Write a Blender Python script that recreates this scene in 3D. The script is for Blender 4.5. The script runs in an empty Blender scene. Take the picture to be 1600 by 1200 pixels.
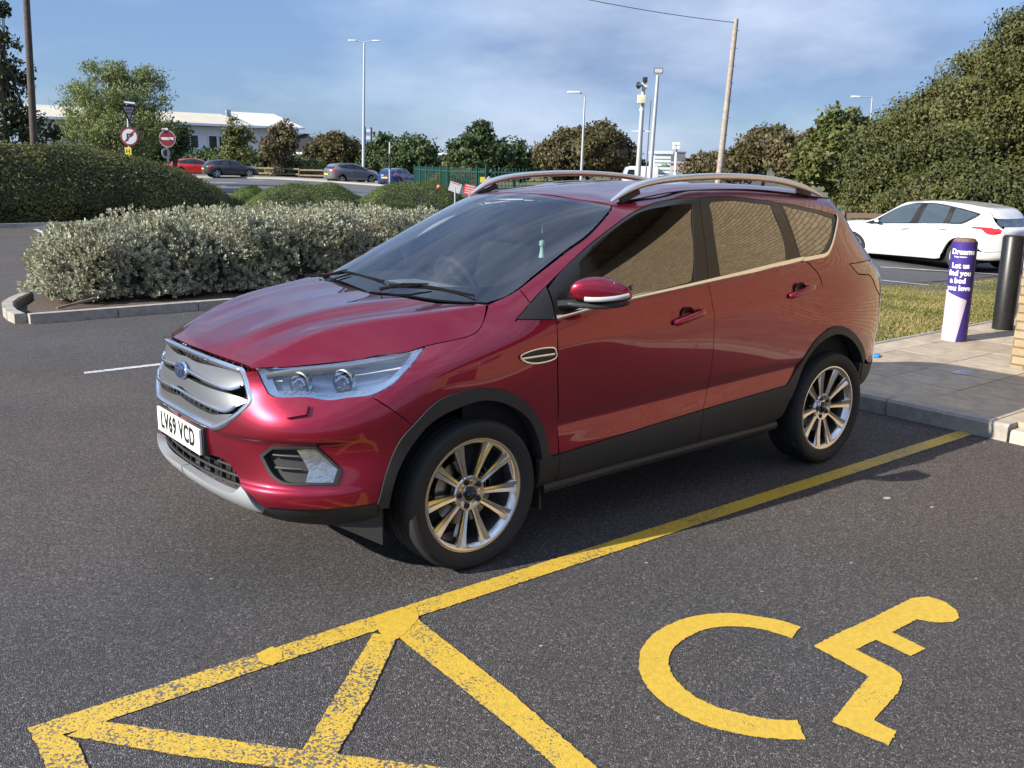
import bpy, bmesh, math, random
import numpy as np
from mathutils import Vector, Matrix
from mathutils.bvhtree import BVHTree
from mathutils.geometry import delaunay_2d_cdt
R = math.radians
random.seed(7); RNG = np.random.default_rng(7)
SC = bpy.context.scene; COL = SC.collection

# ---------------------------------------------------------------- camera
CAM = np.array([2.4004, 4.1425, 1.7796])
YAW, PITCH, ROLL = 4.03806, -0.224394, 0.012995
fw = np.array([math.cos(PITCH)*math.cos(YAW), math.cos(PITCH)*math.sin(YAW), math.sin(PITCH)])
rt0 = np.cross(fw, [0, 0, 1.]); rt0 /= np.linalg.norm(rt0); up0 = np.cross(rt0, fw)
rt = math.cos(ROLL)*rt0+math.sin(ROLL)*up0; up = -math.sin(ROLL)*rt0+math.cos(ROLL)*up0
cam_data = bpy.data.cameras.new('camera'); cam = bpy.data.objects.new('camera', cam_data); COL.objects.link(cam)
cam.matrix_world = Matrix(((rt[0], up[0], -fw[0], CAM[0]), (rt[1], up[1], -fw[1], CAM[1]), (rt[2], up[2], -fw[2], CAM[2]), (0, 0, 0, 1)))
cam_data.sensor_width = 36; cam_data.lens = 1500.69/1600*36; cam_data.clip_start = .1; cam_data.clip_end = 3000
SC.camera = cam

# ---------------------------------------------------------------- sky and sun
SUN_EL = R(28.5)
SUN_AZ = math.atan2(-.165, .986)          # direction towards the sun, from +x
sun_dir = Vector((math.cos(SUN_EL)*math.cos(SUN_AZ), math.cos(SUN_EL)*math.sin(SUN_AZ), math.sin(SUN_EL)))
world = bpy.data.worlds.new('World'); SC.world = world; world.use_nodes = True
nt = world.node_tree; N = nt.nodes; Lk = nt.links
bg = N['Background']; bg.inputs['Strength'].default_value = .080
sky = N.new('ShaderNodeTexSky'); sky.sky_type = 'NISHITA'; sky.sun_disc = False
sky.sun_elevation = SUN_EL; sky.sun_rotation = math.pi/2-SUN_AZ; sky.air_density = 1.0; sky.dust_density = .6; sky.ozone_density = 3
tc = N.new('ShaderNodeTexCoord')
mp = N.new('ShaderNodeMapping'); mp.inputs['Scale'].default_value = (1.1, 1.1, 2.9)
n1 = N.new('ShaderNodeTexNoise'); n1.inputs['Scale'].default_value = 1.9; n1.inputs['Detail'].default_value = 6; n1.inputs['Roughness'].default_value = .48; n1.inputs['Distortion'].default_value = .35
cr = N.new('ShaderNodeValToRGB'); cr.color_ramp.elements[0].position = .36; cr.color_ramp.elements[1].position = .60
cr.color_ramp.elements[0].color = (.5,)*3+(1,); cr.color_ramp.elements[1].color = (.95,)*3+(1,)
n2 = N.new('ShaderNodeTexNoise'); n2.inputs['Scale'].default_value = 3.4; n2.inputs['Detail'].default_value = 7; n2.inputs['Roughness'].default_value = .55
cr2 = N.new('ShaderNodeValToRGB'); cr2.color_ramp.elements[0].position = .40; cr2.color_ramp.elements[1].position = .68
cr2.color_ramp.elements[0].color = (1.75, 2.45, 3.95, 1); cr2.color_ramp.elements[1].color = (3.9, 4.6, 6.0, 1)
mx = N.new('ShaderNodeMix'); mx.data_type = 'RGBA'
tint = N.new('ShaderNodeMix'); tint.data_type = 'RGBA'; tint.blend_type = 'MULTIPLY'; tint.inputs[0].default_value = 1; tint.inputs[7].default_value = (.60, .76, 1.0, 1)
# the cloud sheet thickens and brightens overhead
sz = N.new('ShaderNodeSeparateXYZ'); Lk.new(tc.outputs['Generated'], sz.inputs[0])
up_r = N.new('ShaderNodeMapRange'); up_r.inputs['From Min'].default_value = .30; up_r.inputs['From Max'].default_value = .85; up_r.inputs['To Min'].default_value = 1; up_r.inputs['To Max'].default_value = 1.9; Lk.new(sz.outputs['Z'], up_r.inputs[0])
upm = N.new('ShaderNodeVectorMath'); upm.operation = 'SCALE'; Lk.new(cr2.outputs[0], upm.inputs[0]); Lk.new(up_r.outputs[0], upm.inputs['Scale'])
Lk.new(tc.outputs['Generated'], mp.inputs['Vector']); Lk.new(mp.outputs[0], n1.inputs['Vector']); Lk.new(mp.outputs[0], n2.inputs['Vector'])
Lk.new(n1.outputs['Fac'], cr.inputs['Fac']); Lk.new(n2.outputs['Fac'], cr2.inputs['Fac'])
Lk.new(sky.outputs[0], tint.inputs[6]); Lk.new(tint.outputs[2], mx.inputs[6]); Lk.new(upm.outputs[0], mx.inputs[7]); Lk.new(cr.outputs[0], mx.inputs[0])
Lk.new(mx.outputs[2], bg.inputs['Color'])
sun_data = bpy.data.lights.new('sun', 'SUN'); sun_data.energy = 4.8; sun_data.angle = R(.53); sun_data.color = (1, .93, .82)
sun = bpy.data.objects.new('sun', sun_data); COL.objects.link(sun); sun.location = (20, -4, 30)
sun.rotation_euler = sun_dir.to_track_quat('Z', 'Y').to_euler()
SC.view_settings.view_transform = 'Standard'; SC.view_settings.look = 'None'; SC.view_settings.exposure = 1.0; SC.view_settings.gamma = 1
SC.view_settings.use_curve_mapping = False

# ---------------------------------------------------------------- helpers
def tag(o, label=None, cat=None, group=None, kind=None):
    if label: o['label'] = label
    if cat: o['category'] = cat
    if group: o['group'] = group
    if kind: o['kind'] = kind
    return o
def empty(name, loc=(0, 0, 0), rz=0, label=None, cat=None, group=None):
    o = bpy.data.objects.new(name, None); COL.objects.link(o); o.location = loc; o.rotation_euler = (0, 0, rz)
    o.empty_display_size = .2
    return tag(o, label, cat, group)
def link(name, me, parent=None, mats=()):
    for m in mats: me.materials.append(m)
    o = bpy.data.objects.new(name, me); COL.objects.link(o)
    if parent is not None: o.parent = parent
    return o
def copy_tree(o, parent=None):
    c = o.copy(); COL.objects.link(c)
    if parent is not None: c.parent = parent
    for ch in list(o.children): copy_tree(ch, c)
    return c
class MB:
    """collects simple shapes, links them as one mesh object"""
    def __init__(s): s.V = []; s.F = []; s.M = []; s.mi = 0
    def add(s, V, F):
        o = len(s.V); s.V += [tuple(map(float, v)) for v in V]; s.F += [tuple(o+i for i in f) for f in F]; s.M += [s.mi]*len(F); return s
    def box(s, c, d, rot=None):
        x, y, z = [k/2 for k in d]; P = [Vector((a*x, b*y, e*z)) for e in (-1, 1) for b in (-1, 1) for a in (-1, 1)]
        if rot is not None: P = [rot @ q for q in P]
        P = [q+Vector(c) for q in P]
        return s.add(P, [(0, 2, 3, 1), (4, 5, 7, 6), (0, 1, 5, 4), (2, 6, 7, 3), (0, 4, 6, 2), (1, 3, 7, 5)])
    def tube(s, pts, r, n=12, cap=True, flat=(1, 1)):
        pts = [Vector(q) for q in pts]; rr = r if hasattr(r, '__len__') else [r]*len(pts)
        V = []; F = []; t0 = (pts[1]-pts[0]).normalized(); a = t0.orthogonal().normalized() if abs(t0.z) > .9 else t0.cross(Vector((0, 0, 1))).normalized()
        for i, q in enumerate(pts):
            t = (pts[min(i+1, len(pts)-1)]-pts[max(i-1, 0)]).normalized()
            a = (a-t*a.dot(t)).normalized(); b = t.cross(a)
            for k in range(n):
                th = 2*math.pi*k/n; V.append(q+a*math.cos(th)*rr[i]*flat[0]+b*math.sin(th)*rr[i]*flat[1])
        for i in range(len(pts)-1):
            for k in range(n):
                F.append((i*n+k, i*n+(k+1) % n, (i+1)*n+(k+1) % n, (i+1)*n+k))
        if cap: F.append(tuple(range(n))[::-1]); F.append(tuple((len(pts)-1)*n+k for k in range(n)))
        return s.add(V, F)
    def lathe(s, prof, n=32, M=None, a0=0, a1=2*math.pi):
        """prof: (radius, height along axis) ; axis = local z"""
        V = []; F = []; full = abs(a1-a0-2*math.pi) < 1e-6; m = n if full else n+1
        for (r, h) in prof:
            for k in range(m):
                th = a0+(a1-a0)*k/n; V.append(Vector((r*math.cos(th), r*math.sin(th), h)))
        for i in range(len(prof)-1):
            for k in range(n):
                k2 = (k+1) % m; F.append((i*m+k, i*m+k2, (i+1)*m+k2, (i+1)*m+k))
        if M is not None: V = [M @ v for v in V]
        return s.add(V, F)
    def prism(s, poly, z0, z1, M=None):
        n = len(poly); V = [Vector((x, y, z)) for z in (z0, z1) for x, y in poly]
        if M is not None: V = [M @ v for v in V]
        return s.add(V, [tuple(range(n))[::-1], tuple(range(n, 2*n))]+[(i, (i+1) % n, (i+1) % n+n, i+n) for i in range(n)])
    def build(s, name, mat, parent=None, smooth=30, bevel=0, segs=2):
        me = bpy.data.meshes.new(name); me.from_pydata(s.V, [], s.F)
        mats = mat if isinstance(mat, (list, tuple)) else [mat]
        bm = bmesh.new(); bm.from_mesh(me)
        bmesh.ops.recalc_face_normals(bm, faces=bm.faces)
        if bevel:
            ed = [e for e in bm.edges if len(e.link_faces) == 2 and e.calc_face_angle(0) > .6]
            bmesh.ops.bevel(bm, geom=ed, offset=bevel, segments=segs, affect='EDGES', profile=.6, clamp_overlap=True)
        if smooth:
            for f in bm.faces: f.smooth = True
            for e in bm.edges:
                if len(e.link_faces) == 2 and e.calc_face_angle(0) > R(smooth): e.smooth = False
        bm.to_mesh(me); bm.free()
        for m in mats: me.materials.append(m)
        if len(mats) > 1 and not bevel:
            me.polygons.foreach_set('material_index', s.M)
        o = bpy.data.objects.new(name, me); COL.objects.link(o)
        if parent is not None: o.parent = parent
        return o
def catmull(P, n=8, closed=False):
    P = [Vector(q) for q in P]; out = []; m = len(P)
    rng = range(m if closed else m-1)
    for i in rng:
        a, b, c, d = (P[(i-1) % m], P[i], P[(i+1) % m], P[(i+2) % m]) if closed else (P[max(i-1, 0)], P[i], P[i+1], P[min(i+2, m-1)])
        for k in range(n):
            t = k/n; out.append(.5*((2*b)+(c-a)*t+(2*a-5*b+4*c-d)*t*t+(3*b-a-3*c+d)*t**3))
    if not closed: out.append(P[-1])
    return out

# ---------------------------------------------------------------- materials
MATS = {}
def mat(name, col=(.5, .5, .5), rough=.5, metal=0, coat=0, noise=0, nscale=30, bump=0, bscale=60, spec=.5, alpha=1, emit=None, trans=0, ior=1.45, col2=None):
    """principled material; noise = amount of colour variation, bump = height in metres"""
    if name in MATS: return MATS[name]
    m = bpy.data.materials.new(name); m.use_nodes = True; t = m.node_tree; b = t.nodes['Principled BSDF']
    b.inputs['Base Color'].default_value = (*col, 1); b.inputs['Roughness'].default_value = rough; b.inputs['Metallic'].default_value = metal
    b.inputs['Coat Weight'].default_value = coat; b.inputs['Coat Roughness'].default_value = .015; b.inputs['Specular IOR Level'].default_value = spec
    b.inputs['Transmission Weight'].default_value = trans; b.inputs['IOR'].default_value = ior; b.inputs['Alpha'].default_value = alpha
    if noise:
        c = t.nodes.new('ShaderNodeTexCoord'); n = t.nodes.new('ShaderNodeTexNoise'); n.inputs['Scale'].default_value = nscale; n.inputs['Detail'].default_value = 6; n.inputs['Roughness'].default_value = .65
        r = t.nodes.new('ShaderNodeValToRGB'); r.color_ramp.elements[0].position = .3; r.color_ramp.elements[1].position = .7
        c2 = col2 if col2 else tuple(min(1, k*(1+noise)) for k in col)
        c1 = col if col2 else tuple(k*(1-noise) for k in col)
        r.color_ramp.elements[0].color = (*c1, 1); r.color_ramp.elements[1].color = (*c2, 1)
        t.links.new(c.outputs['Object'], n.inputs['Vector']); t.links.new(n.outputs['Fac'], r.inputs['Fac']); t.links.new(r.outputs[0], b.inputs['Base Color'])
    if bump:
        c = t.nodes.new('ShaderNodeTexCoord'); n = t.nodes.new('ShaderNodeTexNoise'); n.inputs['Scale'].default_value = bscale; n.inputs['Detail'].default_value = 4
        bp = t.nodes.new('ShaderNodeBump'); bp.inputs['Distance'].default_value = bump; bp.inputs['Strength'].default_value = 1
        t.links.new(c.outputs['Object'], n.inputs['Vector']); t.links.new(n.outputs['Fac'], bp.inputs['Height']); t.links.new(bp.outputs[0], b.inputs['Normal'])
    if emit: b.inputs['Emission Color'].default_value = (*emit, 1); b.inputs['Emission Strength'].default_value = 1
    MATS[name] = m; return m
def glass_mat(name, tint=(.8, .9, .85), mixf=.12, rough=0, gain=1.7):
    """thin pane: tinted see-through plus a fresnel reflection"""
    if name in MATS: return MATS[name]
    m = bpy.data.materials.new(name); m.use_nodes = True; t = m.node_tree; t.nodes.remove(t.nodes['Principled BSDF'])
    o = t.nodes['Material Output']; tr = t.nodes.new('ShaderNodeBsdfTransparent'); tr.inputs[0].default_value = (*tint, 1)
    g = t.nodes.new('ShaderNodeBsdfGlossy'); g.inputs['Roughness'].default_value = rough; g.inputs['Color'].default_value = (1, 1, 1, 1)
    fr = t.nodes.new('ShaderNodeFresnel'); fr.inputs['IOR'].default_value = 1.52
    ma = t.nodes.new('ShaderNodeMath'); ma.operation = 'MULTIPLY_ADD'; ma.inputs[1].default_value = gain; ma.inputs[2].default_value = mixf-.05; ma.use_clamp = True
    mx = t.nodes.new('ShaderNodeMixShader')
    t.links.new(fr.outputs[0], ma.inputs[0]); t.links.new(ma.outputs[0], mx.inputs[0]); t.links.new(tr.outputs[0], mx.inputs[1]); t.links.new(g.outputs[0], mx.inputs[2]); t.links.new(mx.outputs[0], o.inputs[0])
    MATS[name] = m; return m
# ---------------------------------------------------------------- panels cut out of a body surface
def pip(P, poly):
    x, y = P[:, 0], P[:, 1]; ins = np.zeros(len(P), bool); n = len(poly)
    for i in range(n):
        x0, y0 = poly[i]; x1, y1 = poly[(i+1) % n]
        if y0 == y1: continue
        c = ((y0 > y) != (y1 > y)) & (x < (x1-x0)*(y-y0)/(y1-y0)+x0)
        ins ^= c
    return ins
def segdist(P, poly):
    d = np.full(len(P), 1e9); n = len(poly)
    for i in range(n):
        a = poly[i]; b = poly[(i+1) % n]; ab = b-a; L = ab@ab
        if L < 1e-14: continue
        t = np.clip(((P-a)@ab)/L, 0, 1)[:, None]; d = np.minimum(d, np.linalg.norm(P-(a+t*ab), axis=1))
    return d
def area2(P): return .5*np.sum(P[:, 0]*np.roll(P[:, 1], -1)-P[:, 1]*np.roll(P[:, 0], -1))
def inset(P, k):
    if k == 0: return P
    s = 1 if area2(P) > 0 else -1
    a = np.roll(P, 1, 0); b = np.roll(P, -1, 0)
    d1 = P-a; d1 /= np.linalg.norm(d1, axis=1, keepdims=True)+1e-12; d2 = b-P; d2 /= np.linalg.norm(d2, axis=1, keepdims=True)+1e-12
    n1 = np.stack([-d1[:, 1], d1[:, 0]], 1)*s; n2 = np.stack([-d2[:, 1], d2[:, 0]], 1)*s
    m = n1+n2; l = np.linalg.norm(m, axis=1, keepdims=True); m /= l+1e-9
    c = np.clip((m*n1).sum(1, keepdims=True), .5, 1)
    return P+m*k/c
def resample(P, h):
    out = []; n = len(P)
    for i in range(n):
        a, b = P[i], P[(i+1) % n]; L = np.linalg.norm(b-a)
        if L < 1e-5: continue
        m = max(1, int(math.ceil(L/h)))
        for k in range(m): out.append(a+(b-a)*k/m)
    return np.array(out)
def smooth_poly(pts, corners=35, n=4):
    """round the gentle bends of a closed 3-D outline, keep sharp corners"""
    P = np.array(pts, float); m = len(P); out = []
    def sharp(i):
        a = P[i]-P[i-1]; b = P[(i+1) % m]-P[i]; c = a@b/(np.linalg.norm(a)*np.linalg.norm(b)+1e-12)
        return c < math.cos(R(corners))
    sh = [sharp(i) for i in range(m)]
    for i in range(m):
        p1, p2 = P[i], P[(i+1) % m]; L = np.linalg.norm(p2-p1)
        if L < 1e-6: continue
        p0 = 2*p1-p2 if sh[i] else P[i-1]; p3 = 2*p2-p1 if sh[(i+1) % m] else P[(i+2) % m]
        t1 = 0; t2 = math.sqrt(L)
        t0 = -math.sqrt(max(np.linalg.norm(p1-p0), 1e-5)); t3 = t2+math.sqrt(max(np.linalg.norm(p3-p2), 1e-5))
        for k in range(n):
            t = t2*k/n
            A1 = (t1-t)/(t1-t0)*p0+(t-t0)/(t1-t0)*p1; A2 = (t2-t)/(t2-t1)*p1+(t-t1)/(t2-t1)*p2; A3 = (t3-t)/(t3-t2)*p2+(t-t2)/(t3-t2)*p3
            B1 = (t2-t)/(t2-t0)*A1+(t-t0)/(t2-t0)*A2; B2 = (t3-t)/(t3-t1)*A2+(t-t1)/(t3-t1)*A3
            out.append((t2-t)/(t2-t1)*B1+(t-t1)/(t2-t1)*B2)
    return np.array(out)
def patch(S, poly, d, holes=(), h=.03, gap=.0018, off=0., skirt=.012, round_=True, bulge=0., disp=None, nsm=0, holegap=0., fit=None):
    """-> V, N, F, SV, SF : a patch of surface S inside the closed 3-D outline, seen along -d"""
    d = np.array(d, float); d /= np.linalg.norm(d)
    e1 = np.cross([0, 0, 1.], d) if abs(d[2]) < .9 else np.cross([0, 1., 0], d); e1 /= np.linalg.norm(e1); e2 = np.cross(d, e1)
    E = np.stack([e1, e2], 1)
    def outline(P, g):
        P = smooth_poly(P) if round_ else np.array(P, float)
        P = resample(P, h*.7); P[np.abs(P[:, 1]) < 2e-3, 1] = 0
        Q = P@E
        return np.where((P[:, 1] == 0)[:, None], Q+(inset(Q, g)-Q)*0, inset(Q, g)) if g else Q
    O = outline(poly, gap); Hs = [outline(q, -holegap) for q in holes]
    lo, hi = O.min(0), O.max(0)
    gx, gy = np.meshgrid(np.arange(lo[0]+h/2, hi[0], h), np.arange(lo[1]+h/2, hi[1], h))
    gx = gx+(np.arange(gx.shape[0]) % 2)[:, None]*h/2
    G = np.stack([gx.ravel(), gy.ravel()], 1)
    k = pip(G, O) & (segdist(G, O) > h*.35)
    for q in Hs: k &= ~pip(G, q) & (segdist(G, q) > h*.35)
    G = G[k]
    P2 = np.concatenate([O]+Hs+[G]); edges = []; o = 0
    for q in [O]+Hs:
        n = len(q); edges += [(o+i, o+(i+1) % n) for i in range(n)]; o += n
    r = delaunay_2d_cdt([Vector(q) for q in P2], edges, [], 0, 1e-6)
    V2 = np.array([tuple(v) for v in r[0]]); F = np.array(r[2])
    c = V2[F].mean(1); k = pip(c, O)
    for q in Hs: k &= ~pip(c, q)
    F = F[k]
    a = V2[F]; ar = (a[:, 1, 0]-a[:, 0, 0])*(a[:, 2, 1]-a[:, 0, 1])-(a[:, 1, 1]-a[:, 0, 1])*(a[:, 2, 0]-a[:, 0, 0])
    F = F[np.abs(ar) > 1e-9]; ar = ar[np.abs(ar) > 1e-9]; F[ar < 0] = F[ar < 0][:, ::-1]
    V = np.zeros((len(V2), 3)); Nn = np.zeros((len(V2), 3)); bad = []
    pd0 = np.array(poly, float)@d; plo, phi = pd0.min()-.12, pd0.max()+.12
    for i, q in enumerate(V2):
        w = E@q; hit = S.cast(w+d*4, -d)
        if hit is not None and not plo < hit[0]@d < phi: hit = None
        if hit is None:
            w3 = w+d*(np.array(poly).mean(0)@d); hit = S.near(w3)
            bad.append(i)
        V[i], Nn[i] = hit
    if bad:
        pd = np.array([q@d for q in np.array(poly)])
        p2 = np.array(poly)@E
        for i in bad:   # refine with the nearest outline point's depth
            j = np.argmin(np.linalg.norm(p2-V2[i], axis=1)); V[i], Nn[i] = S.near(E@V2[i]+d*pd[j])
    flip = (Nn@d) < -.2
    Nn[flip] *= -1
    mid = np.abs(V[:, 1]) < 1.5e-3; Nn[mid, 1] = 0; Nn[mid] /= np.linalg.norm(Nn[mid], axis=1, keepdims=True)+1e-12
    if fit:   # replace the surface by a smooth polynomial, as a pane of bent glass is
        ax_, deg = fit; oth = [k_ for k_ in (0, 1, 2) if k_ != ax_]; ctr = V[:, oth].mean(0)
        A_ = V[:, oth[0]]-ctr[0]; B_ = V[:, oth[1]]-ctr[1]; ex = [(i_, j_) for i_ in range(deg+1) for j_ in range(deg+1-i_)]
        if 1 in oth and deg > 2 and abs(V[:, 1].min()) < .01:
            B_ = V[:, 1] if oth[1] == 1 else B_; ex = [(i_, j_) for i_, j_ in ex if j_ % 2 == 0]
        Mx = np.stack([A_**i_*B_**j_ for i_, j_ in ex], 1); co = np.linalg.lstsq(Mx, V[:, ax_], rcond=None)[0]
        V[:, ax_] = Mx@co
        ga = sum(c_*i_*A_**max(i_-1, 0)*B_**j_ for c_, (i_, j_) in zip(co, ex) if i_); gb_ = sum(c_*j_*A_**i_*B_**max(j_-1, 0) for c_, (i_, j_) in zip(co, ex) if j_)
        n_ = np.zeros_like(V); n_[:, ax_] = 1; n_[:, oth[0]] = -ga; n_[:, oth[1]] = -gb_; n_ /= np.linalg.norm(n_, axis=1, keepdims=True)
        n_[(n_*Nn).sum(1) < 0] *= -1; Nn = n_
    if nsm:
        idx = [set() for _ in V]
        for f in F:
            for a, b in ((0, 1), (1, 2), (2, 0)): idx[f[a]].add(f[b]); idx[f[b]].add(f[a])
        idx = [list(s) for s in idx]
        for _ in range(nsm):
            N2 = np.array([(Nn[i]*1+Nn[s].sum(0)) if s else Nn[i] for i, s in enumerate(idx)])
            Nn = N2/(np.linalg.norm(N2, axis=1, keepdims=True)+1e-12)
    if bulge:
        dd = segdist(V2, O); V = V+Nn*(bulge*(1-np.exp(-dd/.04)))[:, None]
    if off: V = V+Nn*off
    if disp is not None:
        V, Nn = disp(V, Nn, V2)
    # skirt
    from collections import Counter
    ec = Counter()
    for f in F:
        for a, b in ((0, 1), (1, 2), (2, 0)): ec[tuple(sorted((f[a], f[b])))] += 1
    SV = []; SF = []
    if skirt:
        mp = {}
        def sv(i):
            if i not in mp:
                mp[i] = len(SV); SV.append(V[i]); SV.append(V[i]-Nn[i]*skirt)
            return mp[i]
        for f in F:
            for a, b in ((0, 1), (1, 2), (2, 0)):
                if ec[tuple(sorted((f[a], f[b])))] == 1 and not (abs(V[f[a]][1]) < 2e-3 and abs(V[f[b]][1]) < 2e-3):
                    p_, q_ = sv(f[a]), sv(f[b]); SF.append((p_, p_+1, q_+1, q_))
    used = np.unique(F); rm = -np.ones(len(V), int); rm[used] = np.arange(len(used))
    return V[used], Nn[used], rm[F], np.array(SV).reshape(-1, 3), SF
def make_panel(name, patches, material, parent=None, both=False):
    """patches joined in one mesh; both = add the mirror images (centre pieces)"""
    V = []; Nn = []; F = []; o = 0; nr = []
    for (v, n, f, sv, sf) in patches:
        for s in ((1, -1) if both else (1,)):
            m = np.array([1, s, 1])
            V.append(v*m); ff = f if s == 1 else f[:, ::-1]; F += [tuple(int(i)+o for i in q) for q in ff]
            nr.append(n*m); o += len(v)
            if len(sf):
                V.append(sv*m); F += [tuple(int(i)+o for i in (q if s == 1 else q[::-1])) for q in sf]
                nr.append(np.zeros_like(sv)); o += len(sv)
    V = np.concatenate(V); nr = np.concatenate(nr)
    me = bpy.data.meshes.new(name); me.from_pydata(V.tolist(), [], F)
    me.polygons.foreach_set('use_smooth', [True]*len(me.polygons))
    me.normals_split_custom_set_from_vertices(nr.tolist())
    return link(name, me, parent, [material] if not isinstance(material, (list, tuple)) else material)
def side_panels(name, patches, material, parent, label=None, dup=True):
    out = [make_panel(name, patches, material, parent)]
    if dup:
        ps = []
        m = np.array([1, -1, 1])
        for (v, n, f, sv, sf) in patches:
            ps.append((v*m, n*m, f[:, ::-1], sv*m if len(sv) else sv, [q[::-1] for q in sf]))
        out.append(make_panel(name, ps, material, parent))
    return out
# ================================================================ terrain
FH = np.array([math.cos(YAW), math.sin(YAW)]); RH = np.array([-FH[1], FH[0]])*-1
def _sm(a, b, x):
    t = np.clip((x-a)/(b-a), 0, 1); return t*t*(3-2*t)
def Hz(x, y):
    """height of the ground: it falls a little towards the road on the right, rises towards the far road on the left"""
    D = (x-CAM[0])*FH[0]+(y-CAM[1])*FH[1]; s = (x-CAM[0])*RH[0]+(y-CAM[1])*RH[1]; r = s/np.maximum(D, 3)
    return -.30*_sm(12, 18, D)*_sm(.18, .48, r)+.42*_sm(38, 78, D)*_sm(-.10, -.26, r)
def site(D, s): return CAM[:2]+FH*D+RH*s
def fast_mesh(V, F):
    """V (n,3), F (m,k) arrays -> mesh"""
    me = bpy.data.meshes.new('mesh'); V = np.asarray(V, np.float32); F = np.asarray(F, np.int32); m, k = F.shape
    me.vertices.add(len(V)); me.vertices.foreach_set('co', V.ravel())
    me.loops.add(m*k); me.loops.foreach_set('vertex_index', F.ravel())
    me.polygons.add(m); me.polygons.foreach_set('loop_start', np.arange(m, dtype=np.int32)*k)
    try: me.polygons.foreach_set('loop_total', np.full(m, k, np.int32))
    except Exception: pass
    me.update(calc_edges=True); return me
def asphalt(name, base=.076, agg=.122, warm=(1.09, 1.0, .965), far=False):
    m = bpy.data.materials.new(name); m.use_nodes = True; t = m.node_tree; b = t.nodes['Principled BSDF']; L = t.links
    c = t.nodes.new('ShaderNodeTexCoord'); v = t.nodes.new('ShaderNodeTexVoronoi'); v.inputs['Scale'].default_value = 125; v.inputs['Randomness'].default_value = 1
    L.new(c.outputs['Object'], v.inputs['Vector'])
    sep = t.nodes.new('ShaderNodeSeparateColor'); L.new(v.outputs['Color'], sep.inputs[0])
    r = t.nodes.new('ShaderNodeValToRGB'); e = r.color_ramp.elements
    e[0].position = 0; e[0].color = (base*.62*warm[0], base*.62*warm[1], base*.62*warm[2], 1)
    e[1].position = 1; e[1].color = (agg*1.45*warm[0], agg*1.45*warm[1], agg*1.42*warm[2], 1)
    a = e.new(.55); a.color = (base*warm[0], base*warm[1], base*warm[2], 1); a = e.new(.9); a.color = (agg*warm[0], agg*warm[1], agg*warm[2], 1)
    L.new(sep.outputs[0], r.inputs[0])
    n = t.nodes.new('ShaderNodeTexNoise'); n.inputs['Scale'].default_value = .55; n.inputs['Detail'].default_value = 7; n.inputs['Roughness'].default_value = .62; L.new(c.outputs['Object'], n.inputs['Vector'])
    rr = t.nodes.new('ShaderNodeMapRange'); rr.inputs['From Min'].default_value = .3; rr.inputs['From Max'].default_value = .7; rr.inputs['To Min'].default_value = .80; rr.inputs['To Max'].default_value = 1.2; L.new(n.outputs['Fac'], rr.inputs[0])
    n2 = t.nodes.new('ShaderNodeTexNoise'); n2.inputs['Scale'].default_value = 60; n2.inputs['Detail'].default_value = 3; L.new(c.outputs['Object'], n2.inputs['Vector'])
    r2 = t.nodes.new('ShaderNodeMapRange'); r2.inputs['From Min'].default_value = .3; r2.inputs['From Max'].default_value = .7; r2.inputs['To Min'].default_value = .82; r2.inputs['To Max'].default_value = 1.18; L.new(n2.outputs['Fac'], r2.inputs[0])
    mu = t.nodes.new('ShaderNodeMath'); mu.operation = 'MULTIPLY'; L.new(rr.outputs[0], mu.inputs[0]); L.new(r2.outputs[0], mu.inputs[1])
    vm = t.nodes.new('ShaderNodeVectorMath'); vm.operation = 'SCALE'; L.new(r.outputs[0], vm.inputs[0]); L.new(mu.outputs[0], vm.inputs['Scale'])
    # old oil drips, tyre scuffs and a warmer tone in patches
    n4 = t.nodes.new('ShaderNodeTexNoise'); n4.inputs['Scale'].default_value = .23; n4.inputs['Detail'].default_value = 5; L.new(c.outputs['Object'], n4.inputs['Vector'])
    r4 = t.nodes.new('ShaderNodeValToRGB'); r4.color_ramp.elements[0].position = .38; r4.color_ramp.elements[1].position = .62; r4.color_ramp.elements[0].color = (.92, .97, 1.04, 1); r4.color_ramp.elements[1].color = (1.10, .99, .92, 1); L.new(n4.outputs['Fac'], r4.inputs[0])
    m4 = t.nodes.new('ShaderNodeMix'); m4.data_type = 'RGBA'; m4.blend_type = 'MULTIPLY'; m4.inputs[0].default_value = 1; L.new(vm.outputs[0], m4.inputs[6]); L.new(r4.outputs[0], m4.inputs[7])
    n5 = t.nodes.new('ShaderNodeTexVoronoi'); n5.inputs['Scale'].default_value = .9; L.new(c.outputs['Object'], n5.inputs['Vector']); n6 = t.nodes.new('ShaderNodeTexNoise'); n6.inputs['Scale'].default_value = 9; n6.inputs['Detail'].default_value = 4; L.new(c.outputs['Object'], n6.inputs['Vector'])
    a5 = t.nodes.new('ShaderNodeMath'); a5.operation = 'MULTIPLY_ADD'; a5.inputs[1].default_value = .16; L.new(n6.outputs['Fac'], a5.inputs[0]); L.new(n5.outputs['Distance'], a5.inputs[2])
    r5 = t.nodes.new('ShaderNodeMapRange'); r5.inputs['From Min'].default_value = .115; r5.inputs['From Max'].default_value = .155; r5.inputs['To Min'].default_value = .62; r5.inputs['To Max'].default_value = 1; L.new(a5.outputs[0], r5.inputs[0])
    v5 = t.nodes.new('ShaderNodeVectorMath'); v5.operation = 'SCALE'; L.new(m4.outputs[2], v5.inputs[0]); L.new(r5.outputs[0], v5.inputs['Scale'])
    # dark bitumen between the stones
    vg = t.nodes.new('ShaderNodeTexVoronoi'); vg.feature = 'DISTANCE_TO_EDGE'; vg.inputs['Scale'].default_value = 125; L.new(c.outputs['Object'], vg.inputs['Vector'])
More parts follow.
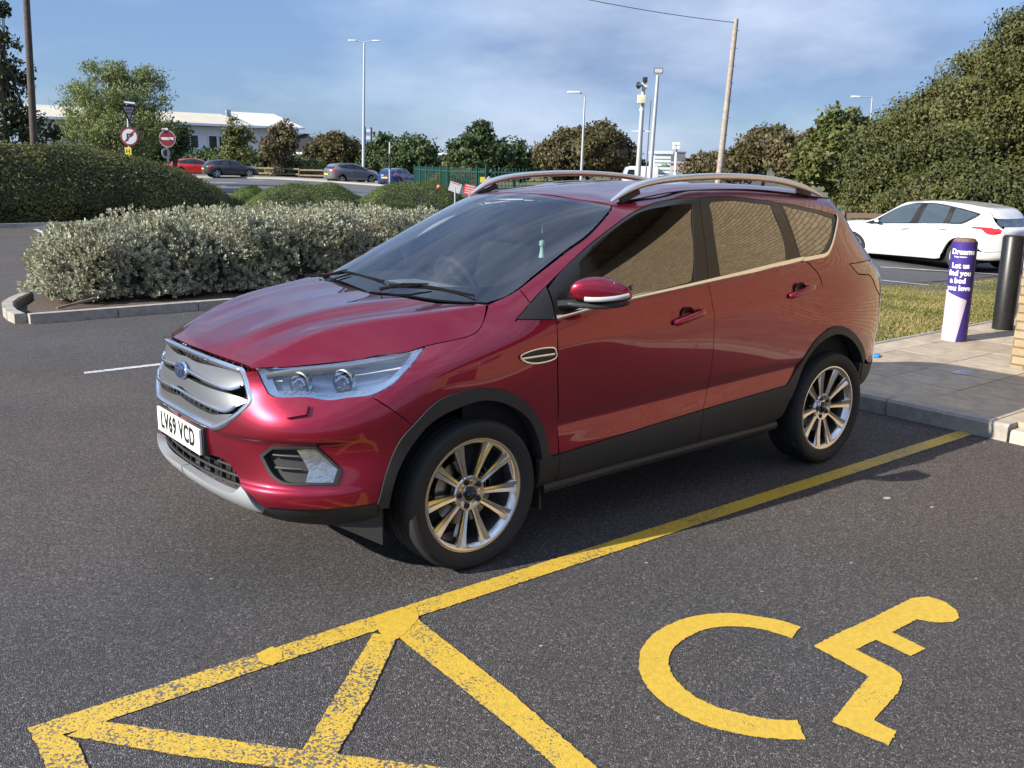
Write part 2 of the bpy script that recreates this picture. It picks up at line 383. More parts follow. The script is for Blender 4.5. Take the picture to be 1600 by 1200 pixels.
    rg = t.nodes.new('ShaderNodeMapRange'); rg.inputs['From Min'].default_value = .02; rg.inputs['From Max'].default_value = .16; rg.inputs['To Min'].default_value = .30; rg.inputs['To Max'].default_value = 1.12; L.new(vg.outputs['Distance'], rg.inputs[0])
    vq = t.nodes.new('ShaderNodeVectorMath'); vq.operation = 'SCALE'; L.new(v5.outputs[0], vq.inputs[0]); L.new(rg.outputs[0], vq.inputs['Scale'])
    L.new(vq.outputs[0], b.inputs['Base Color'])
    v2 = t.nodes.new('ShaderNodeTexVoronoi'); v2.feature = 'DISTANCE_TO_EDGE'; v2.inputs['Scale'].default_value = 125; L.new(c.outputs['Object'], v2.inputs['Vector'])
    cl = t.nodes.new('ShaderNodeMath'); cl.operation = 'MINIMUM'; cl.inputs[1].default_value = .35; L.new(v2.outputs['Distance'], cl.inputs[0])
    ad = t.nodes.new('ShaderNodeMath'); ad.operation = 'MULTIPLY_ADD'; ad.inputs[1].default_value = .25; L.new(sep.outputs[1], ad.inputs[0]); L.new(cl.outputs[0], ad.inputs[2])
    bp = t.nodes.new('ShaderNodeBump'); bp.inputs['Distance'].default_value = .011; bp.inputs['Strength'].default_value = 1; L.new(ad.outputs[0], bp.inputs['Height']); L.new(bp.outputs[0], b.inputs['Normal'])
    b.inputs['Roughness'].default_value = .82; b.inputs['Specular IOR Level'].default_value = .35
    MATS[name] = m; return m
M_ASPH = asphalt('asphalt')
# ---- ground sheet, in site coordinates, fine near and coarse far
Ds = np.concatenate([np.arange(-40, 0, 8), np.arange(0, 100, 1.5), np.geomspace(100, 1800, 26)])
rs = np.concatenate([-np.geomspace(1800, 60, 14), np.arange(-58, 59, 1.5), np.geomspace(60, 1800, 14)])
gx, gy = np.meshgrid(rs, Ds); P = CAM[:2]+gy[..., None]*FH+gx[..., None]*RH
V = np.stack([P[..., 0], P[..., 1], Hz(P[..., 0], P[..., 1])], -1).reshape(-1, 3)
i = np.arange(gx.size).reshape(gx.shape); F = np.stack([i[:-1, :-1], i[:-1, 1:], i[1:, 1:], i[1:, :-1]], -1).reshape(-1, 4)
me = fast_mesh(V, F); g = link('ground', me, None, [M_ASPH]); tag(g, kind='structure')
n_ = Vector((0, 0, 0)); 
if me.polygons[0].normal.z < 0: me.flip_normals()
for q in me.polygons: q.use_smooth = True
def flat(name, polys, material, lift=.004, kind='structure', sub=None, parent=None, zfn=None):
    """thin painted or laid sheets following the ground; polys = list of xy outlines"""
    from mathutils.geometry import tessellate_polygon
    V = []; F = []
    for poly in polys:
        P = [Vector((x, y, 0)) for x, y in poly]
        if sub:
            Q = resample(np.array(poly, float), sub); lo, hi = Q.min(0), Q.max(0)
            X, Y = np.meshgrid(np.arange(lo[0]+sub/2, hi[0], sub), np.arange(lo[1]+sub/2, hi[1], sub)); G = np.stack([X.ravel(), Y.ravel()], 1)
            G = G[pip(G, Q)]; G = G[segdist(G, Q) > sub*.3] if len(G) else G
            al = np.concatenate([Q, G]) if len(G) else Q
            r = delaunay_2d_cdt([Vector(q) for q in al], [(k, (k+1) % len(Q)) for k in range(len(Q))], [], 0, 1e-5)
            VV = np.array([tuple(v) for v in r[0]]); FF = np.array(r[2]); FF = FF[pip(VV[FF].mean(1), Q)]
            o = len(V); V += [tuple(v) for v in VV]; F += [tuple(int(k)+o for k in f) for f in FF]
        else:
            o = len(V); V += [(q.x, q.y) for q in P]; F += [tuple(k+o for k in f) for f in tessellate_polygon([P])]
    zf = zfn or (lambda x, y: float(Hz(x, y)))
    V3 = [(x, y, zf(x, y)+lift) for x, y in V]
    me = bpy.data.meshes.new(name); me.from_pydata(V3, [], F)
    bm = bmesh.new(); bm.from_mesh(me)
    for f in bm.faces:
        if f.normal.z < 0: f.normal_flip()
    bm.to_mesh(me); bm.free()
    o = link(name, me, parent, [material])
    if kind: o['kind'] = kind
    return o
def paint_mat(name, col, wear=.5, wscale=230, patch=3.2, rough=.6):
    """road paint worn through to the stones below"""
    m = bpy.data.materials.new(name); m.use_nodes = True; t = m.node_tree; b = t.nodes['Principled BSDF']; L = t.links
    b.inputs['Roughness'].default_value = rough
    c = t.nodes.new('ShaderNodeTexCoord'); v = t.nodes.new('ShaderNodeTexNoise'); v.inputs['Scale'].default_value = wscale; v.inputs['Detail'].default_value = 3; v.inputs['Roughness'].default_value = .7
    n = t.nodes.new('ShaderNodeTexNoise'); n.inputs['Scale'].default_value = patch; n.inputs['Detail'].default_value = 4
    L.new(c.outputs['Object'], v.inputs['Vector']); L.new(c.outputs['Object'], n.inputs['Vector'])
    mr = t.nodes.new('ShaderNodeMapRange'); mr.inputs['From Min'].default_value = .38; mr.inputs['From Max'].default_value = .62; mr.inputs['To Min'].default_value = wear-.09; mr.inputs['To Max'].default_value = wear+.09; L.new(n.outputs['Fac'], mr.inputs[0])
    vv = t.nodes.new('ShaderNodeTexVoronoi'); vv.inputs['Scale'].default_value = 125; L.new(c.outputs['Object'], vv.inputs['Vector']); se = t.nodes.new('ShaderNodeSeparateColor'); L.new(vv.outputs['Color'], se.inputs[0])
    mm = t.nodes.new('ShaderNodeMath'); mm.operation = 'MULTIPLY_ADD'; mm.inputs[1].default_value = .45; L.new(se.outputs[2], mm.inputs[0])
    ms = t.nodes.new('ShaderNodeMath'); ms.operation = 'MULTIPLY'; ms.inputs[1].default_value = .55; L.new(v.outputs['Fac'], ms.inputs[0]); L.new(ms.outputs[0], mm.inputs[2])
    gt = t.nodes.new('ShaderNodeMath'); gt.operation = 'GREATER_THAN'; L.new(mm.outputs[0], gt.inputs[0]); L.new(mr.outputs[0], gt.inputs[1])
    n3 = t.nodes.new('ShaderNodeTexNoise'); n3.inputs['Scale'].default_value = 45; n3.inputs['Detail'].default_value = 8; L.new(c.outputs['Object'], n3.inputs['Vector'])
    r = t.nodes.new('ShaderNodeValToRGB'); r.color_ramp.elements[0].position = .3; r.color_ramp.elements[1].position = .7
    r.color_ramp.elements[0].color = (*[k*.86 for k in col], 1); r.color_ramp.elements[1].color = (*[min(1, k*1.08) for k in col], 1); L.new(n3.outputs['Fac'], r.inputs[0])
    st = t.nodes.new('ShaderNodeMix'); st.data_type = 'RGBA'; st.inputs[6].default_value = (.062, .055, .050, 1); st.inputs[7].default_value = (.125, .112, .10, 1); L.new(se.outputs[0], st.inputs[0])
    mp2 = t.nodes.new('ShaderNodeMix'); mp2.data_type = 'RGBA'; L.new(gt.outputs[0], mp2.inputs[0]); L.new(st.outputs[2], mp2.inputs[6]); L.new(r.outputs[0], mp2.inputs[7]); L.new(mp2.outputs[2], b.inputs['Base Color'])
    v3 = t.nodes.new('ShaderNodeTexVoronoi'); v3.inputs['Scale'].default_value = 125; L.new(c.outputs['Object'], v3.inputs['Vector']); bp = t.nodes.new('ShaderNodeBump'); bp.invert = True; bp.inputs['Distance'].default_value = .0022; bp.inputs['Strength'].default_value = .5; L.new(v3.outputs['Distance'], bp.inputs['Height']); L.new(bp.outputs[0], b.inputs['Normal'])
    MATS[name] = m; return m
YEL = (.50, .33, .035)
M_YWORN = paint_mat('worn_yellow_paint', YEL, .41); M_YGOOD = paint_mat('yellow_paint', YEL, .20); M_YLINE = paint_mat('yellow_line_paint', YEL, .315)
M_YVWORN = paint_mat('very_worn_yellow_paint', YEL, .43)
M_WLINE = paint_mat('white_line_paint', (.50, .51, .52), .34)
import_pip = True
def wob(poly, h=.013, a=.0017, seed=1):
    """ragged edges of hand laid paint"""
    r = np.random.default_rng(seed); Q = resample(np.array(poly, float), h); return Q+r.normal(0, a, Q.shape)
flat('yellow_bay_line', [wob([(-4.14, 1.13), (.62, 1.135), (.62, 1.025), (-4.09, 1.025)], seed=2)], M_YLINE)
flat('hatch_border_line', [wob([(.622, 1.135), (1.66, 1.148), (1.885, 1.14), (1.885, 1.04), (.622, 1.022)], seed=3)], M_YVWORN)
flat('yellow_bay_corner', [wob([(0.613, 1.034), (0.525, 1.022), (0.426, 1.060), (0.466, 1.145), (0.552, 1.209), (0.629, 1.248), (0.667, 1.207), (0.652, 1.134)], seed=4)], M_YGOOD, .0058)
flat('yellow_repair_patch', [wob([(1.109, 1.033), (1.038, 1.015), (1.022, 1.063), (1.047, 1.127), (1.098, 1.146), (1.125, 1.091)], .03, seed=5)], M_YGOOD, .0058)
flat('hatch_line', [wob([(0.478, 1.150), (0.523, 1.816), (0.576, 2.289), (0.635, 2.677), (0.731, 2.603), (0.676, 2.221), (0.655, 1.982), (0.620, 1.243)], seed=6)], M_YLINE, .0046)
flat('hatch_line', [wob([(0.684, 1.155), (1.032, 1.480), (1.234, 1.671), (1.549, 1.975), (1.449, 2.051), (1.144, 1.739), (0.937, 1.552), (0.613, 1.222)], seed=7)], M_YWORN, .0050)
flat('hatch_line', [wob([(1.703, 1.122), (1.484, 1.393), (1.275, 1.644), (1.004, 1.953), (0.689, 2.327), (0.751, 2.395), (1.055, 2.031), (1.348, 1.710), (1.555, 1.476), (1.796, 1.164)], seed=8)], M_YVWORN, .0054)
flat('hatch_line', [wob([(1.879, 1.043), (1.890, 1.292), (1.909, 1.698), (1.815, 1.770), (1.792, 1.367), (1.781, 1.223), (1.804, 1.150)], seed=9)], M_YVWORN, .0048)
def cc(pts): return pts
C_OUT = [(-0.697, 2.125), (-0.683, 2.053), (-0.643, 1.974), (-0.576, 1.884), (-0.475, 1.822), (-0.357, 1.793), (-0.212, 1.806), (-0.086, 1.852), (0.025, 1.937), (0.109, 2.046), (0.146, 2.154), (0.157, 2.254), (0.139, 2.359), (0.084, 2.460), (0.016, 2.541), (-0.053, 2.598)]
C_IN = [(-0.126, 2.515), (-0.062, 2.461), (-0.013, 2.384), (0.026, 2.300), (0.033, 2.207), (0.003, 2.100), (-0.061, 2.002), (-0.153, 1.940), (-0.275, 1.909), (-0.390, 1.911), (-0.484, 1.958), (-0.556, 2.040), (-0.589, 2.160)]
def sm_open(P, n=4): return [(q.x, q.y) for q in catmull([(x, y, 0) for x, y in P], n)]
flat('wheelchair_symbol', [wob(sm_open(C_OUT)+sm_open(C_IN), .013, .0015, 10),
  wob([(-1.305, 2.254), (-1.377, 2.289), (-1.380, 2.361), (-1.343, 2.430), (-1.283, 2.471), (-1.227, 2.471), (-1.184, 2.445), (-1.153, 2.411), (-1.132, 2.371), (-0.950, 2.371), (-0.930, 2.522), (-0.832, 2.515), (-0.840, 2.366), (-0.710, 2.362), (-0.693, 2.522), (-0.679, 2.562), (-0.643, 2.590), (-0.550, 2.627), (-0.327, 2.668), (-0.326, 2.752), (-0.236, 2.776), (-0.208, 2.589), (-0.570, 2.502), (-0.604, 2.248), (-0.759, 2.246), (-1.005, 2.254)], .013, .0015, 11)], M_YGOOD, .004)
flat('white_bay_line', [wob([(.27, -4.34), (-5.2, -4.32), (-5.2, -4.41), (.25, -4.42)], seed=12)], M_WLINE)
flat('white_bay_line', [wob([(-3.545, -23.211), (-3.654, -23.154), (-3.284, -19.853), (-3.140, -19.711)], .2, .01, 13)], M_WLINE)
flat('white_bay_line', [wob([(-3.324, -24.483), (-4.894, -24.305), (-4.751, -23.758), (-3.215, -23.950)], .3, .01, 14)], M_WLINE)
# far road: paler surface, kerb and markings
M_ROAD = mat('road_surface', (.085, .086, .09), rough=.85, noise=.15, nscale=3)
def strip_far(nm, pts, m, lift, kind='structure'): return flat(nm, [pts], m, lift, kind, sub=None)
flat('far_road', [[tuple(site(56, -30)), tuple(site(50, -2)), tuple(site(50, 6)), tuple(site(76, 6)), tuple(site(79, -8)), tuple(site(77, -40)), tuple(site(66, -60)), tuple(site(56, -45))]], M_ROAD, .02, sub=3)
for (u0, v0, u1, v1, w) in ((290, 293, 352, 293, 1.2), (320, 298, 345, 297, .8), (388, 288, 412, 288, 1.0), (430, 296, 470, 297, 1.0), (520, 300, 560, 301, .8)): pass
for k, (a, b_) in enumerate((((-21.39, -61.33), (-24.08, -59.19)), ((-26.91, -63.32), (-27.89, -62.54)), ((-20.06, -56.00), (-21.21, -53.79)))):
    a = np.array(a); b_ = np.array(b_); o = FH*.5
    flat('road_marking', [[tuple(a), tuple(b_), tuple(b_+o), tuple(a+o)]], M_WLINE, .03)
M_KERB = mat('kerb_concrete', (.30, .275, .24), rough=.9, noise=.22, nscale=14, bump=.002, bscale=90)
M_KERBF = mat('kerb_far', (.33, .31, .27), rough=.9)
def kerb(nm, A, B, h=.11, w=.125, L=.915, base=0, m=None, parent=None, chamfer=True):
    """a run of separate kerb stones from A to B; the face looks to the left of A->B"""
    A = Vector((*A, 0)); B = Vector((*B, 0)); d = (B-A); n = max(1, round(d.length/L)); d.normalize(); s = Vector((-d.y, d.x, 0)); st = (B-A).length/n
    out = []
    for k in range(n):
        c = A+d*(st*(k+.5)); z = float(Hz(c.x, c.y))+base; j = random.uniform(-.003, .003)
        prof = [(0, -.05), (0, h-.02), (.018, h), (w, h), (w, -.05)]
        V = []; g_ = .005
        for e in (-st/2+g_, st/2-g_):
            for (a, zz) in prof: q = c+d*e-s*(a+j); V.append((q.x, q.y, z+zz))
        n5 = 5; F = [tuple(range(5)), tuple(range(9, 4, -1))]+[(i_, i_+5, (i_+1) % 5+5, (i_+1) % 5) for i_ in range(5)]
        o = MB().add(V, F).build(nm, m or M_KERB, parent, smooth=0); out.append(o)
        if parent is None: tag(o, kind='structure')
    return out
far_k = empty('far_kerb', (*(-30.28, -69.59), 0)); far_k.location = (0, 0, 0); far_k['kind'] = 'structure'
pts = [(-25.51, -75.97), (-30.78, -70.73), (-34.46, -64.71), (-37.46, -57.45)]
for a, b_ in zip(pts[:-1], pts[1:]):
    n = 5
    for k in range(n):
        p0 = np.array(a)+(np.array(b_)-np.array(a))*k/n; p1 = np.array(a)+(np.array(b_)-np.array(a))*(k+1)/n; d = p1-p0; d /= np.linalg.norm(d); s_ = np.array([-d[1], d[0]])
        V = []
        for q in (p0, p1):
            for a_, z in ((0, 0), (0, .14), (.3, .14), (.3, 0)): w_ = q+s_*-a_; V.append((w_[0], w_[1], float(Hz(*q))+z))
        MB().add(V, [(0, 1, 5, 4), (1, 2, 6, 5), (2, 3, 7, 6)]).build('kerb_stone', M_KERBF, far_k, smooth=0)
flat('far_pavement', [[(-25.32, -76.50), (-30.91, -71.01), (-34.60, -64.98), (-37.99, -57.41), (-43.89, -66.39), (-41.76, -78.34), (-30.75, -92.26)]], mat('far_paving', (.26, .23, .20), rough=.9, noise=.15, nscale=2), .13, sub=6)
flat('far_grass', [[tuple(site(82, -70)), tuple(site(82, -30)), tuple(site(88, 10)), tuple(site(60, 14)), tuple(site(34, 12)), tuple(site(30, 26)), tuple(site(24, 24)), tuple(site(24, 60)), tuple(site(400, 700)), tuple(site(400, -700)), tuple(site(82, -160))]], mat('rough_grass', (.09, .10, .035), rough=.95, noise=.4, nscale=.6), .02, sub=25)

# ================================================================ pavement by the shop
PZ = .12
M_SLAB = mat('paving_slab', (.34, .28, .21), rough=.92, noise=.22, nscale=9, bump=.0015, bscale=120)
M_JOINT = mat('joint_sand', (.04, .035, .03), rough=1)
pav = empty('pavement'); pav['kind'] = 'structure'
M_SLABS = [M_SLAB, mat('paving_slab_pale', (.365, .305, .225), rough=.92, noise=.22, nscale=8, bump=.0015, bscale=120), mat('paving_slab_dark', (.31, .25, .185), rough=.92, noise=.25, nscale=7, bump=.0015, bscale=120)]
slabs = {}
rng = random.Random(3)
for ix in range(9):
    for iy in range(-2, 18):
        x1 = -4.23-.6*ix; y0 = .04+.6*iy
        ym = max(y0, -.85)
        if y0+.6 < -.8: continue
        dy = y0+.6-ym; k = (round(dy, 2), rng.randrange(3))
        if k not in slabs:
            b = MB(); b.box((0, 0, 0), (.592, dy-.008, .05)); o = b.build('paving_slab', M_SLABS[k[1]], pav, bevel=.003, segs=1); slabs[k] = o
        else:
            o = slabs[k].copy(); COL.objects.link(o); o.parent = pav
        o.location = (x1-.3, ym+dy/2, PZ-.025+rng.uniform(-.002, .002)); o.rotation_euler = (rng.uniform(-.004, .004), rng.uniform(-.004, .004), 0)
flat('pavement_bed', [[(-4.25, -.85), (-4.25, 10.8), (-9.7, 10.8), (-9.7, -.85)]], M_JOINT, 0, zfn=lambda x, y: PZ-.03)
kerb_run = empty('pavement_kerb'); kerb_run['kind'] = 'structure'
kerb('kerb_stone', (-4.10, 1.36), (-4.10, -9.4), h=PZ, w=.13, base=0, parent=kerb_run)
M_KERBL = mat('kerb_pale', (.40, .37, .31), rough=.9, noise=.15, nscale=14, bump=.002, bscale=90)
kerb('kerb_stone', (-4.10, 10.4), (-4.10, 1.37), h=.085, w=.13, m=M_KERBL, parent=kerb_run)
kerb('edging_stone', (-9.6, -.86), (-4.3, -.86), h=PZ+.005, w=.05, m=M_KERB, parent=kerb_run)
# drain cover, chalk marks and litter
tag(MB().box((-5.55, -.5, PZ+.012), (.13, .05, .02), Matrix.Rotation(.5, 3, 'Z')).build('blue_wrapper', mat('blue_plastic', (.03, .22, .55), rough=.35), bevel=.006), 'small blue wrapper lying on the pavement behind the red car', 'litter')
tag(MB().box((*(-5.523, 0.323), PZ+.003), (.22, .12, .006)).build('metal_cover', mat('galvanised', (.35, .37, .40), rough=.4, metal=.6), bevel=.002), 'flat metal cover plate set in the pavement by the shop corner', 'cover plate')
# grass verge
def grass(nm, poly, z0, n, m, h=.06, seed=1, zf=None):
    r = np.random.default_rng(seed); Q = np.array(poly, float); lo, hi = Q.min(0), Q.max(0)
    P = lo+(hi-lo)*r.random((n*3, 2)); P = P[pip(P, Q)][:n]; k = len(P)
    z = (zf(P[:, 0], P[:, 1]) if zf else Hz(P[:, 0], P[:, 1]))+z0
    a = r.random(k)*6.283; hh = h*(.4+r.random(k)); w = .006+.006*r.random(k); lean = r.normal(0, .6, (k, 2))*hh[:, None]
    d = np.stack([np.cos(a), np.sin(a)], 1)*w[:, None]
    V = np.stack([np.c_[P-d, z], np.c_[P+d, z], np.c_[P+lean, z+hh]], 1).reshape(-1, 3)
    me = fast_mesh(V, np.arange(3*k).reshape(-1, 3)); o = link(nm, me, None, [m]); o['kind'] = 'stuff'
    return o
def leaf_mat(name, cols, rough=.6, trans=.25, spec=.4, nsc=2.0):
    """leaves: colour differs from leaf to leaf and from bough to bough"""
    m = bpy.data.materials.new(name); m.use_nodes = True; t = m.node_tree; b = t.nodes['Principled BSDF']; L = t.links
    g = t.nodes.new('ShaderNodeNewGeometry'); r = t.nodes.new('ShaderNodeValToRGB'); e = r.color_ramp.elements
    e[0].color = (*cols[0], 1); e[1].color = (*cols[-1], 1); e[0].position = 0; e[1].position = 1
    for i_, c in enumerate(cols[1:-1]): q = e.new((i_+1)/(len(cols)-1)); q.color = (*c, 1)
    n = t.nodes.new('ShaderNodeTexNoise'); n.inputs['Scale'].default_value = nsc; n.inputs['Detail'].default_value = 3
    c = t.nodes.new('ShaderNodeTexCoord'); L.new(c.outputs['Object'], n.inputs['Vector'])
    mr = t.nodes.new('ShaderNodeMapRange'); mr.inputs['From Min'].default_value = .3; mr.inputs['From Max'].default_value = .7; L.new(n.outputs['Fac'], mr.inputs[0])
    mi = t.nodes.new('ShaderNodeMath'); mi.operation = 'MULTIPLY'; mi.inputs[1].default_value = .5; L.new(g.outputs['Random Per Island'], mi.inputs[0])
    m2 = t.nodes.new('ShaderNodeMath'); m2.operation = 'MULTIPLY_ADD'; m2.inputs[1].default_value = .5; L.new(mr.outputs[0], m2.inputs[0]); L.new(mi.outputs[0], m2.inputs[2])
    L.new(m2.outputs[0], r.inputs[0]); L.new(r.outputs[0], b.inputs['Base Color'])
    b.inputs['Roughness'].default_value = rough; b.inputs['Specular IOR Level'].default_value = spec
    tl_ = t.nodes.new('ShaderNodeBsdfTranslucent'); L.new(r.outputs[0], tl_.inputs[0]); mx = t.nodes.new('ShaderNodeMixShader'); mx.inputs[0].default_value = trans
    L.new(b.outputs[0], mx.inputs[1]); L.new(tl_.outputs[0], mx.inputs[2]); L.new(mx.outputs[0], t.nodes['Material Output'].inputs[0])
    MATS[name] = m; return m
M_VERGE = leaf_mat('verge_grass', [(.075, .10, .022), (.14, .15, .04), (.26, .22, .08), (.34, .27, .12)], nsc=1.2)
verge = [(-4.3, -.92), (-9.0, -.92), (-17.4, -4.66), (-12.9, -4.9), (-9.5, -7.5), (-4.3, -9.5)]
vz = lambda x, y: PZ*.95+(Hz(x, y)-PZ)*_sm(6.5, 13, -x)
flat('verge_soil', [verge], mat('verge_soil', (.17, .15, .07), rough=1, noise=.35, nscale=6), 0, sub=.7, zfn=lambda x, y: float(vz(x, y))+.0)
grass('verge_grass', verge, .0, 150000, M_VERGE, .030, 5, vz)
# road beyond the verge
flat('side_road', [[(-12.2, -5.3), (-17.8, -4.9), (-26, -1), (-40, -8), (-34, -22), (-22, -22), (-14, -12)]], mat('side_road_asphalt', (.060, .058, .062), rough=.85, noise=.15, nscale=4), .010, sub=1.5)
for a, b_ in (((-16.199, -6.815), (-17.693, -5.036)), ((-13.972, -5.454), (-14.387, -4.757))):
    a = np.array(a); b_ = np.array(b_); d = b_-a; d /= np.linalg.norm(d); o = np.array([-d[1], d[0]])*.05
    flat('road_edge_line', [[tuple(a-o), tuple(b_-o), tuple(b_+o), tuple(a+o)]], M_WLINE, .018)

# loose grit, pale stones and a few fallen leaves
def litter(nm, m, n, boxes, size, seed, kind='stuff', flatk=.25):
    r = np.random.default_rng(seed); V = []; F = []
    for k in range(n):
        x0, x1, y0, y1 = boxes[r.integers(len(boxes))]; x, y = r.uniform(x0, x1), r.uniform(y0, y1); s_ = size*(.4+r.random()**2*1.2); a = r.random()*6.28; z = float(Hz(x, y))+.001; o = len(V)
        for j in range(5): t = a+j*1.2566; rr = s_*(.6+.5*r.random()); V.append((x+rr*math.cos(t), y+rr*math.sin(t), z))
        V.append((x, y, z+s_*flatk)); F += [(o+j, o+(j+1) % 5, o+5) for j in range(5)]
    me = bpy.data.meshes.new(nm); me.from_pydata(V, [], F); o = link(nm, me, None, [m]); o['kind'] = kind; return o
litter('kerb_grit', mat('grit', (.22, .19, .15), rough=1), 900, [(-8, .1, -7.40, -7.22), (-.3, .25, -9, -7.4), (-4.05, -3.85, -4, 1.3), (-4.05, -3.8, 1.4, 5)], .007, 3)
litter('scattered_stones', mat('pale_stone', (.30, .29, .27), rough=1), 260, [(-4, 2.2, 1.2, 4), (-4, 3, -7.2, -3), (.9, 3.5, -6, 1)], .0045, 4)
litter('fallen_leaves', mat('dead_leaf', (.16, .085, .035), rough=.9), 60, [(-8, .3, -7.38, -7.0), (-4.0, -3.6, -4, 1.2), (0, 3, -6, -2)], .016, 5, flatk=.12)
flat('chewing_gum_spots', [resample(np.array([(x+.5*w_*math.cos(t), y+.32*w_*math.sin(t)) for t in np.linspace(0, 6.28, 9)[:-1]]), .05) for x, y, w_ in ((*(-2.392, 1.493), .055), (*(-2.457, 1.719), .03), (*(-2.765, 1.339), .02), (*(-0.668, 1.311), .02), (*(-1.724, 2.322), .018), (*(-0.843, 1.825), .016), (*(0.986, 0.289), .02), (*(0.225, 1.617), .018), (*(-1.432, 1.882), .02))], mat('gum_grey', (.32, .31, .30), rough=.9), .003)
# ================================================================ the shop wall
def brick_mat(name):
    m = bpy.data.materials.new(name); m.use_nodes = True; t = m.node_tree; b = t.nodes['Principled BSDF']; L = t.links
    c = t.nodes.new('ShaderNodeTexCoord'); mp_ = t.nodes.new('ShaderNodeMapping'); mp_.inputs['Rotation'].default_value = (R(90), 0, R(90)); L.new(c.outputs['Object'], mp_.inputs[0])
    # wall runs along y and z: feed (y, z) as the brick plane
    sx = t.nodes.new('ShaderNodeSeparateXYZ'); L.new(c.outputs['Object'], sx.inputs[0]); cb = t.nodes.new('ShaderNodeCombineXYZ')
    ad = t.nodes.new('ShaderNodeMath'); ad.operation = 'ADD'; L.new(sx.outputs[0], ad.inputs[0]); L.new(sx.outputs[1], ad.inputs[1])
    L.new(ad.outputs[0], cb.inputs[0]); L.new(sx.outputs[2], cb.inputs[1])
    k = t.nodes.new('ShaderNodeTexBrick'); k.inputs['Scale'].default_value = 1; k.inputs['Brick Width'].default_value = .225; k.inputs['Row Height'].default_value = .075; k.inputs['Mortar Size'].default_value = .007; k.inputs['Mortar Smooth'].default_value = .2
    k.inputs['Color1'].default_value = (.29, .215, .125, 1); k.inputs['Color2'].default_value = (.36, .275, .165, 1); k.inputs['Mortar'].default_value = (.14, .11, .075, 1); k.inputs['Bias'].default_value = -.1
    L.new(cb.outputs[0], k.inputs['Vector'])
    n = t.nodes.new('ShaderNodeTexNoise'); n.inputs['Scale'].default_value = 7; n.inputs['Detail'].default_value = 8; n.inputs['Roughness'].default_value = .7; L.new(c.outputs['Object'], n.inputs['Vector'])
    mx = t.nodes.new('ShaderNodeMix'); mx.data_type = 'RGBA'; mx.blend_type = 'OVERLAY'; mx.inputs[0].default_value = .45; L.new(k.outputs['Color'], mx.inputs[6]); L.new(n.outputs['Fac'], mx.inputs[7]); L.new(mx.outputs[2], b.inputs['Base Color'])
    bp = t.nodes.new('ShaderNodeBump'); bp.inputs['Distance'].default_value = .008; L.new(k.outputs['Fac'], bp.inputs['Height']); bp.invert = True; L.new(bp.outputs[0], b.inputs['Normal'])
    b.inputs['Roughness'].default_value = .9; MATS[name] = m; return m
M_BRICK = brick_mat('yellow_blockwork')
shop = empty('shop_building', (-6.2, .45, 0), 0, 'yellow block shop building whose sunlit corner stands at the right edge', 'building')
def put(o):
    o.matrix_parent_inverse = Matrix.Identity(4); o.location = o.location-shop.location if False else o.location; return o
b = MB(); b.box((-3.9, 9.8, 2.85), (7.8, 19.6, 5.7)); w_ = b.build('wall', M_BRICK, shop, smooth=0)
b = MB(); b.box((.05, .22, 1.6), (.12, .44, 3.2)); b.build('corner_pier', M_BRICK, shop, smooth=0)
b = MB(); b.box((.45, 9.8, 5.62), (1.1, 19.8, .05)); b.build('soffit', mat('soffit_brown', (.07, .055, .045), rough=.7), shop, bevel=.005)
b = MB(); b.box((-3.35, 9.8, 5.82), (9.0, 20.0, .34)); b.build('roof_edge', mat('grey_flashing', (.25, .25, .26), rough=.5), shop, bevel=.01)
MS = Matrix(((0, 0, 1, 0), (1, 0, 0, 0), (0, 1, 0, 0), (0, 0, 0, 1)))
M_PURP = mat('sign_purple', (.045, .028, .20), rough=.4); M_WHT = mat('sign_white', (.80, .80, .80), rough=.5)
b = MB(); b.box((.06, 11.2, 3.55), (.12, 3.4, .8)); sg = b.build('shop_sign', M_PURP, shop, bevel=.01)
text_later = []
b = MB(); b.box((.04, 12.6, 1.45), (.06, 4.0, 2.3)); b.build('window_frame', mat('dark_frame', (.02, .02, .022), rough=.3), shop)
b = MB(); b.box((.075, 12.6, 1.45), (.02, 3.8, 2.1)); b.build('shop_window', mat('shop_glass', (.02, .025, .03), rough=.05), shop)

# ================================================================ bollards
def bollard(nm, x, y, h, r, m, label, z=PZ, top=True):
    o = empty(nm, (x, y, z), 0, label, 'bollard')
    MB().lathe([(r, 0), (r, h-.02), (r-.015, h), (0, h+.003)], 40).build('post', m, o, smooth=40)
    return o
# ---------------------------------------------------------------- hero car body surface
def nspline(t, P, tt):
    """natural cubic spline through P at knots t, evaluated at tt"""
    t = np.asarray(t, float); P = np.asarray(P, float); n = len(t)
    if n == 2:
        a = ((tt-t[0])/(t[1]-t[0]))[:, None]
        return P[0]*(1-a)+P[1]*a
    h = np.diff(t)
    A = np.zeros((n, n)); B = np.zeros((n,)+P.shape[1:])
    A[0, 0] = A[-1, -1] = 1
    for i in range(1, n-1):
        A[i, i-1] = h[i-1]; A[i, i] = 2*(h[i-1]+h[i]); A[i, i+1] = h[i]
        B[i] = 6*((P[i+1]-P[i])/h[i]-(P[i]-P[i-1])/h[i-1])
    M = np.linalg.solve(A, B.reshape(n, -1)).reshape(B.shape)
    k = np.clip(np.searchsorted(t, tt, side='right')-1, 0, n-2)
    a = (t[k+1]-tt)[:, None]; b = (tt-t[k])[:, None]; hk = h[k][:, None]
    return (M[k]*a**3+M[k+1]*b**3)/(6*hk)+(P[k]/hk-M[k]*hk/6)*a+(P[k+1]/hk-M[k+1]*hk/6)*b

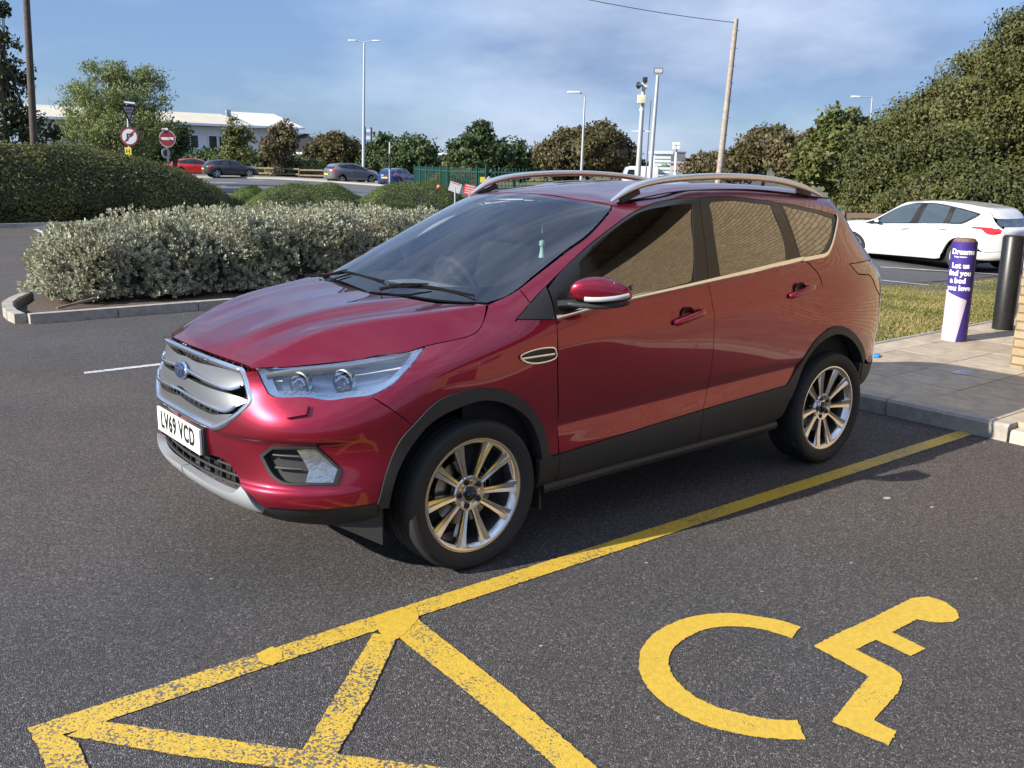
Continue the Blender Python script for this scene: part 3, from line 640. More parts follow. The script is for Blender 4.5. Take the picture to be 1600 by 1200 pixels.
def sheet(rows, nu, nv, creases=(), sym0=True, sym1=True):
    """rows: list of rows of (x,y,z); first/last knot on the centre plane when sym; returns grid (nv_total, nu, 3)"""
    R = np.array(rows, float)
    d = np.linalg.norm(np.diff(R, axis=1), axis=2).mean(0)
    t = np.concatenate([[0], np.cumsum(d)])
    tt = np.linspace(0, t[-1], nu)
    G = []
    for r in R:
        # mirror two knots at the centre plane so that the curve leaves it squarely
        T, Q = list(t), list(r)
        if sym0:
            for k in (1, 2): T.insert(0, -t[k]); Q.insert(0, r[k]*[1, -1, 1])
        if sym1:
            L = t[-1]
            for k in (2, 3): T.append(2*L-t[-k]); Q.append(r[-k]*[1, -1, 1])
        G.append(nspline(T, np.array(Q), tt))
    G = np.array(G)
    cr = [0]+[c for c in creases]+[len(rows)-1]
    out = []
    d = np.linalg.norm(np.diff(R, axis=0), axis=2).mean(1)
    s = np.concatenate([[0], np.cumsum(d)])
    for a, b in zip(cr[:-1], cr[1:]):
        m = max(2, int(round(nv*(s[b]-s[a])/s[-1])))
        ss = np.linspace(s[a], s[b], m+1)
        seg = nspline(s[a:b+1], G[a:b+1].reshape(b-a+1, -1), ss).reshape(m+1, nu, 3)
        out.append(seg if a == 0 else seg[1:])
    return np.concatenate(out, 0)

LOW = [ # bottom to top, front centre to rear centre
 [(0.83,0,0.3),(0.82,0.25,0.3),(0.8,0.44,0.3),(0.745,0.58,0.3),(0.64,0.7,0.3),(0.47,0.78,0.29),(0.25,0.8,0.27),(0,0.8,0.26),(-0.45,0.8,0.27),(-1,0.8,0.27),(-1.55,0.8,0.28),(-2.1,0.8,0.29),(-2.5,0.8,0.32),(-2.8,0.8,0.36),(-3.08,0.77,0.38),(-3.27,0.7,0.39),(-3.4,0.56,0.4),(-3.47,0.32,0.4),(-3.48,0,0.4)],
 [(0.955,0,0.4),(0.945,0.25,0.4),(0.91,0.45,0.395),(0.845,0.61,0.385),(0.705,0.745,0.375),(0.495,0.84,0.365),(0.25,0.865,0.345),(0,0.87,0.33),(-0.45,0.868,0.325),(-1,0.868,0.33),(-1.55,0.868,0.34),(-2.1,0.87,0.35),(-2.5,0.87,0.37),(-2.8,0.868,0.4),(-3.08,0.84,0.43),(-3.3,0.75,0.45),(-3.44,0.6,0.46),(-3.53,0.34,0.46),(-3.55,0,0.46)],
 [(0.965,0,0.5),(0.95,0.25,0.5),(0.91,0.46,0.5),(0.84,0.63,0.495),(0.695,0.775,0.49),(0.49,0.865,0.48),(0.25,0.9,0.465),(0,0.905,0.455),(-0.45,0.9,0.455),(-1,0.9,0.475),(-1.55,0.9,0.5),(-2.1,0.905,0.54),(-2.5,0.91,0.56),(-2.8,0.905,0.57),(-3.08,0.87,0.58),(-3.31,0.78,0.58),(-3.45,0.62,0.58),(-3.54,0.35,0.58),(-3.56,0,0.58)],
 [(0.975,0,0.6),(0.96,0.25,0.6),(0.91,0.46,0.6),(0.825,0.625,0.6),(0.68,0.76,0.6),(0.48,0.858,0.59),(0.25,0.9,0.57),(0,0.905,0.56),(-0.45,0.893,0.545),(-1,0.888,0.56),(-1.55,0.89,0.585),(-2.1,0.9,0.615),(-2.5,0.91,0.64),(-2.8,0.905,0.66),(-3.08,0.87,0.67),(-3.32,0.78,0.67),(-3.46,0.62,0.67),(-3.545,0.35,0.67),(-3.565,0,0.67)],
 [(0.975,0,0.7),(0.96,0.25,0.7),(0.91,0.46,0.7),(0.83,0.635,0.7),(0.685,0.775,0.7),(0.485,0.862,0.7),(0.25,0.9,0.7),(0,0.912,0.71),(-0.45,0.897,0.71),(-1,0.895,0.72),(-1.55,0.898,0.74),(-2.1,0.908,0.77),(-2.5,0.92,0.8),(-2.8,0.918,0.81),(-3.1,0.875,0.81),(-3.33,0.785,0.81),(-3.46,0.63,0.81),(-3.545,0.36,0.81),(-3.565,0,0.81)],
 [(0.96,0,0.81),(0.945,0.25,0.81),(0.885,0.465,0.805),(0.79,0.62,0.81),(0.645,0.75,0.82),(0.46,0.85,0.84),(0.25,0.895,0.87),(0,0.91,0.89),(-0.45,0.904,0.92),(-1,0.905,0.94),(-1.55,0.91,0.97),(-2.1,0.917,1),(-2.5,0.92,1.02),(-2.8,0.915,1.03),(-3.1,0.87,1.03),(-3.33,0.78,1.02),(-3.46,0.63,1.02),(-3.545,0.36,1.02),(-3.565,0,1.02)],
 [(0.94,0,0.9),(0.92,0.25,0.9),(0.85,0.465,0.89),(0.73,0.59,0.895),(0.58,0.705,0.91),(0.405,0.8,0.94),(0.22,0.865,0.965),(0,0.885,0.99),(-0.45,0.9,1.02),(-1,0.9,1.06),(-1.55,0.905,1.1),(-2.1,0.908,1.13),(-2.5,0.9,1.15),(-2.8,0.885,1.16),(-3.1,0.835,1.16),(-3.32,0.74,1.15),(-3.44,0.6,1.14),(-3.53,0.35,1.14),(-3.55,0,1.14)],
 [(0.912,0,0.985),(0.9,0.25,0.98),(0.835,0.475,0.955),(0.69,0.578,0.962),(0.525,0.658,0.975),(0.36,0.728,0.992),(0.18,0.79,1.018),(0,0.832,1.045),(-0.45,0.88,1.085),(-1,0.88,1.145),(-1.55,0.878,1.193),(-2.1,0.868,1.238),(-2.5,0.845,1.268),(-2.8,0.815,1.283),(-3.08,0.765,1.275),(-3.28,0.685,1.262),(-3.38,0.56,1.255),(-3.46,0.33,1.25),(-3.48,0,1.25)],
]
HOOD = [ # centre line outwards, front edge to cowl
 [(.912,0,.985),(.88,0,1.012),(.76,0,1.062),(.46,0,1.134),(.22,0,1.160),(.04,0,1.168)],
 [(.902,.20,.983),(.868,.21,1.008),(.75,.22,1.058),(.45,.25,1.135),(.21,.27,1.162),(.03,.28,1.172)],
 [(.888,.28,.979),(.85,.285,1.003),(.735,.295,1.056),(.45,.34,1.130),(.21,.395,1.162),(.04,.425,1.175)],
 [(.88,.31,.977),(.84,.315,.999),(.715,.33,1.049),(.43,.38,1.118),(.19,.44,1.147),(.0,.475,1.166)],
 [(.855,.41,.968),(.79,.435,.996),(.66,.46,1.052),(.38,.53,1.120),(.12,.61,1.146),(-.09,.67,1.168)],
 [(.845,.45,.963),(.77,.475,.993),(.63,.51,1.053),(.35,.59,1.122),(.07,.685,1.150),(-.15,.763,1.172)],
 [(.835,.475,.955),(.69,.578,.962),(.525,.658,.975),(.27,.762,1.005),(-.02,.828,1.042),(-.30,.868,1.07)],
]
TOP = [ # belt to roof centre, windscreen centre to rear centre
 [(.03,0,1.15),(.0,.30,1.155),(-.08,.60,1.16),(-.17,.765,1.165),(-.27,.855,1.10),(-.50,.88,1.09),(-1,.88,1.146),(-1.55,.878,1.194),(-2.1,.868,1.239),(-2.5,.845,1.269),(-2.8,.815,1.284),(-3.08,.765,1.276),(-3.28,.685,1.263),(-3.38,.56,1.256),(-3.46,.33,1.251),(-3.48,0,1.251)],
 [(-.43,0,1.40),(-.45,.28,1.398),(-.53,.54,1.39),(-.62,.690,1.385),(-.78,.765,1.40),(-.95,.79,1.39),(-1.25,.795,1.39),(-1.65,.79,1.41),(-2.1,.785,1.43),(-2.5,.76,1.43),(-2.75,.735,1.435),(-2.96,.705,1.43),(-3.12,.655,1.42),(-3.20,.56,1.415),(-3.28,.33,1.41),(-3.30,0,1.41)],
 [(-.98,0,1.625),(-.99,.25,1.622),(-1.03,.47,1.607),(-1.07,.595,1.594),(-1.17,.662,1.575),(-1.28,.675,1.585),(-1.5,.672,1.61),(-1.75,.665,1.616),(-2.1,.66,1.612),(-2.5,.655,1.585),(-2.72,.65,1.562),(-2.9,.642,1.545),(-3.02,.615,1.54),(-3.10,.53,1.545),(-3.15,.32,1.555),(-3.16,0,1.56)],
 [(-1.08,0,1.648),(-1.09,.23,1.643),(-1.12,.43,1.628),(-1.17,.54,1.616),(-1.26,.585,1.617),(-1.37,.595,1.625),(-1.57,.598,1.655),(-1.8,.597,1.664),(-2.1,.594,1.662),(-2.5,.59,1.640),(-2.72,.585,1.622),(-2.88,.577,1.606),(-2.98,.555,1.60),(-3.04,.48,1.602),(-3.07,.30,1.608),(-3.08,0,1.61)],
 [(-1.3,0,1.673),(-1.31,.14,1.670),(-1.34,.26,1.660),(-1.38,.32,1.657),(-1.44,.34,1.662),(-1.52,.345,1.670),(-1.66,.345,1.682),(-1.85,.345,1.688),(-2.1,.345,1.688),(-2.4,.342,1.675),(-2.55,.34,1.665),(-2.66,.33,1.656),(-2.73,.31,1.650),(-2.78,.27,1.646),(-2.80,.16,1.646),(-2.81,0,1.646)],
 [(-1.5,0,1.688),(-1.505,0,1.688),(-1.51,0,1.6885),(-1.52,0,1.689),(-1.55,0,1.69),(-1.6,0,1.693),(-1.7,0,1.696),(-1.88,0,1.698),(-2.1,0,1.696),(-2.3,0,1.688),(-2.42,0,1.681),(-2.5,0,1.675),(-2.54,0,1.672),(-2.57,0,1.669),(-2.59,0,1.667),(-2.6,0,1.666)],
]
def sheet_normals(G, flip=1):
    du = np.gradient(G, axis=1); dv = np.gradient(G, axis=0)
    n = np.cross(du, dv); l = np.linalg.norm(n, axis=2, keepdims=True); l[l < 1e-12] = 1
    return n/l*flip
def body_sheets():
    L = sheet(LOW, 300, 70)
    Hd = sheet(HOOD, 80, 60, creases=(5,), sym0=False, sym1=False)
    Tp = sheet(TOP, 260, 90)
    return L, Hd, Tp
class Surf:
    """a set of grids joined into one ray-cast target with smooth normals"""
    def __init__(self, grids):
        V = []; F = []; N = []; o = 0
        for g in grids:
            n = sheet_normals(g); nv, nu, _ = g.shape
            c = g.reshape(-1, 3).mean(0)*[1, 0, 1]
            if ((g-c)*n).sum() < 0: n = -n
            V.append(g.reshape(-1, 3)); N.append(n.reshape(-1, 3))
            i = np.arange(nv*nu).reshape(nv, nu)+o
            F.append(np.stack([i[:-1, :-1], i[:-1, 1:], i[1:, 1:], i[1:, :-1]], -1).reshape(-1, 4))
            o += nv*nu
        self.V = np.concatenate(V); self.N = np.concatenate(N); q = np.concatenate(F)
        self.F = np.concatenate([q[:, [0, 1, 2]], q[:, [0, 2, 3]]])
        self.bvh = BVHTree.FromPolygons(self.V.tolist(), self.F.tolist())
    def _hit(self, loc, idx):
        f = self.F[idx]; a, b, c = self.V[f]; p = np.array(loc)
        v0, v1, v2 = b-a, c-a, p-a
        d00, d01, d11, d20, d21 = v0@v0, v0@v1, v1@v1, v2@v0, v2@v1
        den = d00*d11-d01*d01
        if abs(den) < 1e-16: return p, self.N[f[0]]
        v = (d11*d20-d01*d21)/den; w = (d00*d21-d01*d20)/den
        n = self.N[f[0]]*(1-v-w)+self.N[f[1]]*v+self.N[f[2]]*w
        return p, n/(np.linalg.norm(n)+1e-12)
    def cast(self, o, d):
        r = self.bvh.ray_cast(Vector(o), Vector(d))
        if r[0] is None:
            return None
        return self._hit(r[0], r[2])
    def get(self, o, d):
        r = self.cast(o, d)
        return r if r is not None else self.near((min(max(o[0], -3.5), .95), min(max(o[1], -.9), .9), o[2]))
    def near(self, o):
        r = self.bvh.find_nearest(Vector(o)); return self._hit(r[0], r[2])
# outlines of the car panels, metres, car axes (x forward, y left, z up)
TR = {
 'fender_top': [(0.186,0.778,1.024),(0.083,0.8,1.038),(-0.008,0.815,1.051),(-0.064,0.813,1.068),(-0.11,0.794,1.104),(-0.168,0.752,1.171)],
 'fender_ws': [(-0.173,0.746,1.175),(-0.258,0.762,1.2),(-0.335,0.763,1.229),(-0.348,0.826,1.171),(-0.252,0.847,1.108),(-0.462,0.878,1.092)],
 'gap_front': [(-0.452,0.904,0.919),(-0.472,0.894,0.672),(-0.478,0.9,0.458)],
 'arch_f_out': [(-0.422,0.9,0.456),(-0.422,0.9,0.456),(-0.397,0.894,0.555),(-0.347,0.898,0.65),(-0.263,0.907,0.741),(-0.164,0.913,0.802),(-0.033,0.914,0.837),(0.098,0.91,0.838),(0.214,0.903,0.81),(0.325,0.892,0.723),(0.381,0.883,0.668),(0.447,0.872,0.529),(0.482,0.862,0.407)],
 'bw': [(0.325,0.893,0.725),(0.415,0.876,0.801),(0.484,0.828,0.857)],
 'hl_low': [(0.255,0.818,0.986),(0.335,0.844,0.937),(0.399,0.847,0.895),(0.484,0.827,0.86),(0.56,0.785,0.852),(0.626,0.744,0.842),(0.69,0.677,0.851),(0.782,0.587,0.846),(0.8,0.555,0.856),(0.805,0.521,0.893),(0.818,0.495,0.949)],
 'belt': [(-0.462,0.878,1.092),(-0.705,0.877,1.122),(-0.946,0.878,1.146),(-1.231,0.879,1.17),(-1.51,0.877,1.194),(-1.9,0.871,1.227),(-2.353,0.853,1.265)],
 'gap_B': [(-1.647,0.663,1.62),(-1.586,0.74,1.52),(-1.563,0.79,1.407),(-1.539,0.836,1.295),(-1.51,0.877,1.194),(-1.514,0.9,1.119),(-1.526,0.91,1.035),(-1.54,0.906,0.863),(-1.544,0.896,0.723),(-1.532,0.889,0.6),(-1.492,0.898,0.52)],
 'gap_B_low': [(-1.492,0.898,0.52),(-1.485,0.894,0.421),(-1.501,0.864,0.333)],
 'sill_top': [(-0.478,0.9,0.458),(-0.843,0.899,0.481),(-1.258,0.898,0.507),(-1.492,0.898,0.52),(-1.852,0.901,0.54),(-2.215,0.907,0.562)],
 'sill_bot': [(-0.423,0.844,0.299),(-0.522,0.86,0.315),(-0.882,0.866,0.326),(-1.307,0.865,0.332),(-1.501,0.864,0.333),(-1.836,0.864,0.335),(-2.111,0.861,0.336),(-2.206,0.877,0.37)],
 'gap_C': [(-2.353,0.853,1.265),(-2.398,0.857,1.252),(-2.433,0.869,1.226),(-2.469,0.887,1.184),(-2.484,0.903,1.14),(-2.481,0.916,1.068),(-2.485,0.921,0.993),(-2.506,0.923,0.916),(-2.535,0.923,0.848)],
 'divider': [(-2.338,0.672,1.584),(-2.325,0.728,1.514),(-2.332,0.769,1.439),(-2.338,0.812,1.35),(-2.338,0.849,1.273)],
 'arch_r_out': [(-2.215,0.907,0.562),(-2.282,0.905,0.629),(-2.352,0.91,0.702),(-2.4,0.915,0.758),(-2.45,0.919,0.806),(-2.535,0.923,0.848),(-2.608,0.925,0.865),(-2.688,0.925,0.861),(-2.762,0.922,0.842),(-2.883,0.908,0.781),(-3.003,0.886,0.7),(-3.064,0.873,0.626)],
 'arch_r_in': [(-2.279,0.905,0.511),(-2.336,0.907,0.627),(-2.393,0.912,0.709),(-2.464,0.917,0.77),(-2.544,0.921,0.805),(-2.63,0.923,0.82),(-2.699,0.922,0.813),(-2.787,0.917,0.784),(-2.884,0.904,0.732),(-2.99,0.886,0.645),(-3.042,0.877,0.555),(-3.131,0.819,0.423)],
 'arch_f_in': [(-0.372,0.901,0.447),(-0.352,0.896,0.546),(-0.292,0.9,0.651),(-0.188,0.91,0.732),(-0.033,0.915,0.786),(0.099,0.911,0.775),(0.241,0.901,0.727),(0.35,0.888,0.617),(0.409,0.881,0.508),(0.435,0.87,0.399)],
 'chrome_q': [(-2.349,0.856,1.258),(-2.496,0.844,1.272),(-2.612,0.833,1.281),(-2.692,0.807,1.317),(-2.777,0.767,1.372),(-2.901,0.698,1.468),(-2.916,0.676,1.502)],
 'chrome_q_in': [(-2.354,0.846,1.279),(-2.488,0.834,1.29),(-2.594,0.822,1.303),(-2.66,0.8,1.333),(-2.737,0.766,1.381),(-2.858,0.704,1.47)],
 'A_out': [(-0.252,0.847,1.108),(-0.34,0.827,1.166),(-0.425,0.81,1.219),(-0.56,0.786,1.296),(-0.722,0.759,1.385),(-0.84,0.742,1.443),(-0.963,0.724,1.496),(-1.084,0.697,1.542),(-1.216,0.67,1.577),(-1.325,0.654,1.6),(-1.418,0.657,1.612),(-1.534,0.664,1.618),(-1.647,0.663,1.62)],
 'frame_top': [(-1.647,0.663,1.62),(-1.777,0.654,1.625),(-1.897,0.654,1.624),(-2.128,0.663,1.608),(-2.338,0.672,1.584),(-2.483,0.67,1.571),(-2.622,0.673,1.55),(-2.775,0.673,1.528),(-2.916,0.676,1.502)],
 'ws_edge': [(-0.335,0.763,1.229),(-0.428,0.749,1.274),(-0.521,0.739,1.318),(-0.654,0.725,1.382),(-0.788,0.716,1.443),(-0.915,0.682,1.511),(-1.025,0.634,1.569),(-1.046,0.612,1.583)],
 'ws_head': [(-1.046,0.612,1.583),(-1.014,0.48,1.601),(-0.99,0.339,1.613)],
 'ws_base': [(-0.335,0.763,1.229),(-0.258,0.762,1.2),(-0.177,0.732,1.182),(-0.109,0.625,1.172),(-0.059,0.493,1.163),(-0.032,0.317,1.172)],
 'taillamp': [(-2.828,0.85,1.222),(-2.952,0.832,1.222),(-3.126,0.79,1.221),(-3.241,0.752,1.208),(-3.28,0.748,1.182)],
 'taillamp_low': [(-3.155,0.854,1.044),(-3.097,0.856,1.108),(-3.065,0.855,1.134),(-2.976,0.869,1.145),(-2.899,0.877,1.154),(-2.863,0.866,1.186),(-2.828,0.85,1.222)],
 'grille': [(0.917,0,0.97),(0.906,0.242,0.96),(0.87,0.41,0.946),(0.855,0.444,0.939),(0.849,0.46,0.906),(0.851,0.494,0.846),(0.86,0.506,0.815),(0.902,0.46,0.76),(0.94,0.358,0.697),(0.956,0.28,0.693),(0.971,0.137,0.701)],
 'bumper_bottom': [(0.86,0.603,0.401),(0.817,0.668,0.405),(0.726,0.749,0.404),(0.607,0.819,0.407),(0.481,0.862,0.406)],
 'lowgrille': [(0.86,0.603,0.401),(0.89,0.556,0.438),(0.909,0.481,0.474),(0.92,0.416,0.529),(0.935,0.36,0.554),(0.95,0.279,0.556),(0.959,0.201,0.553)],
 'lip_out': [(0.842,0.559,0.359),(0.852,0.334,0.327),(0.9,0.247,0.358),(0.931,0.087,0.378),(0.969,0,0.424)],
 'lip_in': [(0.842,0.559,0.359),(0.89,0.556,0.433),(0.905,0.497,0.472),(0.928,0.422,0.42),(0.944,0.35,0.422),(0.96,0.236,0.429),(0.969,0.086,0.429),(0.971,0,0.455)],
 'fog': [(0.861,0.568,0.612),(0.836,0.614,0.653),(0.77,0.695,0.661),(0.695,0.757,0.663),(0.654,0.776,0.618),(0.609,0.808,0.563),(0.634,0.808,0.503),(0.724,0.75,0.504),(0.809,0.67,0.503),(0.841,0.613,0.539)],
 'washer': [(0.759,0.658,0.809),(0.693,0.711,0.819),(0.714,0.725,0.784),(0.778,0.675,0.77)],
 'sail': [(-0.252,0.847,1.108),(-0.34,0.827,1.166),(-0.425,0.81,1.219),(-0.537,0.79,1.283),(-0.466,0.878,1.092)],
 'fd_glass': [(-0.61,0.87,1.132),(-0.677,0.788,1.335),(-0.804,0.759,1.415),(-0.925,0.742,1.471),(-1.055,0.719,1.522),(-1.163,0.699,1.553),(-1.259,0.696,1.571),(-1.428,0.694,1.587),(-1.56,0.692,1.592),(-1.512,0.748,1.506),(-1.466,0.807,1.362),(-1.415,0.867,1.212),(-1.19,0.873,1.182),(-0.951,0.872,1.161),(-0.751,0.872,1.142)],
 'rd_glass': [(-1.701,0.685,1.596),(-1.831,0.678,1.601),(-1.941,0.677,1.6),(-2.104,0.684,1.587),(-2.24,0.687,1.575),(-2.239,0.739,1.505),(-2.239,0.78,1.428),(-2.223,0.827,1.331),(-2.2,0.859,1.259),(-1.903,0.869,1.234),(-1.612,0.872,1.213),(-1.63,0.826,1.323),(-1.653,0.772,1.453)],
 'q_glass': [(-2.36,0.689,1.562),(-2.489,0.691,1.545),(-2.651,0.691,1.524),(-2.855,0.695,1.485),(-2.805,0.729,1.434),(-2.723,0.772,1.374),(-2.653,0.801,1.333),(-2.578,0.824,1.3),(-2.459,0.837,1.288),(-2.348,0.846,1.28),(-2.348,0.798,1.378),(-2.349,0.743,1.484)],
 'vent': [(-0.229,0.905,0.956),(-0.318,0.903,0.975),(-0.416,0.904,0.973),(-0.436,0.904,0.953),(-0.433,0.904,0.921),(-0.34,0.907,0.911),(-0.264,0.908,0.923)],
 'handle_f': [(-1.203,0.906,1.023),(-1.268,0.903,1.066),(-1.378,0.906,1.064),(-1.451,0.908,1.045)],
 'handle_r': [(-2.15,0.914,1.098),(-2.226,0.907,1.132),(-2.389,0.911,1.11)],
 'cup_f': [(-1.325,0.907,1.035)],
 'cup_r': [(-2.252,0.913,1.102)],
 'mud': [(0.481,0.862,0.406),(0.437,0.869,0.399),(0.418,0.81,0.306),(0.441,0.786,0.287),(0.486,0.776,0.291),(0.592,0.732,0.298),(0.665,0.709,0.32),(0.707,0.664,0.316),(0.778,0.641,0.347),(0.825,0.578,0.352)],
 'band1': [(0.927,0.022,0.94),(0.926,0.109,0.934),(0.899,0.311,0.94),(0.858,0.438,0.933),(0.854,0.456,0.898),(0.864,0.45,0.874),(0.895,0.392,0.857),(0.925,0.276,0.866),(0.941,0.124,0.88),(0.942,-0,0.892)],
 'band2': [(0.95,-0,0.86),(0.947,0.135,0.854),(0.929,0.283,0.848),(0.885,0.432,0.841),(0.863,0.488,0.83),(0.868,0.491,0.815),(0.896,0.451,0.792),(0.918,0.403,0.769),(0.943,0.307,0.772),(0.961,0.14,0.783),(0.961,0.004,0.802)],
 'band3': [(0.967,0.013,0.767),(0.967,0.098,0.758),(0.955,0.251,0.748),(0.946,0.31,0.746),(0.919,0.405,0.762),(0.899,0.457,0.772),(0.901,0.46,0.762),(0.94,0.358,0.699),(0.956,0.28,0.696),(0.971,0.137,0.704),(0.974,0.069,0.704)],
 'foglens': [(0.772,0.691,0.653),(0.696,0.757,0.664),(0.608,0.809,0.564),(0.633,0.808,0.503),(0.752,0.728,0.505),(0.733,0.728,0.561)],
 'badge': [(0.943,0.033,0.886)],
}
# ================================================================ the red car
M_RED = mat('candy_red_paint', (.24, .0035, .016), rough=.32, metal=.65, coat=1)
def _flake():
    t = M_RED.node_tree; b = t.nodes['Principled BSDF']
    lw = t.nodes.new('ShaderNodeLayerWeight'); lw.inputs[0].default_value = .35
    mx = t.nodes.new('ShaderNodeMix'); mx.data_type = 'RGBA'; mx.inputs[6].default_value = (.25, .0018, .021, 1); mx.inputs[7].default_value = (.085, .001, .012, 1)
    t.links.new(lw.outputs['Facing'], mx.inputs[0]); t.links.new(mx.outputs[2], b.inputs['Base Color'])
    c = t.nodes.new('ShaderNodeTexCoord'); v = t.nodes.new('ShaderNodeTexVoronoi'); v.inputs['Scale'].default_value = 900
    nm = t.nodes.new('ShaderNodeBump'); nm.inputs['Distance'].default_value = .0002; nm.inputs['Strength'].default_value = .25
    t.links.new(c.outputs['Object'], v.inputs['Vector']); t.links.new(v.outputs['Distance'], nm.inputs['Height']); t.links.new(nm.outputs[0], b.inputs['Normal'])
    b.inputs['Coat IOR'].default_value = 1.52
    o = t.nodes.new('ShaderNodeTexNoise'); o.inputs['Scale'].default_value = 5; ob = t.nodes.new('ShaderNodeBump'); ob.inputs['Distance'].default_value = .0006; ob.inputs['Strength'].default_value = .5
    t.links.new(c.outputs['Object'], o.inputs['Vector']); t.links.new(o.outputs['Fac'], ob.inputs['Height']); t.links.new(ob.outputs[0], b.inputs['Coat Normal'])
_flake()
M_CLAD = mat('black_textured_plastic', (.022, .022, .023), rough=.55, bump=.0004, bscale=900)
M_GLOSSBLK = mat('gloss_black_trim', (.008, .008, .009), rough=.12)
M_PIANO = mat('satin_black_frame', (.015, .014, .013), rough=.28)
M_CHROME = mat('chrome', (.85, .86, .88), rough=.08, metal=1)
M_SATIN = mat('satin_silver', (.27, .28, .29), rough=.34, metal=.85)
M_WIPER = mat('wiper_black', (.006, .006, .006), rough=.8, spec=.1)
M_RAILS = mat('rail_silver', (.62, .62, .62), rough=.30, metal=.85)
M_LIP = mat('silver_lip_paint', (.33, .35, .37), rough=.42, metal=.3)
M_RUB = mat('tyre_rubber', (.016, .016, .017), rough=.72, bump=.0006, bscale=300)
M_ALLOY = mat('alloy_wheel', (.66, .65, .63), rough=.20, metal=1)
M_ALLOYDK = mat('alloy_groove', (.12, .12, .12), rough=.4, metal=.6)
M_DARK = mat('dark_cavity', (.006, .006, .006), rough=.9)
M_INT = mat('interior_black', (.016, .017, .019), rough=.75, spec=.12, noise=.3, nscale=60)
M_SEAT = mat('seat_cloth', (.012, .0125, .014), rough=.9, spec=.05, noise=.3, nscale=90)
M_LINER = mat('headliner_grey', (.42, .43, .42), rough=.95)
M_TRIM = mat('pillar_trim', (.36, .38, .39), rough=.8)
M_WS = glass_mat('windscreen_glass', (.86, .94, .95), .085, gain=1.2)
M_GLASS = glass_mat('side_glass', (.74, .80, .76), .16)
M_PRIV = glass_mat('privacy_glass', (.10, .11, .10), .17)
M_LENS = glass_mat('lamp_lens', (.96, .98, 1.0), .10)
M_HLIN = mat('headlamp_sky_silver', (.78, .86, .96), rough=.22, metal=.35)  # bluish base colour carries the sky reflection of the silver housing
M_STRIP = mat('clear_led_strip', (.42, .46, .50), rough=.14, coat=1, metal=.85, bump=.004, bscale=45)
M_TAIL = mat('tail_lamp_red', (.34, .02, .012), rough=.06, coat=1)
M_TAILC = mat('tail_lamp_clear', (.20, .035, .022), rough=.08, coat=1)
M_AMBER = mat('indicator_clear', (.40, .42, .44), rough=.2, coat=1)
M_PLATEW = mat('plate_white', (.82, .83, .82), rough=.3)
M_BLUE = mat('badge_blue', (.006, .02, .085), rough=.2, coat=1)
M_INK = mat('plate_black', (.01, .01, .01), rough=.5)
M_DISC = mat('brake_disc', (.35, .34, .32), rough=.3, metal=1)

_bs = body_sheets(); S = Surf(list(_bs)+[g*np.array([1, -1, 1]) for g in _bs])
car = empty('parked_car', (-.3, 0, 0), 0, 'dark red five-door car with silver roof rails, parked in front beside the yellow line', 'car')
car.location = (0, 0, 0)
def TRp(k, a=None, b=None, rev=False):
    q = [tuple(v) for v in TR[k][a:b]]; return q[::-1] if rev else q
rowH = LOW[-1]
# ---- bonnet
hoodside = [(.835, .475, .955), (.69, .578, .962), (.525, .658, .975), (.36, .722, .994), (.27, .762, 1.005)]+TRp('fender_top')
rearedge = [(-.12, .70, 1.170), (-.04, .55, 1.168), (.015, .40, 1.174), (.05, .20, 1.172)]
half = [(.912, 0, .985), (.902, .2, .983), (.888, .28, .979), (.855, .41, .968)]+hoodside+rearedge
full = half+[(.06, 0, 1.168)]+[(x, -y, z) for x, y, z in rearedge[::-1]]+[(x, -y, z) for x, y, z in hoodside[::-1]]+[(.855, -.41, .968), (.888, -.28, .979), (.902, -.2, .983)]
make_panel('bonnet', [patch(S, full, (.25, 0, 1), h=.011, gap=.002, skirt=.02)], M_RED, car)
# ---- wings
fpoly = TRp('fender_top')+[(-.258, .7625, 1.1995), (-.3349, .7628, 1.2289), (-.3482, .8258, 1.1709), (-.2521, .8471, 1.108), (-.4624, .8776, 1.0918)]+TRp('gap_front')+TRp('arch_f_out', 1, 10)+[tuple(q) for q in TR['bw'][1:]]+TRp('hl_low', 0, 3, True)
side_panels('front_wing', [patch(S, fpoly, (.3, .9, .45), h=.022, nsm=3)], M_RED, car)
# ---- doors
fd = TRp('belt', 0, 5)+TRp('gap_B', 5, 11)+TRp('sill_top', 0, 4, True)+TRp('gap_front', None, None, True)
def crease(V, Nn, P2):
    # pressed line low on the doors and a shoulder line through the handles
    x, z = V[:, 0], V[:, 2]
    def line(z0, s, w, a): return a*np.exp(-((z-(z0+s*(x+.5)))/w)**2)
    f = lambda x, z: (-.007*np.exp(-((z-(.60-.030*(x+.5)))/.035)**2)+.006/(1+np.exp(-(z-(.985-.065*(x+.5)))/.006)))*1.0
    g = lambda V: -.007*np.exp(-((V[:, 2]-(.60-.030*(V[:, 0]+.5)))/.035)**2)+.006/(1+np.exp((V[:, 2]-(.995-.060*(V[:, 0]+.5)))/.007))
    e = 1e-3; d0 = g(V); dz = (g(V+[0, 0, e])-d0)/e; dx = (g(V+[e, 0, 0])-d0)/e
    N2 = Nn-np.stack([dx, 0*dx, dz], 1); N2 /= np.linalg.norm(N2, axis=1, keepdims=True)
    return V+Nn*(d0-.003)[:, None], N2
fdp = side_panels('front_door', [patch(S, fd, (0, 1, .1), h=.014, disp=crease)], M_RED, car)
rd = TRp('belt', 4, 7)+TRp('gap_C', 1, 9)+TRp('arch_r_out', 0, 5, True)+TRp('sill_top', 3, 6, True)+TRp('gap_B', 4, 10, True)
rdp = side_panels('rear_door', [patch(S, rd, (0, 1, .1), h=.014, disp=crease)], M_RED, car)
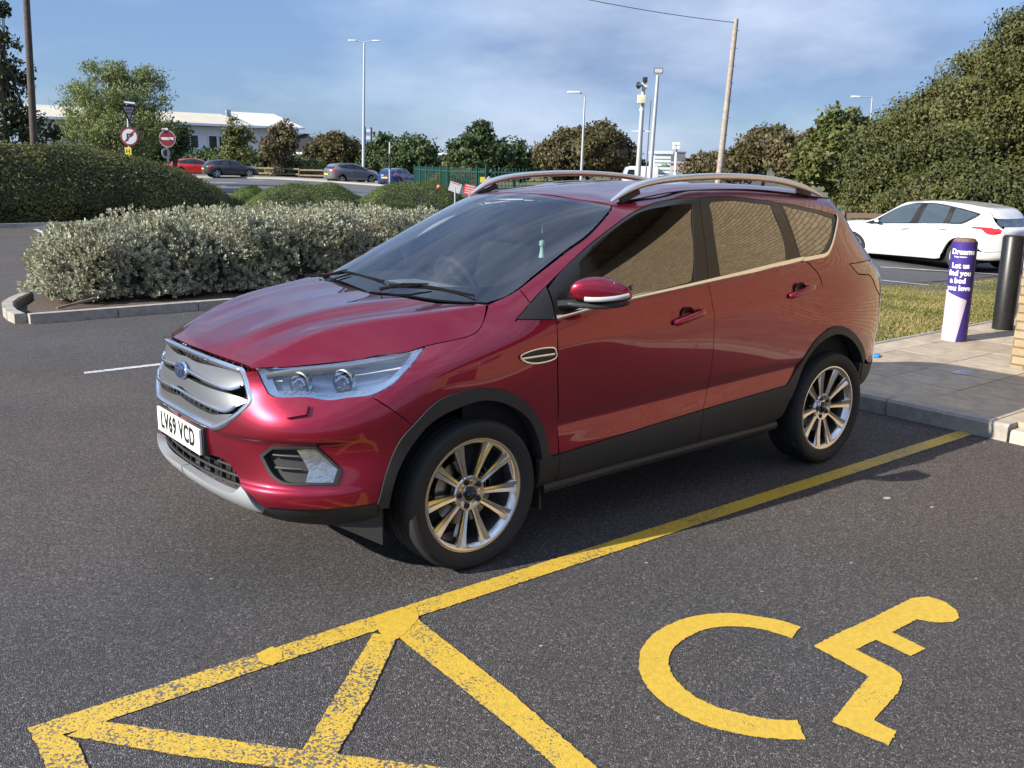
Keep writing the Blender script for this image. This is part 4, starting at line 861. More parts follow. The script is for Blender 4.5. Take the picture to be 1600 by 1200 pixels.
# ---- body side: pillars, roof edge, rear quarter
ditch = [(-1.10, .602, 1.598), (-1.26, .597, 1.617), (-1.57, .604, 1.653), (-2.1, .60, 1.66), (-2.5, .596, 1.638), (-2.8, .585, 1.612), (-2.98, .56, 1.60)]
rear = [(-3.06, .575, 1.545), (-3.14, .60, 1.45), (-3.22, .62, 1.35), (-3.33, .63, 1.258), (-3.44, .62, 1.14), (-3.46, .63, .95), (-3.46, .63, .81), (-3.455, .63, .67), (-3.45, .64, .60)]
tl = TRp('taillamp')+[(-3.36, .70, 1.19), (-3.41, .665, 1.12), (-3.40, .70, 1.03), (-3.33, .78, .99), (-3.23, .83, .99)]+TRp('taillamp_low', 0, 6)
sf = TRp('ws_edge')+ditch+rear+[(-3.31, .785, .575), (-3.15, .855, .572)]+TRp('arch_r_out', 5, None, True)+TRp('gap_C', None, 8, True)+TRp('chrome_q', 0, 7)+TRp('frame_top', 0, 8, True)+TRp('A_out', 1, 12, True)+[(-.3482, .8258, 1.1709)]
side_panels('body_side', [patch(S, sf, (-.28, .9, .30), holes=[tl], h=.022, nsm=2, skirt=.015)], M_RED, car)
# ---- roof
hd = TRp('ws_head'); cpos = [(-.985, 0, 1.625)]
hdf = [(x-.012, y, z+.004) for x, y, z in hd]
rh = [(-.995, 0, 1.63)]+hdf[::-1]+ditch+[(-3.06, .42, 1.603), (-3.08, .2, 1.61)]
roof = rh+[(-3.085, 0, 1.611)]+[(x, -y, z) for x, y, z in rh[1:][::-1]]
make_panel('roof', [patch(S, roof, (0, 0, 1), h=.03, gap=.002, skirt=.01)], M_RED, car)
sp = [(-3.085, 0, 1.608), (-3.08, .2, 1.606), (-3.06, .42, 1.60), (-2.985, .555, 1.595), (-3.07, .57, 1.54), (-3.14, .59, 1.45), (-3.20, .55, 1.415), (-3.28, .33, 1.41), (-3.30, 0, 1.41)]
make_panel('tailgate_spoiler', [patch(S, sp, (-1, .3, .4), h=.04, skirt=.01)], M_RED, car, both=True)
tgg = [(-3.305, 0, 1.405), (-3.285, .33, 1.405), (-3.205, .55, 1.405), (-3.235, .60, 1.34), (-3.34, .60, 1.262), (-3.46, .33, 1.256), (-3.475, 0, 1.256)]
make_panel('rear_window', [patch(S, tgg, (-1, .3, .4), h=.04, skirt=.005)], M_PRIV, car, both=True)
tgl = [(-3.48, 0, 1.245), (-3.46, .33, 1.245), (-3.385, .56, 1.245), (-3.43, .62, 1.15), (-3.46, .62, .95), (-3.45, .64, .60), (-3.545, .35, .60), (-3.565, 0, .60)]
make_panel('tailgate', [patch(S, tgl, (-1, .5, 0), h=.04, skirt=.01)], M_RED, car, both=True)
rb = [(-3.55, 0, .595), (-3.54, .35, .595), (-3.45, .64, .595), (-3.31, .785, .570), (-3.15, .855, .567), (-2.995, .89, .60), (-2.99, .89, .45), (-3.06, .82, .40), (-3.27, .70, .40), (-3.40, .56, .41), (-3.47, .32, .41), (-3.48, 0, .41)]
make_panel('rear_bumper', [patch(S, rb, (-1, .9, 0), h=.03, skirt=.03, off=.004)], M_CLAD, car, both=True)
for s in (1,):
    side_panels('tail_lamp', [patch(S, tl, (-.5, .85, .1), h=.02, gap=.006, off=.003, bulge=.008, skirt=.02)], M_TAILC, car)
# ---- front bumper
fogp = TRp('fog')
bump = [(.958, 0, .685)]+TRp('grille', 4, 11, True)+[tuple(q) for q in TR['grille'][3:4]]+[(.8142, .5095, .948)]+TRp('hl_low', 3, None, True)+TRp('bw', 0, 2, True)+TRp('arch_f_out', 9, 13)+TRp('bumper_bottom', None, -1, True)+TRp('lowgrille')+[(.965, 0, .552)]
def bsculpt(V, Nn, P2):
    # the brow above the fog lamp, the scallop round it and the ledge below
    def g(V):
        y = np.abs(V[:, 1]); z = V[:, 2]; w = np.clip((y-.30)/.15, 0, 1)*np.clip((.86-y)/.08, 0, 1)
        brow = .015/(1+np.exp(-(z-(.672+.02*(y-.5)))/.0042))
        ledge = .013/(1+np.exp((z-(.478))/.0045))
        return w*(brow+ledge)-.006*w
    e = 1e-3; d0 = g(V); G = np.stack([(g(V+[e, 0, 0])-d0)/e, (g(V+[0, e, 0])-d0)/e, (g(V+[0, 0, e])-d0)/e], 1)
    G = G-Nn*(G*Nn).sum(1, keepdims=True)
    N2 = Nn-G; N2 /= np.linalg.norm(N2, axis=1, keepdims=True)
    return V+Nn*d0[:, None], N2
make_panel('front_bumper', [patch(S, bump, (1, .85, 0), holes=[fogp], h=.009, disp=bsculpt, skirt=.02, nsm=1)], M_RED, car, both=True)
# black lower bumper and silver lip
lowb = TRp('bumper_bottom')+[(.48, .85, .30), (.60, .74, .285), (.70, .62, .285), (.78, .48, .29), (.80, .30, .30), (.82, 0, .30), (.93, 0, .40), (.92, .25, .385), (.88, .42, .375), (.845, .56, .37)]
make_panel('lower_bumper', [patch(S, lowb, (1, .85, -.3), h=.025, skirt=.03)], M_CLAD, car, both=True)
lip = [(.845, .575, .372), (.86, .50, .372), (.885, .42, .376), (.915, .28, .385), (.93, .12, .392), (.935, 0, .395), (.966, 0, .445), (.962, .14, .442), (.952, .27, .434), (.935, .38, .43), (.915, .45, .437), (.905, .495, .470), (.893, .535, .445)]
make_panel('silver_lip', [patch(S, lip, (1, .5, -.2), h=.014, skirt=.04, off=.012)], M_LIP, car, both=True)
# lower intake: dark mesh with bars
lg = [(.93, 0, .44), (.92, .25, .43), (.905, .42, .435), (.90, .49, .47), (.91, .43, .53), (.93, .36, .556), (.945, .28, .558), (.96, 0, .556)]
make_panel('intake_backing', [patch(S, lg, (1, .3, 0), h=.03, off=-.07, skirt=0)], M_DARK, car, both=True)
b = MB()
for z in (.455, .49, .525): 
    pts = []
    for y in np.linspace(-.46, .46, 25):
        hit = S.get((3, y, z), (-1, 0, 0)); pts.append((hit[0][0]-.030, y, z))
    b.tube(pts, .006, 6, flat=(1.6, 1))
for y in (-.40, -.30, -.20, -.10, 0, .10, .20, .30, .40):
    hit = S.get((3, y, .49), (-1, 0, 0)); b.box((hit[0][0]-.036, y, .495), (.02, .008, .11))
b.build('intake_grille', M_CLAD, car)
# fog lamps
side_panels('fog_lamp_pocket', [patch(S, fogp, (1, .85, 0), h=.03, off=-.030, gap=-.004, skirt=0), patch(S, fogp, (1, .85, 0), holes=[[tuple(np.array(q)*.88+np.array(fogp).mean(0)*.12) for q in fogp]], h=.015, off=.002, skirt=.04)], M_CLAD, car)
side_panels('fog_lamp', [patch(S, TRp('foglens'), (1, .85, 0), h=.02, off=-.006, gap=.010, bulge=.006, skirt=.02)], M_STRIP, car)
for s in (1, -1):
    b = MB()
    for z, ya, yb in ((.617, .615, .70), (.565, .625, .71)):
        pts = []
        for k in np.linspace(0, 1, 6):
            y = ya+(yb-ya)*k; q = S.get((3, y, z), (-1, 0, 0)); pts.append((q[0][0]-.012, y*s, z))
        b.tube(pts, .005, 6)
    b.build('fog_slat', M_CLAD, car)
# washer flap
side_panels('washer_flap', [patch(S, TRp('washer'), (1, .85, 0), h=.01, off=.026, bulge=.005, skirt=.03)], M_RED, car)
# ---- grille
gr = TRp('grille')
gfull = gr+[(x, -y, z) for x, y, z in gr[::-1]]
ring = catmull([(x+.006, y, z) for x, y, z in gfull if abs(y) > .02]+[], 4, True)
b = MB(); b.tube(ring+[ring[0]], .011, 8, cap=False, flat=(1, 1.3)); b.build('grille_surround', M_CHROME, car, smooth=60)
gb = [(.915, 0, .972)]+[tuple(q) for q in gr[1:]]+[(.958, 0, .685)]
make_panel('grille_backing', [patch(S, gb, (1, 0, 0), h=.03, off=-.05, gap=0, skirt=0)], M_DARK, car, both=True)
gi = [q for q in gb]; cen = np.array([.90, 0, .82])
b = MB()
for y in np.arange(-.42, .43, .052):
    for z0, z1 in ((.935, .962), (.74, .80)):
        q = S.get((3, y, (z0+z1)/2), (-1, 0, 0)); b.box((q[0][0]-.03, y, (z0+z1)/2), (.02, .014, z1-z0))
tag(b.build('grille_teeth', M_CLAD, car), kind='stuff')
for k, (nm, cut) in enumerate((('band1', (5, 10)), ('band2', (6, 11)), ('band3', None))):
    q = TRp(nm); q[0] = (q[0][0], 0, q[0][2]); q[-1] = (q[-1][0], 0, q[-1][2]); q = [v for i, v in enumerate(q) if v[1] > .02 or i in (0, len(q)-1)]
    if k == 2: q[-1] = (q[-1][0], 0, .704)
    make_panel('grille_bar', [patch(S, q, (1, .2, .1), h=.012, off=.001, bulge=.007, skirt=.03, gap=.004)], M_SATIN, car, both=True)
    if cut:
        e = TR[nm][cut[0]:cut[1]]; e = [v for v in e if v[1] > .03]
        e = [np.array(v)+[.010, 0, .004] for v in e]; line = catmull(e+[(e[-1][0]+.002, 0, e[-1][2]+.008)]+[v*[1, -1, 1] for v in e[::-1]], 4)
        b = MB(); b.tube(line, .0075, 6); b.build('grille_chrome_strip', M_CHROME, car, smooth=60)
# badge
Mb = Matrix.Translation((.955, 0, .880)) @ Matrix.Rotation(R(80), 4, 'Y')
b = MB(); b.lathe([(0, .008), (.05, .009), (.060, .008), (.064, 0)], 40, Mb @ Matrix.Diagonal((.62, 1.12, 1, 1))); o = b.build('badge_rim', M_CHROME, car, smooth=60)
bdg = MB().lathe([(0, .0125), (.045, .0115), (.0545, .0095)], 40, Mb @ Matrix.Diagonal((.60, 1.13, 1, 1))).build('badge', M_BLUE, car, smooth=60)
def text_mesh(txt, size, M, name, material, parent=None, extrude=.0008, offset=0., align='CENTER', sx=1., spacing=1.):
    cu = bpy.data.curves.new(name, 'FONT'); cu.body = txt; cu.size = size; cu.extrude = extrude; cu.offset = offset; cu.align_x = align; cu.align_y = 'CENTER'; cu.space_character = spacing; cu.resolution_u = 4
    o = bpy.data.objects.new(name+'_curve', cu); COL.objects.link(o)
    dg = bpy.context.evaluated_depsgraph_get(); me = bpy.data.meshes.new_from_object(o.evaluated_get(dg))
    bpy.data.objects.remove(o); bpy.data.curves.remove(cu)
    me.transform(M @ Matrix.Diagonal((sx, 1, 1, 1))); me.name = name
    me.materials.clear(); return link(name, me, parent, [material])
# x of text -> +y of the car seen from the front (reads left to right), up -> z, normal -> +x
MF = Matrix(((0, 0, 1, 0), (1, 0, 0, 0), (0, 1, 0, 0), (0, 0, 0, 1)))
text_mesh('Ford', .045, Matrix.Translation((.9690, 0, .8845)) @ Matrix.Rotation(R(-10), 4, 'Y') @ MF @ Matrix.Shear('XZ', 4, (0, 0)), 'badge_lettering', M_CHROME, car, offset=.0003)
# ---- number plate
zc = .612
plate = MB().box((.985, 0, zc), (.012, .52, .112)).build('number_plate', M_PLATEW, car, bevel=.003)
MB().box((.950, 0, zc), (.052, .534, .124)).build('plate_holder', M_CLAD, car, bevel=.003)
text_mesh('LV69 VCD', .108, Matrix.Translation((.9925, 0, zc+.003)) @ MF, 'plate_lettering', M_INK, plate, offset=.0030, sx=.80, extrude=.0008, spacing=1.12)
# ---- headlamps
hlp = [(.832, .478, .955)]+[(.69, .578, .961), (.525, .658, .973), (.36, .722, .992), (.27, .762, 1.003), (.188, .777, 1.02)]+TRp('hl_low')
hlp = hlp[:-1]+[tuple(TR['hl_low'][-1])]
dirh = (1, .9, .15)
side_panels('headlamp_lens', [patch(S, hlp, dirh, h=.02, gap=.002, off=.002, bulge=.004, skirt=.015)], M_LENS, car)
cen = np.array(hlp).mean(0)
shr = [tuple(np.array(q)*.86+cen*.14) for q in hlp]
side_panels('headlamp_housing', [patch(S, hlp, dirh, holes=[shr], h=.02, off=-.008, gap=.002, skirt=0), patch(S, shr, dirh, h=.03, off=-.075, gap=-.01, skirt=0)], M_HLIN, car)
def inside(a, b, k): return tuple(np.array(a)*(1-k)+np.array(b)*k)
lowl = [tuple(q) for q in TR['hl_low'][2:]]
lup = [(x, y-.012, z+.032) for x, y, z in lowl]
side_panels('daytime_light_strip', [patch(S, lowl+lup[::-1], dirh, h=.015, off=-.012, gap=.003, bulge=.004, skirt=.01)], M_STRIP, car)
for s in (1, -1):
    for (x, y, z, r, dk) in ((.665, .60, .895, .046, 0), (.52, .70, .905, .046, 1)):
        ax = Vector((1, .45*s, .0)).normalized(); Mx = Matrix.Translation((x+.0, y*s, z)) @ ax.to_track_quat('Z', 'Y').to_matrix().to_4x4()
        o = MB().lathe([(r, .03), (r*.92, .0), (r*.7, -.02), (r*.3, -.03), (0, -.032)], 28, Mx).build('headlamp_reflector', M_CHROME, car, smooth=60)
        MB().lathe([(r*1.12, .030), (r, .032), (r*.97, .026)], 28, Mx).build('reflector_ring', mat('reflector_shade', (.12, .14, .17), rough=.3, metal=.5), o, smooth=60)
        MB().lathe([(0, .018), (r*.3, .014), (r*.5, 0), (r*.5, -.02)], 20, Mx).build('bulb_lens', M_LENS, o, smooth=60)
    b = MB(); b.tube(catmull([(.79, .52*s, .925), (.66, .615*s, .945), (.50, .70*s, .955), (.33, .765*s, .975)], 6), .009, 8, flat=(1, 1.8)); b.build('headlamp_upper_trim', M_SATIN, car)
# ---- cladding
def arch_band(o_, i_):
    return [tuple(q) for q in o_]+[tuple(q) for q in i_[::-1]]
ai = TRp('arch_f_in'); ao = TRp('arch_f_out', 1)
ao2 = ao+[(.485, .857, .36)]; ai2 = ai+[(.440, .855, .36)]
fc = TRp('arch_f_out', 1, 2)+TRp('arch_f_out', 2, 13)+[(.470, .868, .385), (.432, .868, .385)]+TRp('arch_f_in', None, None, True)
side_panels('front_arch_cladding', [patch(S, fc, (.15, 1, 0), h=.018, off=.009, gap=-.001, skirt=.07)], M_CLAD, car)
rc = TRp('arch_r_out')+[(-3.02, .885, .57)]+[(-3.02, .86, .44)]+TRp('arch_r_in', 1, None, True)[1:]+[(-2.265, .905, .47)]
side_panels('rear_arch_cladding', [patch(S, rc, (-.15, 1, 0), h=.018, off=.009, gap=-.001, skirt=.07)], M_CLAD, car)
s1_poly = [(-.352, .90, .452), (-.48, .90, .458), (-.486, .86, .318), (-.37, .848, .295)]
side_panels('sill_end_cladding', [patch(S, s1_poly, (0, 1, 0), h=.02, off=.008, skirt=.03)], M_CLAD, car)
s2 = TRp('sill_top', 0, 4)+TRp('gap_B_low', 1, None)+[(-1.3, .866, .330), (-.88, .866, .326), (-.486, .86, .318)]
side_panels('front_door_cladding', [patch(S, s2, (0, 1, 0), h=.02, off=.010, skirt=.03)], M_CLAD, car)
s3 = [(-1.4925, .8981, .52), (-1.852, .9011, .5402), (-2.2149, .9068, .5624), (-2.262, .905, .49), (-2.225, .88, .372), (-2.11, .866, .340), (-1.836, .864, .336), (-1.503, .864, .333), (-1.4847, .8943, .4213)]
side_panels('rear_door_cladding', [patch(S, s3, (0, 1, 0), h=.02, off=.010, skirt=.03)], M_CLAD, car)
for s in (1, -1):
    b = MB(); b.tube([(-.42, .845*s, .285), (-.9, .853*s, .300), (-1.6, .853*s, .308), (-2.2, .850*s, .315)], .03, 8, flat=(.9, 1)); b.build('sill', M_CLAD, car)
# ---- glass and frames
wsh = [(.012, 0, 1.162), (-.03, .3172, 1.165)]+TRp('ws_base', 0, 5, True)+TRp('ws_edge')[1:]+TRp('ws_head', 1)+[(-.985, 0, 1.625)]
make_panel('windscreen', [patch(S, wsh, (.7, 0, 1), h=.03, gap=.004, off=.002, skirt=0, fit=(2, 4))], M_WS, car, both=True)
wa = np.array(wsh); wc = np.array([-.50, 0, 1.39])
inner = [(-.075, 0, 1.205), (-.115, .32, 1.208), (-.19, .52, 1.215), (-.255, .63, 1.23), (-.33, .685, 1.262), (-.45, .69, 1.317), (-.62, .675, 1.398), (-.80, .645, 1.475), (-.915, .600, 1.525), (-.955, .55, 1.548), (-.955, .44, 1.566), (-.93, .24, 1.590), (-.925, 0, 1.597)]
b0 = patch(S, wsh, (.7, 0, 1), h=.03, gap=.003, off=-.006, skirt=0, holes=[inner], fit=(2, 4))
make_panel('windscreen_border', [b0], M_GLOSSBLK, car, both=True)
fdf = TRp('A_out', 3, 13)+TRp('gap_B', 1, 5)+TRp('belt', 0, 4, True)
fdf = [tuple(q) for q in [TR['fender_ws'][5]]]+[(-.4662, .845, 1.17), (-.4662, .822, 1.235), (-.5596, .786, 1.2965)]+TRp('A_out', 4, 13)+TRp('gap_B', 1, 5)+TRp('belt', 1, 4, True)
fg = TRp('fd_glass')
side_panels('front_door_frame', [patch(S, fdf, (0, .95, .35), holes=[fg], h=.02, off=.0, skirt=.03)], M_PIANO, car)
fgl = side_panels('front_door_window', [patch(S, fg, (0, .95, .35), h=.03, off=-.006, gap=-.006, skirt=0, fit=(1, 2))], M_GLASS, car)
rdf = TRp('gap_B', 0, 4)+[tuple(TR['gap_B'][4])]+TRp('belt', 5, 6)+TRp('divider', None, None, True)+TRp('frame_top', 1, 4, True)
rg = TRp('rd_glass')
side_panels('rear_door_frame', [patch(S, rdf, (0, .95, .35), holes=[rg], h=.02, skirt=.02)], M_PIANO, car)
side_panels('rear_door_window', [patch(S, rg, (0, .95, .35), h=.03, off=-.005, gap=-.005, skirt=0, fit=(1, 2))], M_PRIV, car)
qf = TRp('frame_top', 4, 8)+TRp('chrome_q', 0, 7, True)+TRp('divider', 0, 5, True)
qg = TRp('q_glass')
side_panels('quarter_frame', [patch(S, qf, (0, .95, .35), holes=[qg], h=.02, skirt=.02)], M_PIANO, car)
side_panels('quarter_window', [patch(S, qg, (0, .95, .35), h=.03, off=-.002, gap=-.005, skirt=0, fit=(1, 2))], M_PRIV, car)
sail = [(-.2521, .8471, 1.108), (-.3482, .8258, 1.170), (-.4248, .8097, 1.2189), (-.458, .805, 1.240), (-.460, .84, 1.17), (-.4585, .8770, 1.0918)]
side_panels('sail_panel', [patch(S, sail, (0, .95, .35), h=.02, off=.003, skirt=.015)], M_CLAD, car)
ch = TR['belt']+TR['chrome_q'][1:]
for s in (1, -1):
    def strip(a, b_, nm, zoff=.010):
        pts = []
        for q in ch[a:b_]:
            r_ = S.near(np.array(q)+[0, 0, zoff]); pts.append(tuple((r_[0]+r_[1]*.004)*[1, s, 1]))
        m = MB(); m.tube(catmull(pts, 5), .0125, 8, flat=(.45, 1)); m.build(nm, M_CHROME, car, smooth=60)
    strip(0, 5, 'window_chrome'); strip(4, 7, 'window_chrome'); strip(6, 13, 'window_chrome', .004)
# ---- handles
for s in (1, -1):
    for (x, z) in ((-1.325, 1.036), (-2.262, 1.103)):
        q = S.get((x, 3, z), (0, -1, 0))[0]; y = q[1]*s
        ax = Matrix.Translation((x, y, z)) @ Matrix.Rotation(R(-90*s), 4, 'X')
        MB().lathe([(0, -.004), (.038, -.002), (.052, .0035), (.055, .0036)], 28, ax @ Matrix.Diagonal((1, .95, 1, 1))).build('handle_recess', mat('recess_shade_red', (.015, .001, .002), rough=.35), car, smooth=60)  # shade of the hollow put into a darker red on a nearly flat dish
        p0 = [(x+.105, y+.006*s, z-.022), (x+.085, y+.022*s, z-.018), (x, y+.030*s, z-.0), (x-.09, y+.026*s, z+.016), (x-.118, y+.008*s, z+.021)]
        m = MB(); m.tube(catmull(p0, 5), [.010]*3+[.013]*15+[.010]*3, 12, flat=(.8, 1.35)); m.build('door_handle', M_RED, car, smooth=60)
# ---- wing vent
for s in (1, -1):
    P = [(x, y*s, z) for x, y, z in [(q[0], q[1]+.006, q[2]) for q in TR['vent']]]
    m = MB(); pp = catmull(P, 3, True); m.tube(pp+[pp[0]], .004, 6, cap=False, flat=(1, 1.2)); m.build('wing_vent_rim', M_CHROME, car, smooth=60)
    m = MB(); m.tube([(-.24, .912*s, .942), (-.43, .910*s, .942)], .003, 6, flat=(1, 2)); m.build('wing_vent_bar', M_CHROME, car, smooth=60)
side_panels('wing_vent', [patch(S, TRp('vent'), (0, 1, 0), h=.02, off=.003, skirt=.003)], M_CLAD, car)
# ---- roof rails
for s in (1, -1):
    P = [(-1.055, .598, 1.604), (-1.12, .602, 1.640), (-1.20, .606, 1.674), (-1.34, .61, 1.703), (-1.55, .614, 1.722), (-1.86, .618, 1.732), (-2.15, .616, 1.726), (-2.40, .612, 1.709), (-2.62, .606, 1.676), (-2.76, .60, 1.645), (-2.86, .594, 1.618)]
    pts = catmull([(x, y*s, z) for x, y, z in P], 4); n = len(pts)
    rr = [.008+.014*min(1, min(i, n-1-i)/7) for i in range(n)]
    m = MB(); m.tube(pts, rr, 14, flat=(1.1, .85)); m.build('roof_rail', M_RAILS, car, smooth=60)
    for (a, b_) in (((-1.13, .60, 1.62), (-1.24, .60, 1.66)), ((-2.60, .60, 1.66), (-2.74, .596, 1.638))):
        m = MB(); m.box(((a[0]+b_[0])/2, a[1]*s, (a[2]+b_[2])/2-.01), (.14, .022, .03), Matrix.Rotation(math.atan2(-(b_[2]-a[2]), b_[0]-a[0]), 3, 'Y')); m.build('rail_foot', M_CLAD, car, bevel=.006)
    m = MB(); m.tube(catmull([(x, y*s, z+.001) for x, y, z in ditch], 4), .006, 6, flat=(1.4, .6)); m.build('roof_seam', M_CLAD, car)
# ---- door mirrors
def blob(rows, name, material, parent, s, sub=2, cap=True):
    """closed loft: list of rings (each a list of points), smoothed"""
    V = [(x, y*s, z) for r in rows for x, y, z in r]; n = len(rows[0]); F = []
    for i in range(len(rows)-1):
        for k in range(n): F.append((i*n+k, i*n+(k+1) % n, (i+1)*n+(k+1) % n, (i+1)*n+k))
    F.append(tuple(range(n))); F.append(tuple((len(rows)-1)*n+k for k in range(n)))
    me = bpy.data.meshes.new(name); me.from_pydata(V, [], F)
    bm = bmesh.new(); bm.from_mesh(me); bmesh.ops.recalc_face_normals(bm, faces=bm.faces); bm.to_mesh(me); bm.free()
    o = link(name, me, parent, [material]); md = o.modifiers.new('s', 'SUBSURF'); md.levels = sub; md.render_levels = sub
    for f in me.polygons: f.use_smooth = True
    return o
def mring(y, xc, zc, hx, zt, zb, tw=0):
    """cross-section of the mirror housing at lateral position y; front is +x"""
    return [(xc+hx*.55, y, zt-.010), (xc+hx*.98, y, zc+(zt-zc)*.45), (xc+hx, y, zc-.01), (xc+hx*.85, y, zb+.004), (xc-hx*.3, y, zb), (xc-hx*.8, y, zb+.012), (xc-hx*.85, y, zc), (xc-hx*.7, y, zt-.012), (xc-hx*.1, y, zt)]
for s in (1, -1):
    T = .012
    rings = [mring(.895, -.565, 1.225, .040, 1.262, 1.180), mring(.905, -.570, 1.225, .055, 1.275, 1.176), mring(.94, -.600, 1.228, .070, 1.292, 1.172), mring(.985, -.640, 1.226, .068, 1.292, 1.170), mring(1.03, -.690, 1.215, .055, 1.272, 1.172), mring(1.055, -.735, 1.205, .036, 1.240, 1.176), mring(1.062, -.75, 1.203, .022, 1.225, 1.185)]
    mc = blob(rings, 'mirror_cap', M_RED, car, s)
    rings = [mring(.875, -.555, 1.165, .045, 1.178, 1.152), mring(.90, -.575, 1.165, .060, 1.186, 1.146), mring(.95, -.620, 1.16, .067, 1.180, 1.138), mring(1.0, -.665, 1.158, .062, 1.178, 1.138), mring(1.04, -.71, 1.16, .050, 1.184, 1.146), mring(1.056, -.74, 1.165, .036, 1.188, 1.156)]
    blob(rings, 'mirror_base', M_CLAD, car, s)
    m = MB(); m.tube([(-.50, .84*s, 1.155), (-.535, .865*s, 1.158), (-.57, .90*s, 1.160)], [.026, .024, .022], 10, flat=(1.5, .8)); m.build('mirror_stalk', M_CLAD, car, smooth=60)
    m = MB(); m.tube(catmull([(-.556, .962*s, 1.190), (-.578, .995*s, 1.190), (-.615, 1.028*s, 1.192), (-.672, 1.056*s, 1.197), (-.735, 1.066*s, 1.205)], 5), .011, 8, flat=(.6, 1)); m.build('mirror_indicator', M_AMBER, car, smooth=60)
    m = MB(); m.box((-.70, .975*s, 1.222), (.006, .12, .09), Matrix.Rotation(R(-25*s), 3, 'Z')); m.build('mirror_glass', M_CHROME, car, bevel=.002)
# ---- wheels
def make_wheel(x, y, s, name='wheel', dup_of=None):
    w = bpy.data.objects.new(name, None); COL.objects.link(w); w.parent = car; w.location = (x, y*s, .347); w.empty_display_size = .1
    w.rotation_euler = (0, R(0), 0 if s == 1 else math.pi)
    A = Matrix.Rotation(R(-90), 4, 'X')          # axis z -> +y
    prof = [(.262, -.100), (.285, -.112), (.315, -.117), (.335, -.108), (.3435, -.092), (.346, -.072), (.3465, -.066)]
    tr = []
    for c in (-.045, 0, .045): tr += [(.3468, c-.012), (.3468, c-.005), (.340, c-.004), (.340, c+.004), (.3468, c+.005)]
    prof += tr+[(.3465, .066), (.346, .072), (.3435, .092), (.335, .108), (.325, .114), (.318, .1165), (.316, .1155), (.300, .1165), (.285, .113), (.272, .106), (.262, .100)]
    MB().lathe(prof, 96, A).build('tyre', M_RUB, w, smooth=25)
    m = MB(); 
    m.lathe([(.262, -.10), (.235, -.095), (.225, -.05), (.228, .03), (.236, .078), (.243, .090)], 72, A)
    m.build('rim_barrel', mat('rim_barrel', (.18, .18, .18), rough=.4, metal=.8), w, smooth=40)
    MB().lathe([(.228, .064), (.236, .084), (.246, .0955), (.255, .100), (.263, .099), (.266, .092)], 96, A).build('rim_lip', M_ALLOY, w, smooth=50)
    sp = MB()
    for k in range(10):
        a = R(36*k+(1.5 if k % 2 else -1.5)+0); ca, sa = math.cos(a), math.sin(a)
        # spoke: ridge in the middle with a groove, flaring outwards
        st = [(.045, .016, .062, .040), (.08, .015, .067, .042), (.13, .0175, .074, .040), (.18, .0225, .082, .042), (.215, .0275, .0895, .046), (.242, .0315, .0955, .055)]
        V = []
        for (r, hw, yo, yi) in st:
            for (t, yy) in ((-hw, yo-.010), (-hw*.86, yo), (-hw*.16, yo-.004), (0, yo-.011), (hw*.16, yo-.004), (hw*.86, yo), (hw, yo-.010), (hw*.8, yi), (-hw*.8, yi)):
                V.append((r*ca-t*sa, yy, r*sa+t*ca))
        n = 9; F = []
        for i in range(len(st)-1):
            for j in range(n): F.append((i*n+j, i*n+(j+1) % n, (i+1)*n+(j+1) % n, (i+1)*n+j))
        one = MB().add(V, F).build('spoke', M_ALLOY, w, smooth=22)
    MB().lathe([(.088, .040), (.086, .058), (.078, .066), (.060, .064), (.050, .058), (.036, .060), (.034, .066)], 40, A).build('hub', M_ALLOY, w, smooth=40)
    MB().lathe([(.034, .066), (.030, .0715), (0, .073)], 30, A).build('hub_cap', M_GLOSSBLK, w, smooth=60)
    MB().lathe([(.0205, .0725), (.019, .0745), (0, .075)], 24, A @ Matrix.Diagonal((1, .5, 1, 1))).build('hub_emblem', M_BLUE, w, smooth=60)
    for k in range(5):
        a = R(72*k+18-90+72*0+0); m = MB(); m.lathe([(.0125, .05), (.0125, .066), (.010, .070), (0, .071)], 12, Matrix.Translation((.059*math.cos(a), 0, .059*math.sin(a))) @ A); m.build('wheel_nut', mat('wheel_nut', (.05, .05, .05), rough=.35, metal=.8), w, smooth=40)
        m = MB(); m.lathe([(.0165, .0655), (.0155, .0658), (.0130, .058)], 16, Matrix.Translation((.059*math.cos(a), 0, .059*math.sin(a))) @ A)
        m.build('nut_recess', M_ALLOYDK, w, smooth=40)
    MB().lathe([(.07, .012), (.155, .012), (.158, .006), (.158, -.012)], 60, A).build('brake_disc', M_DISC, w, smooth=30)
    m = MB()
    for k in range(7):
        a = R(130+10*k); m.box((.125*math.cos(a), .0, .125*math.sin(a)), (.03, .06, .07), Matrix.Rotation(-a, 3, 'Y'))
    m.build('brake_caliper', mat('caliper', (.22, .22, .23), rough=.4, metal=.6), w, bevel=.004)
    return w
for x in (0, -2.69):
    for s in (1, -1): make_wheel(x, .785, s)
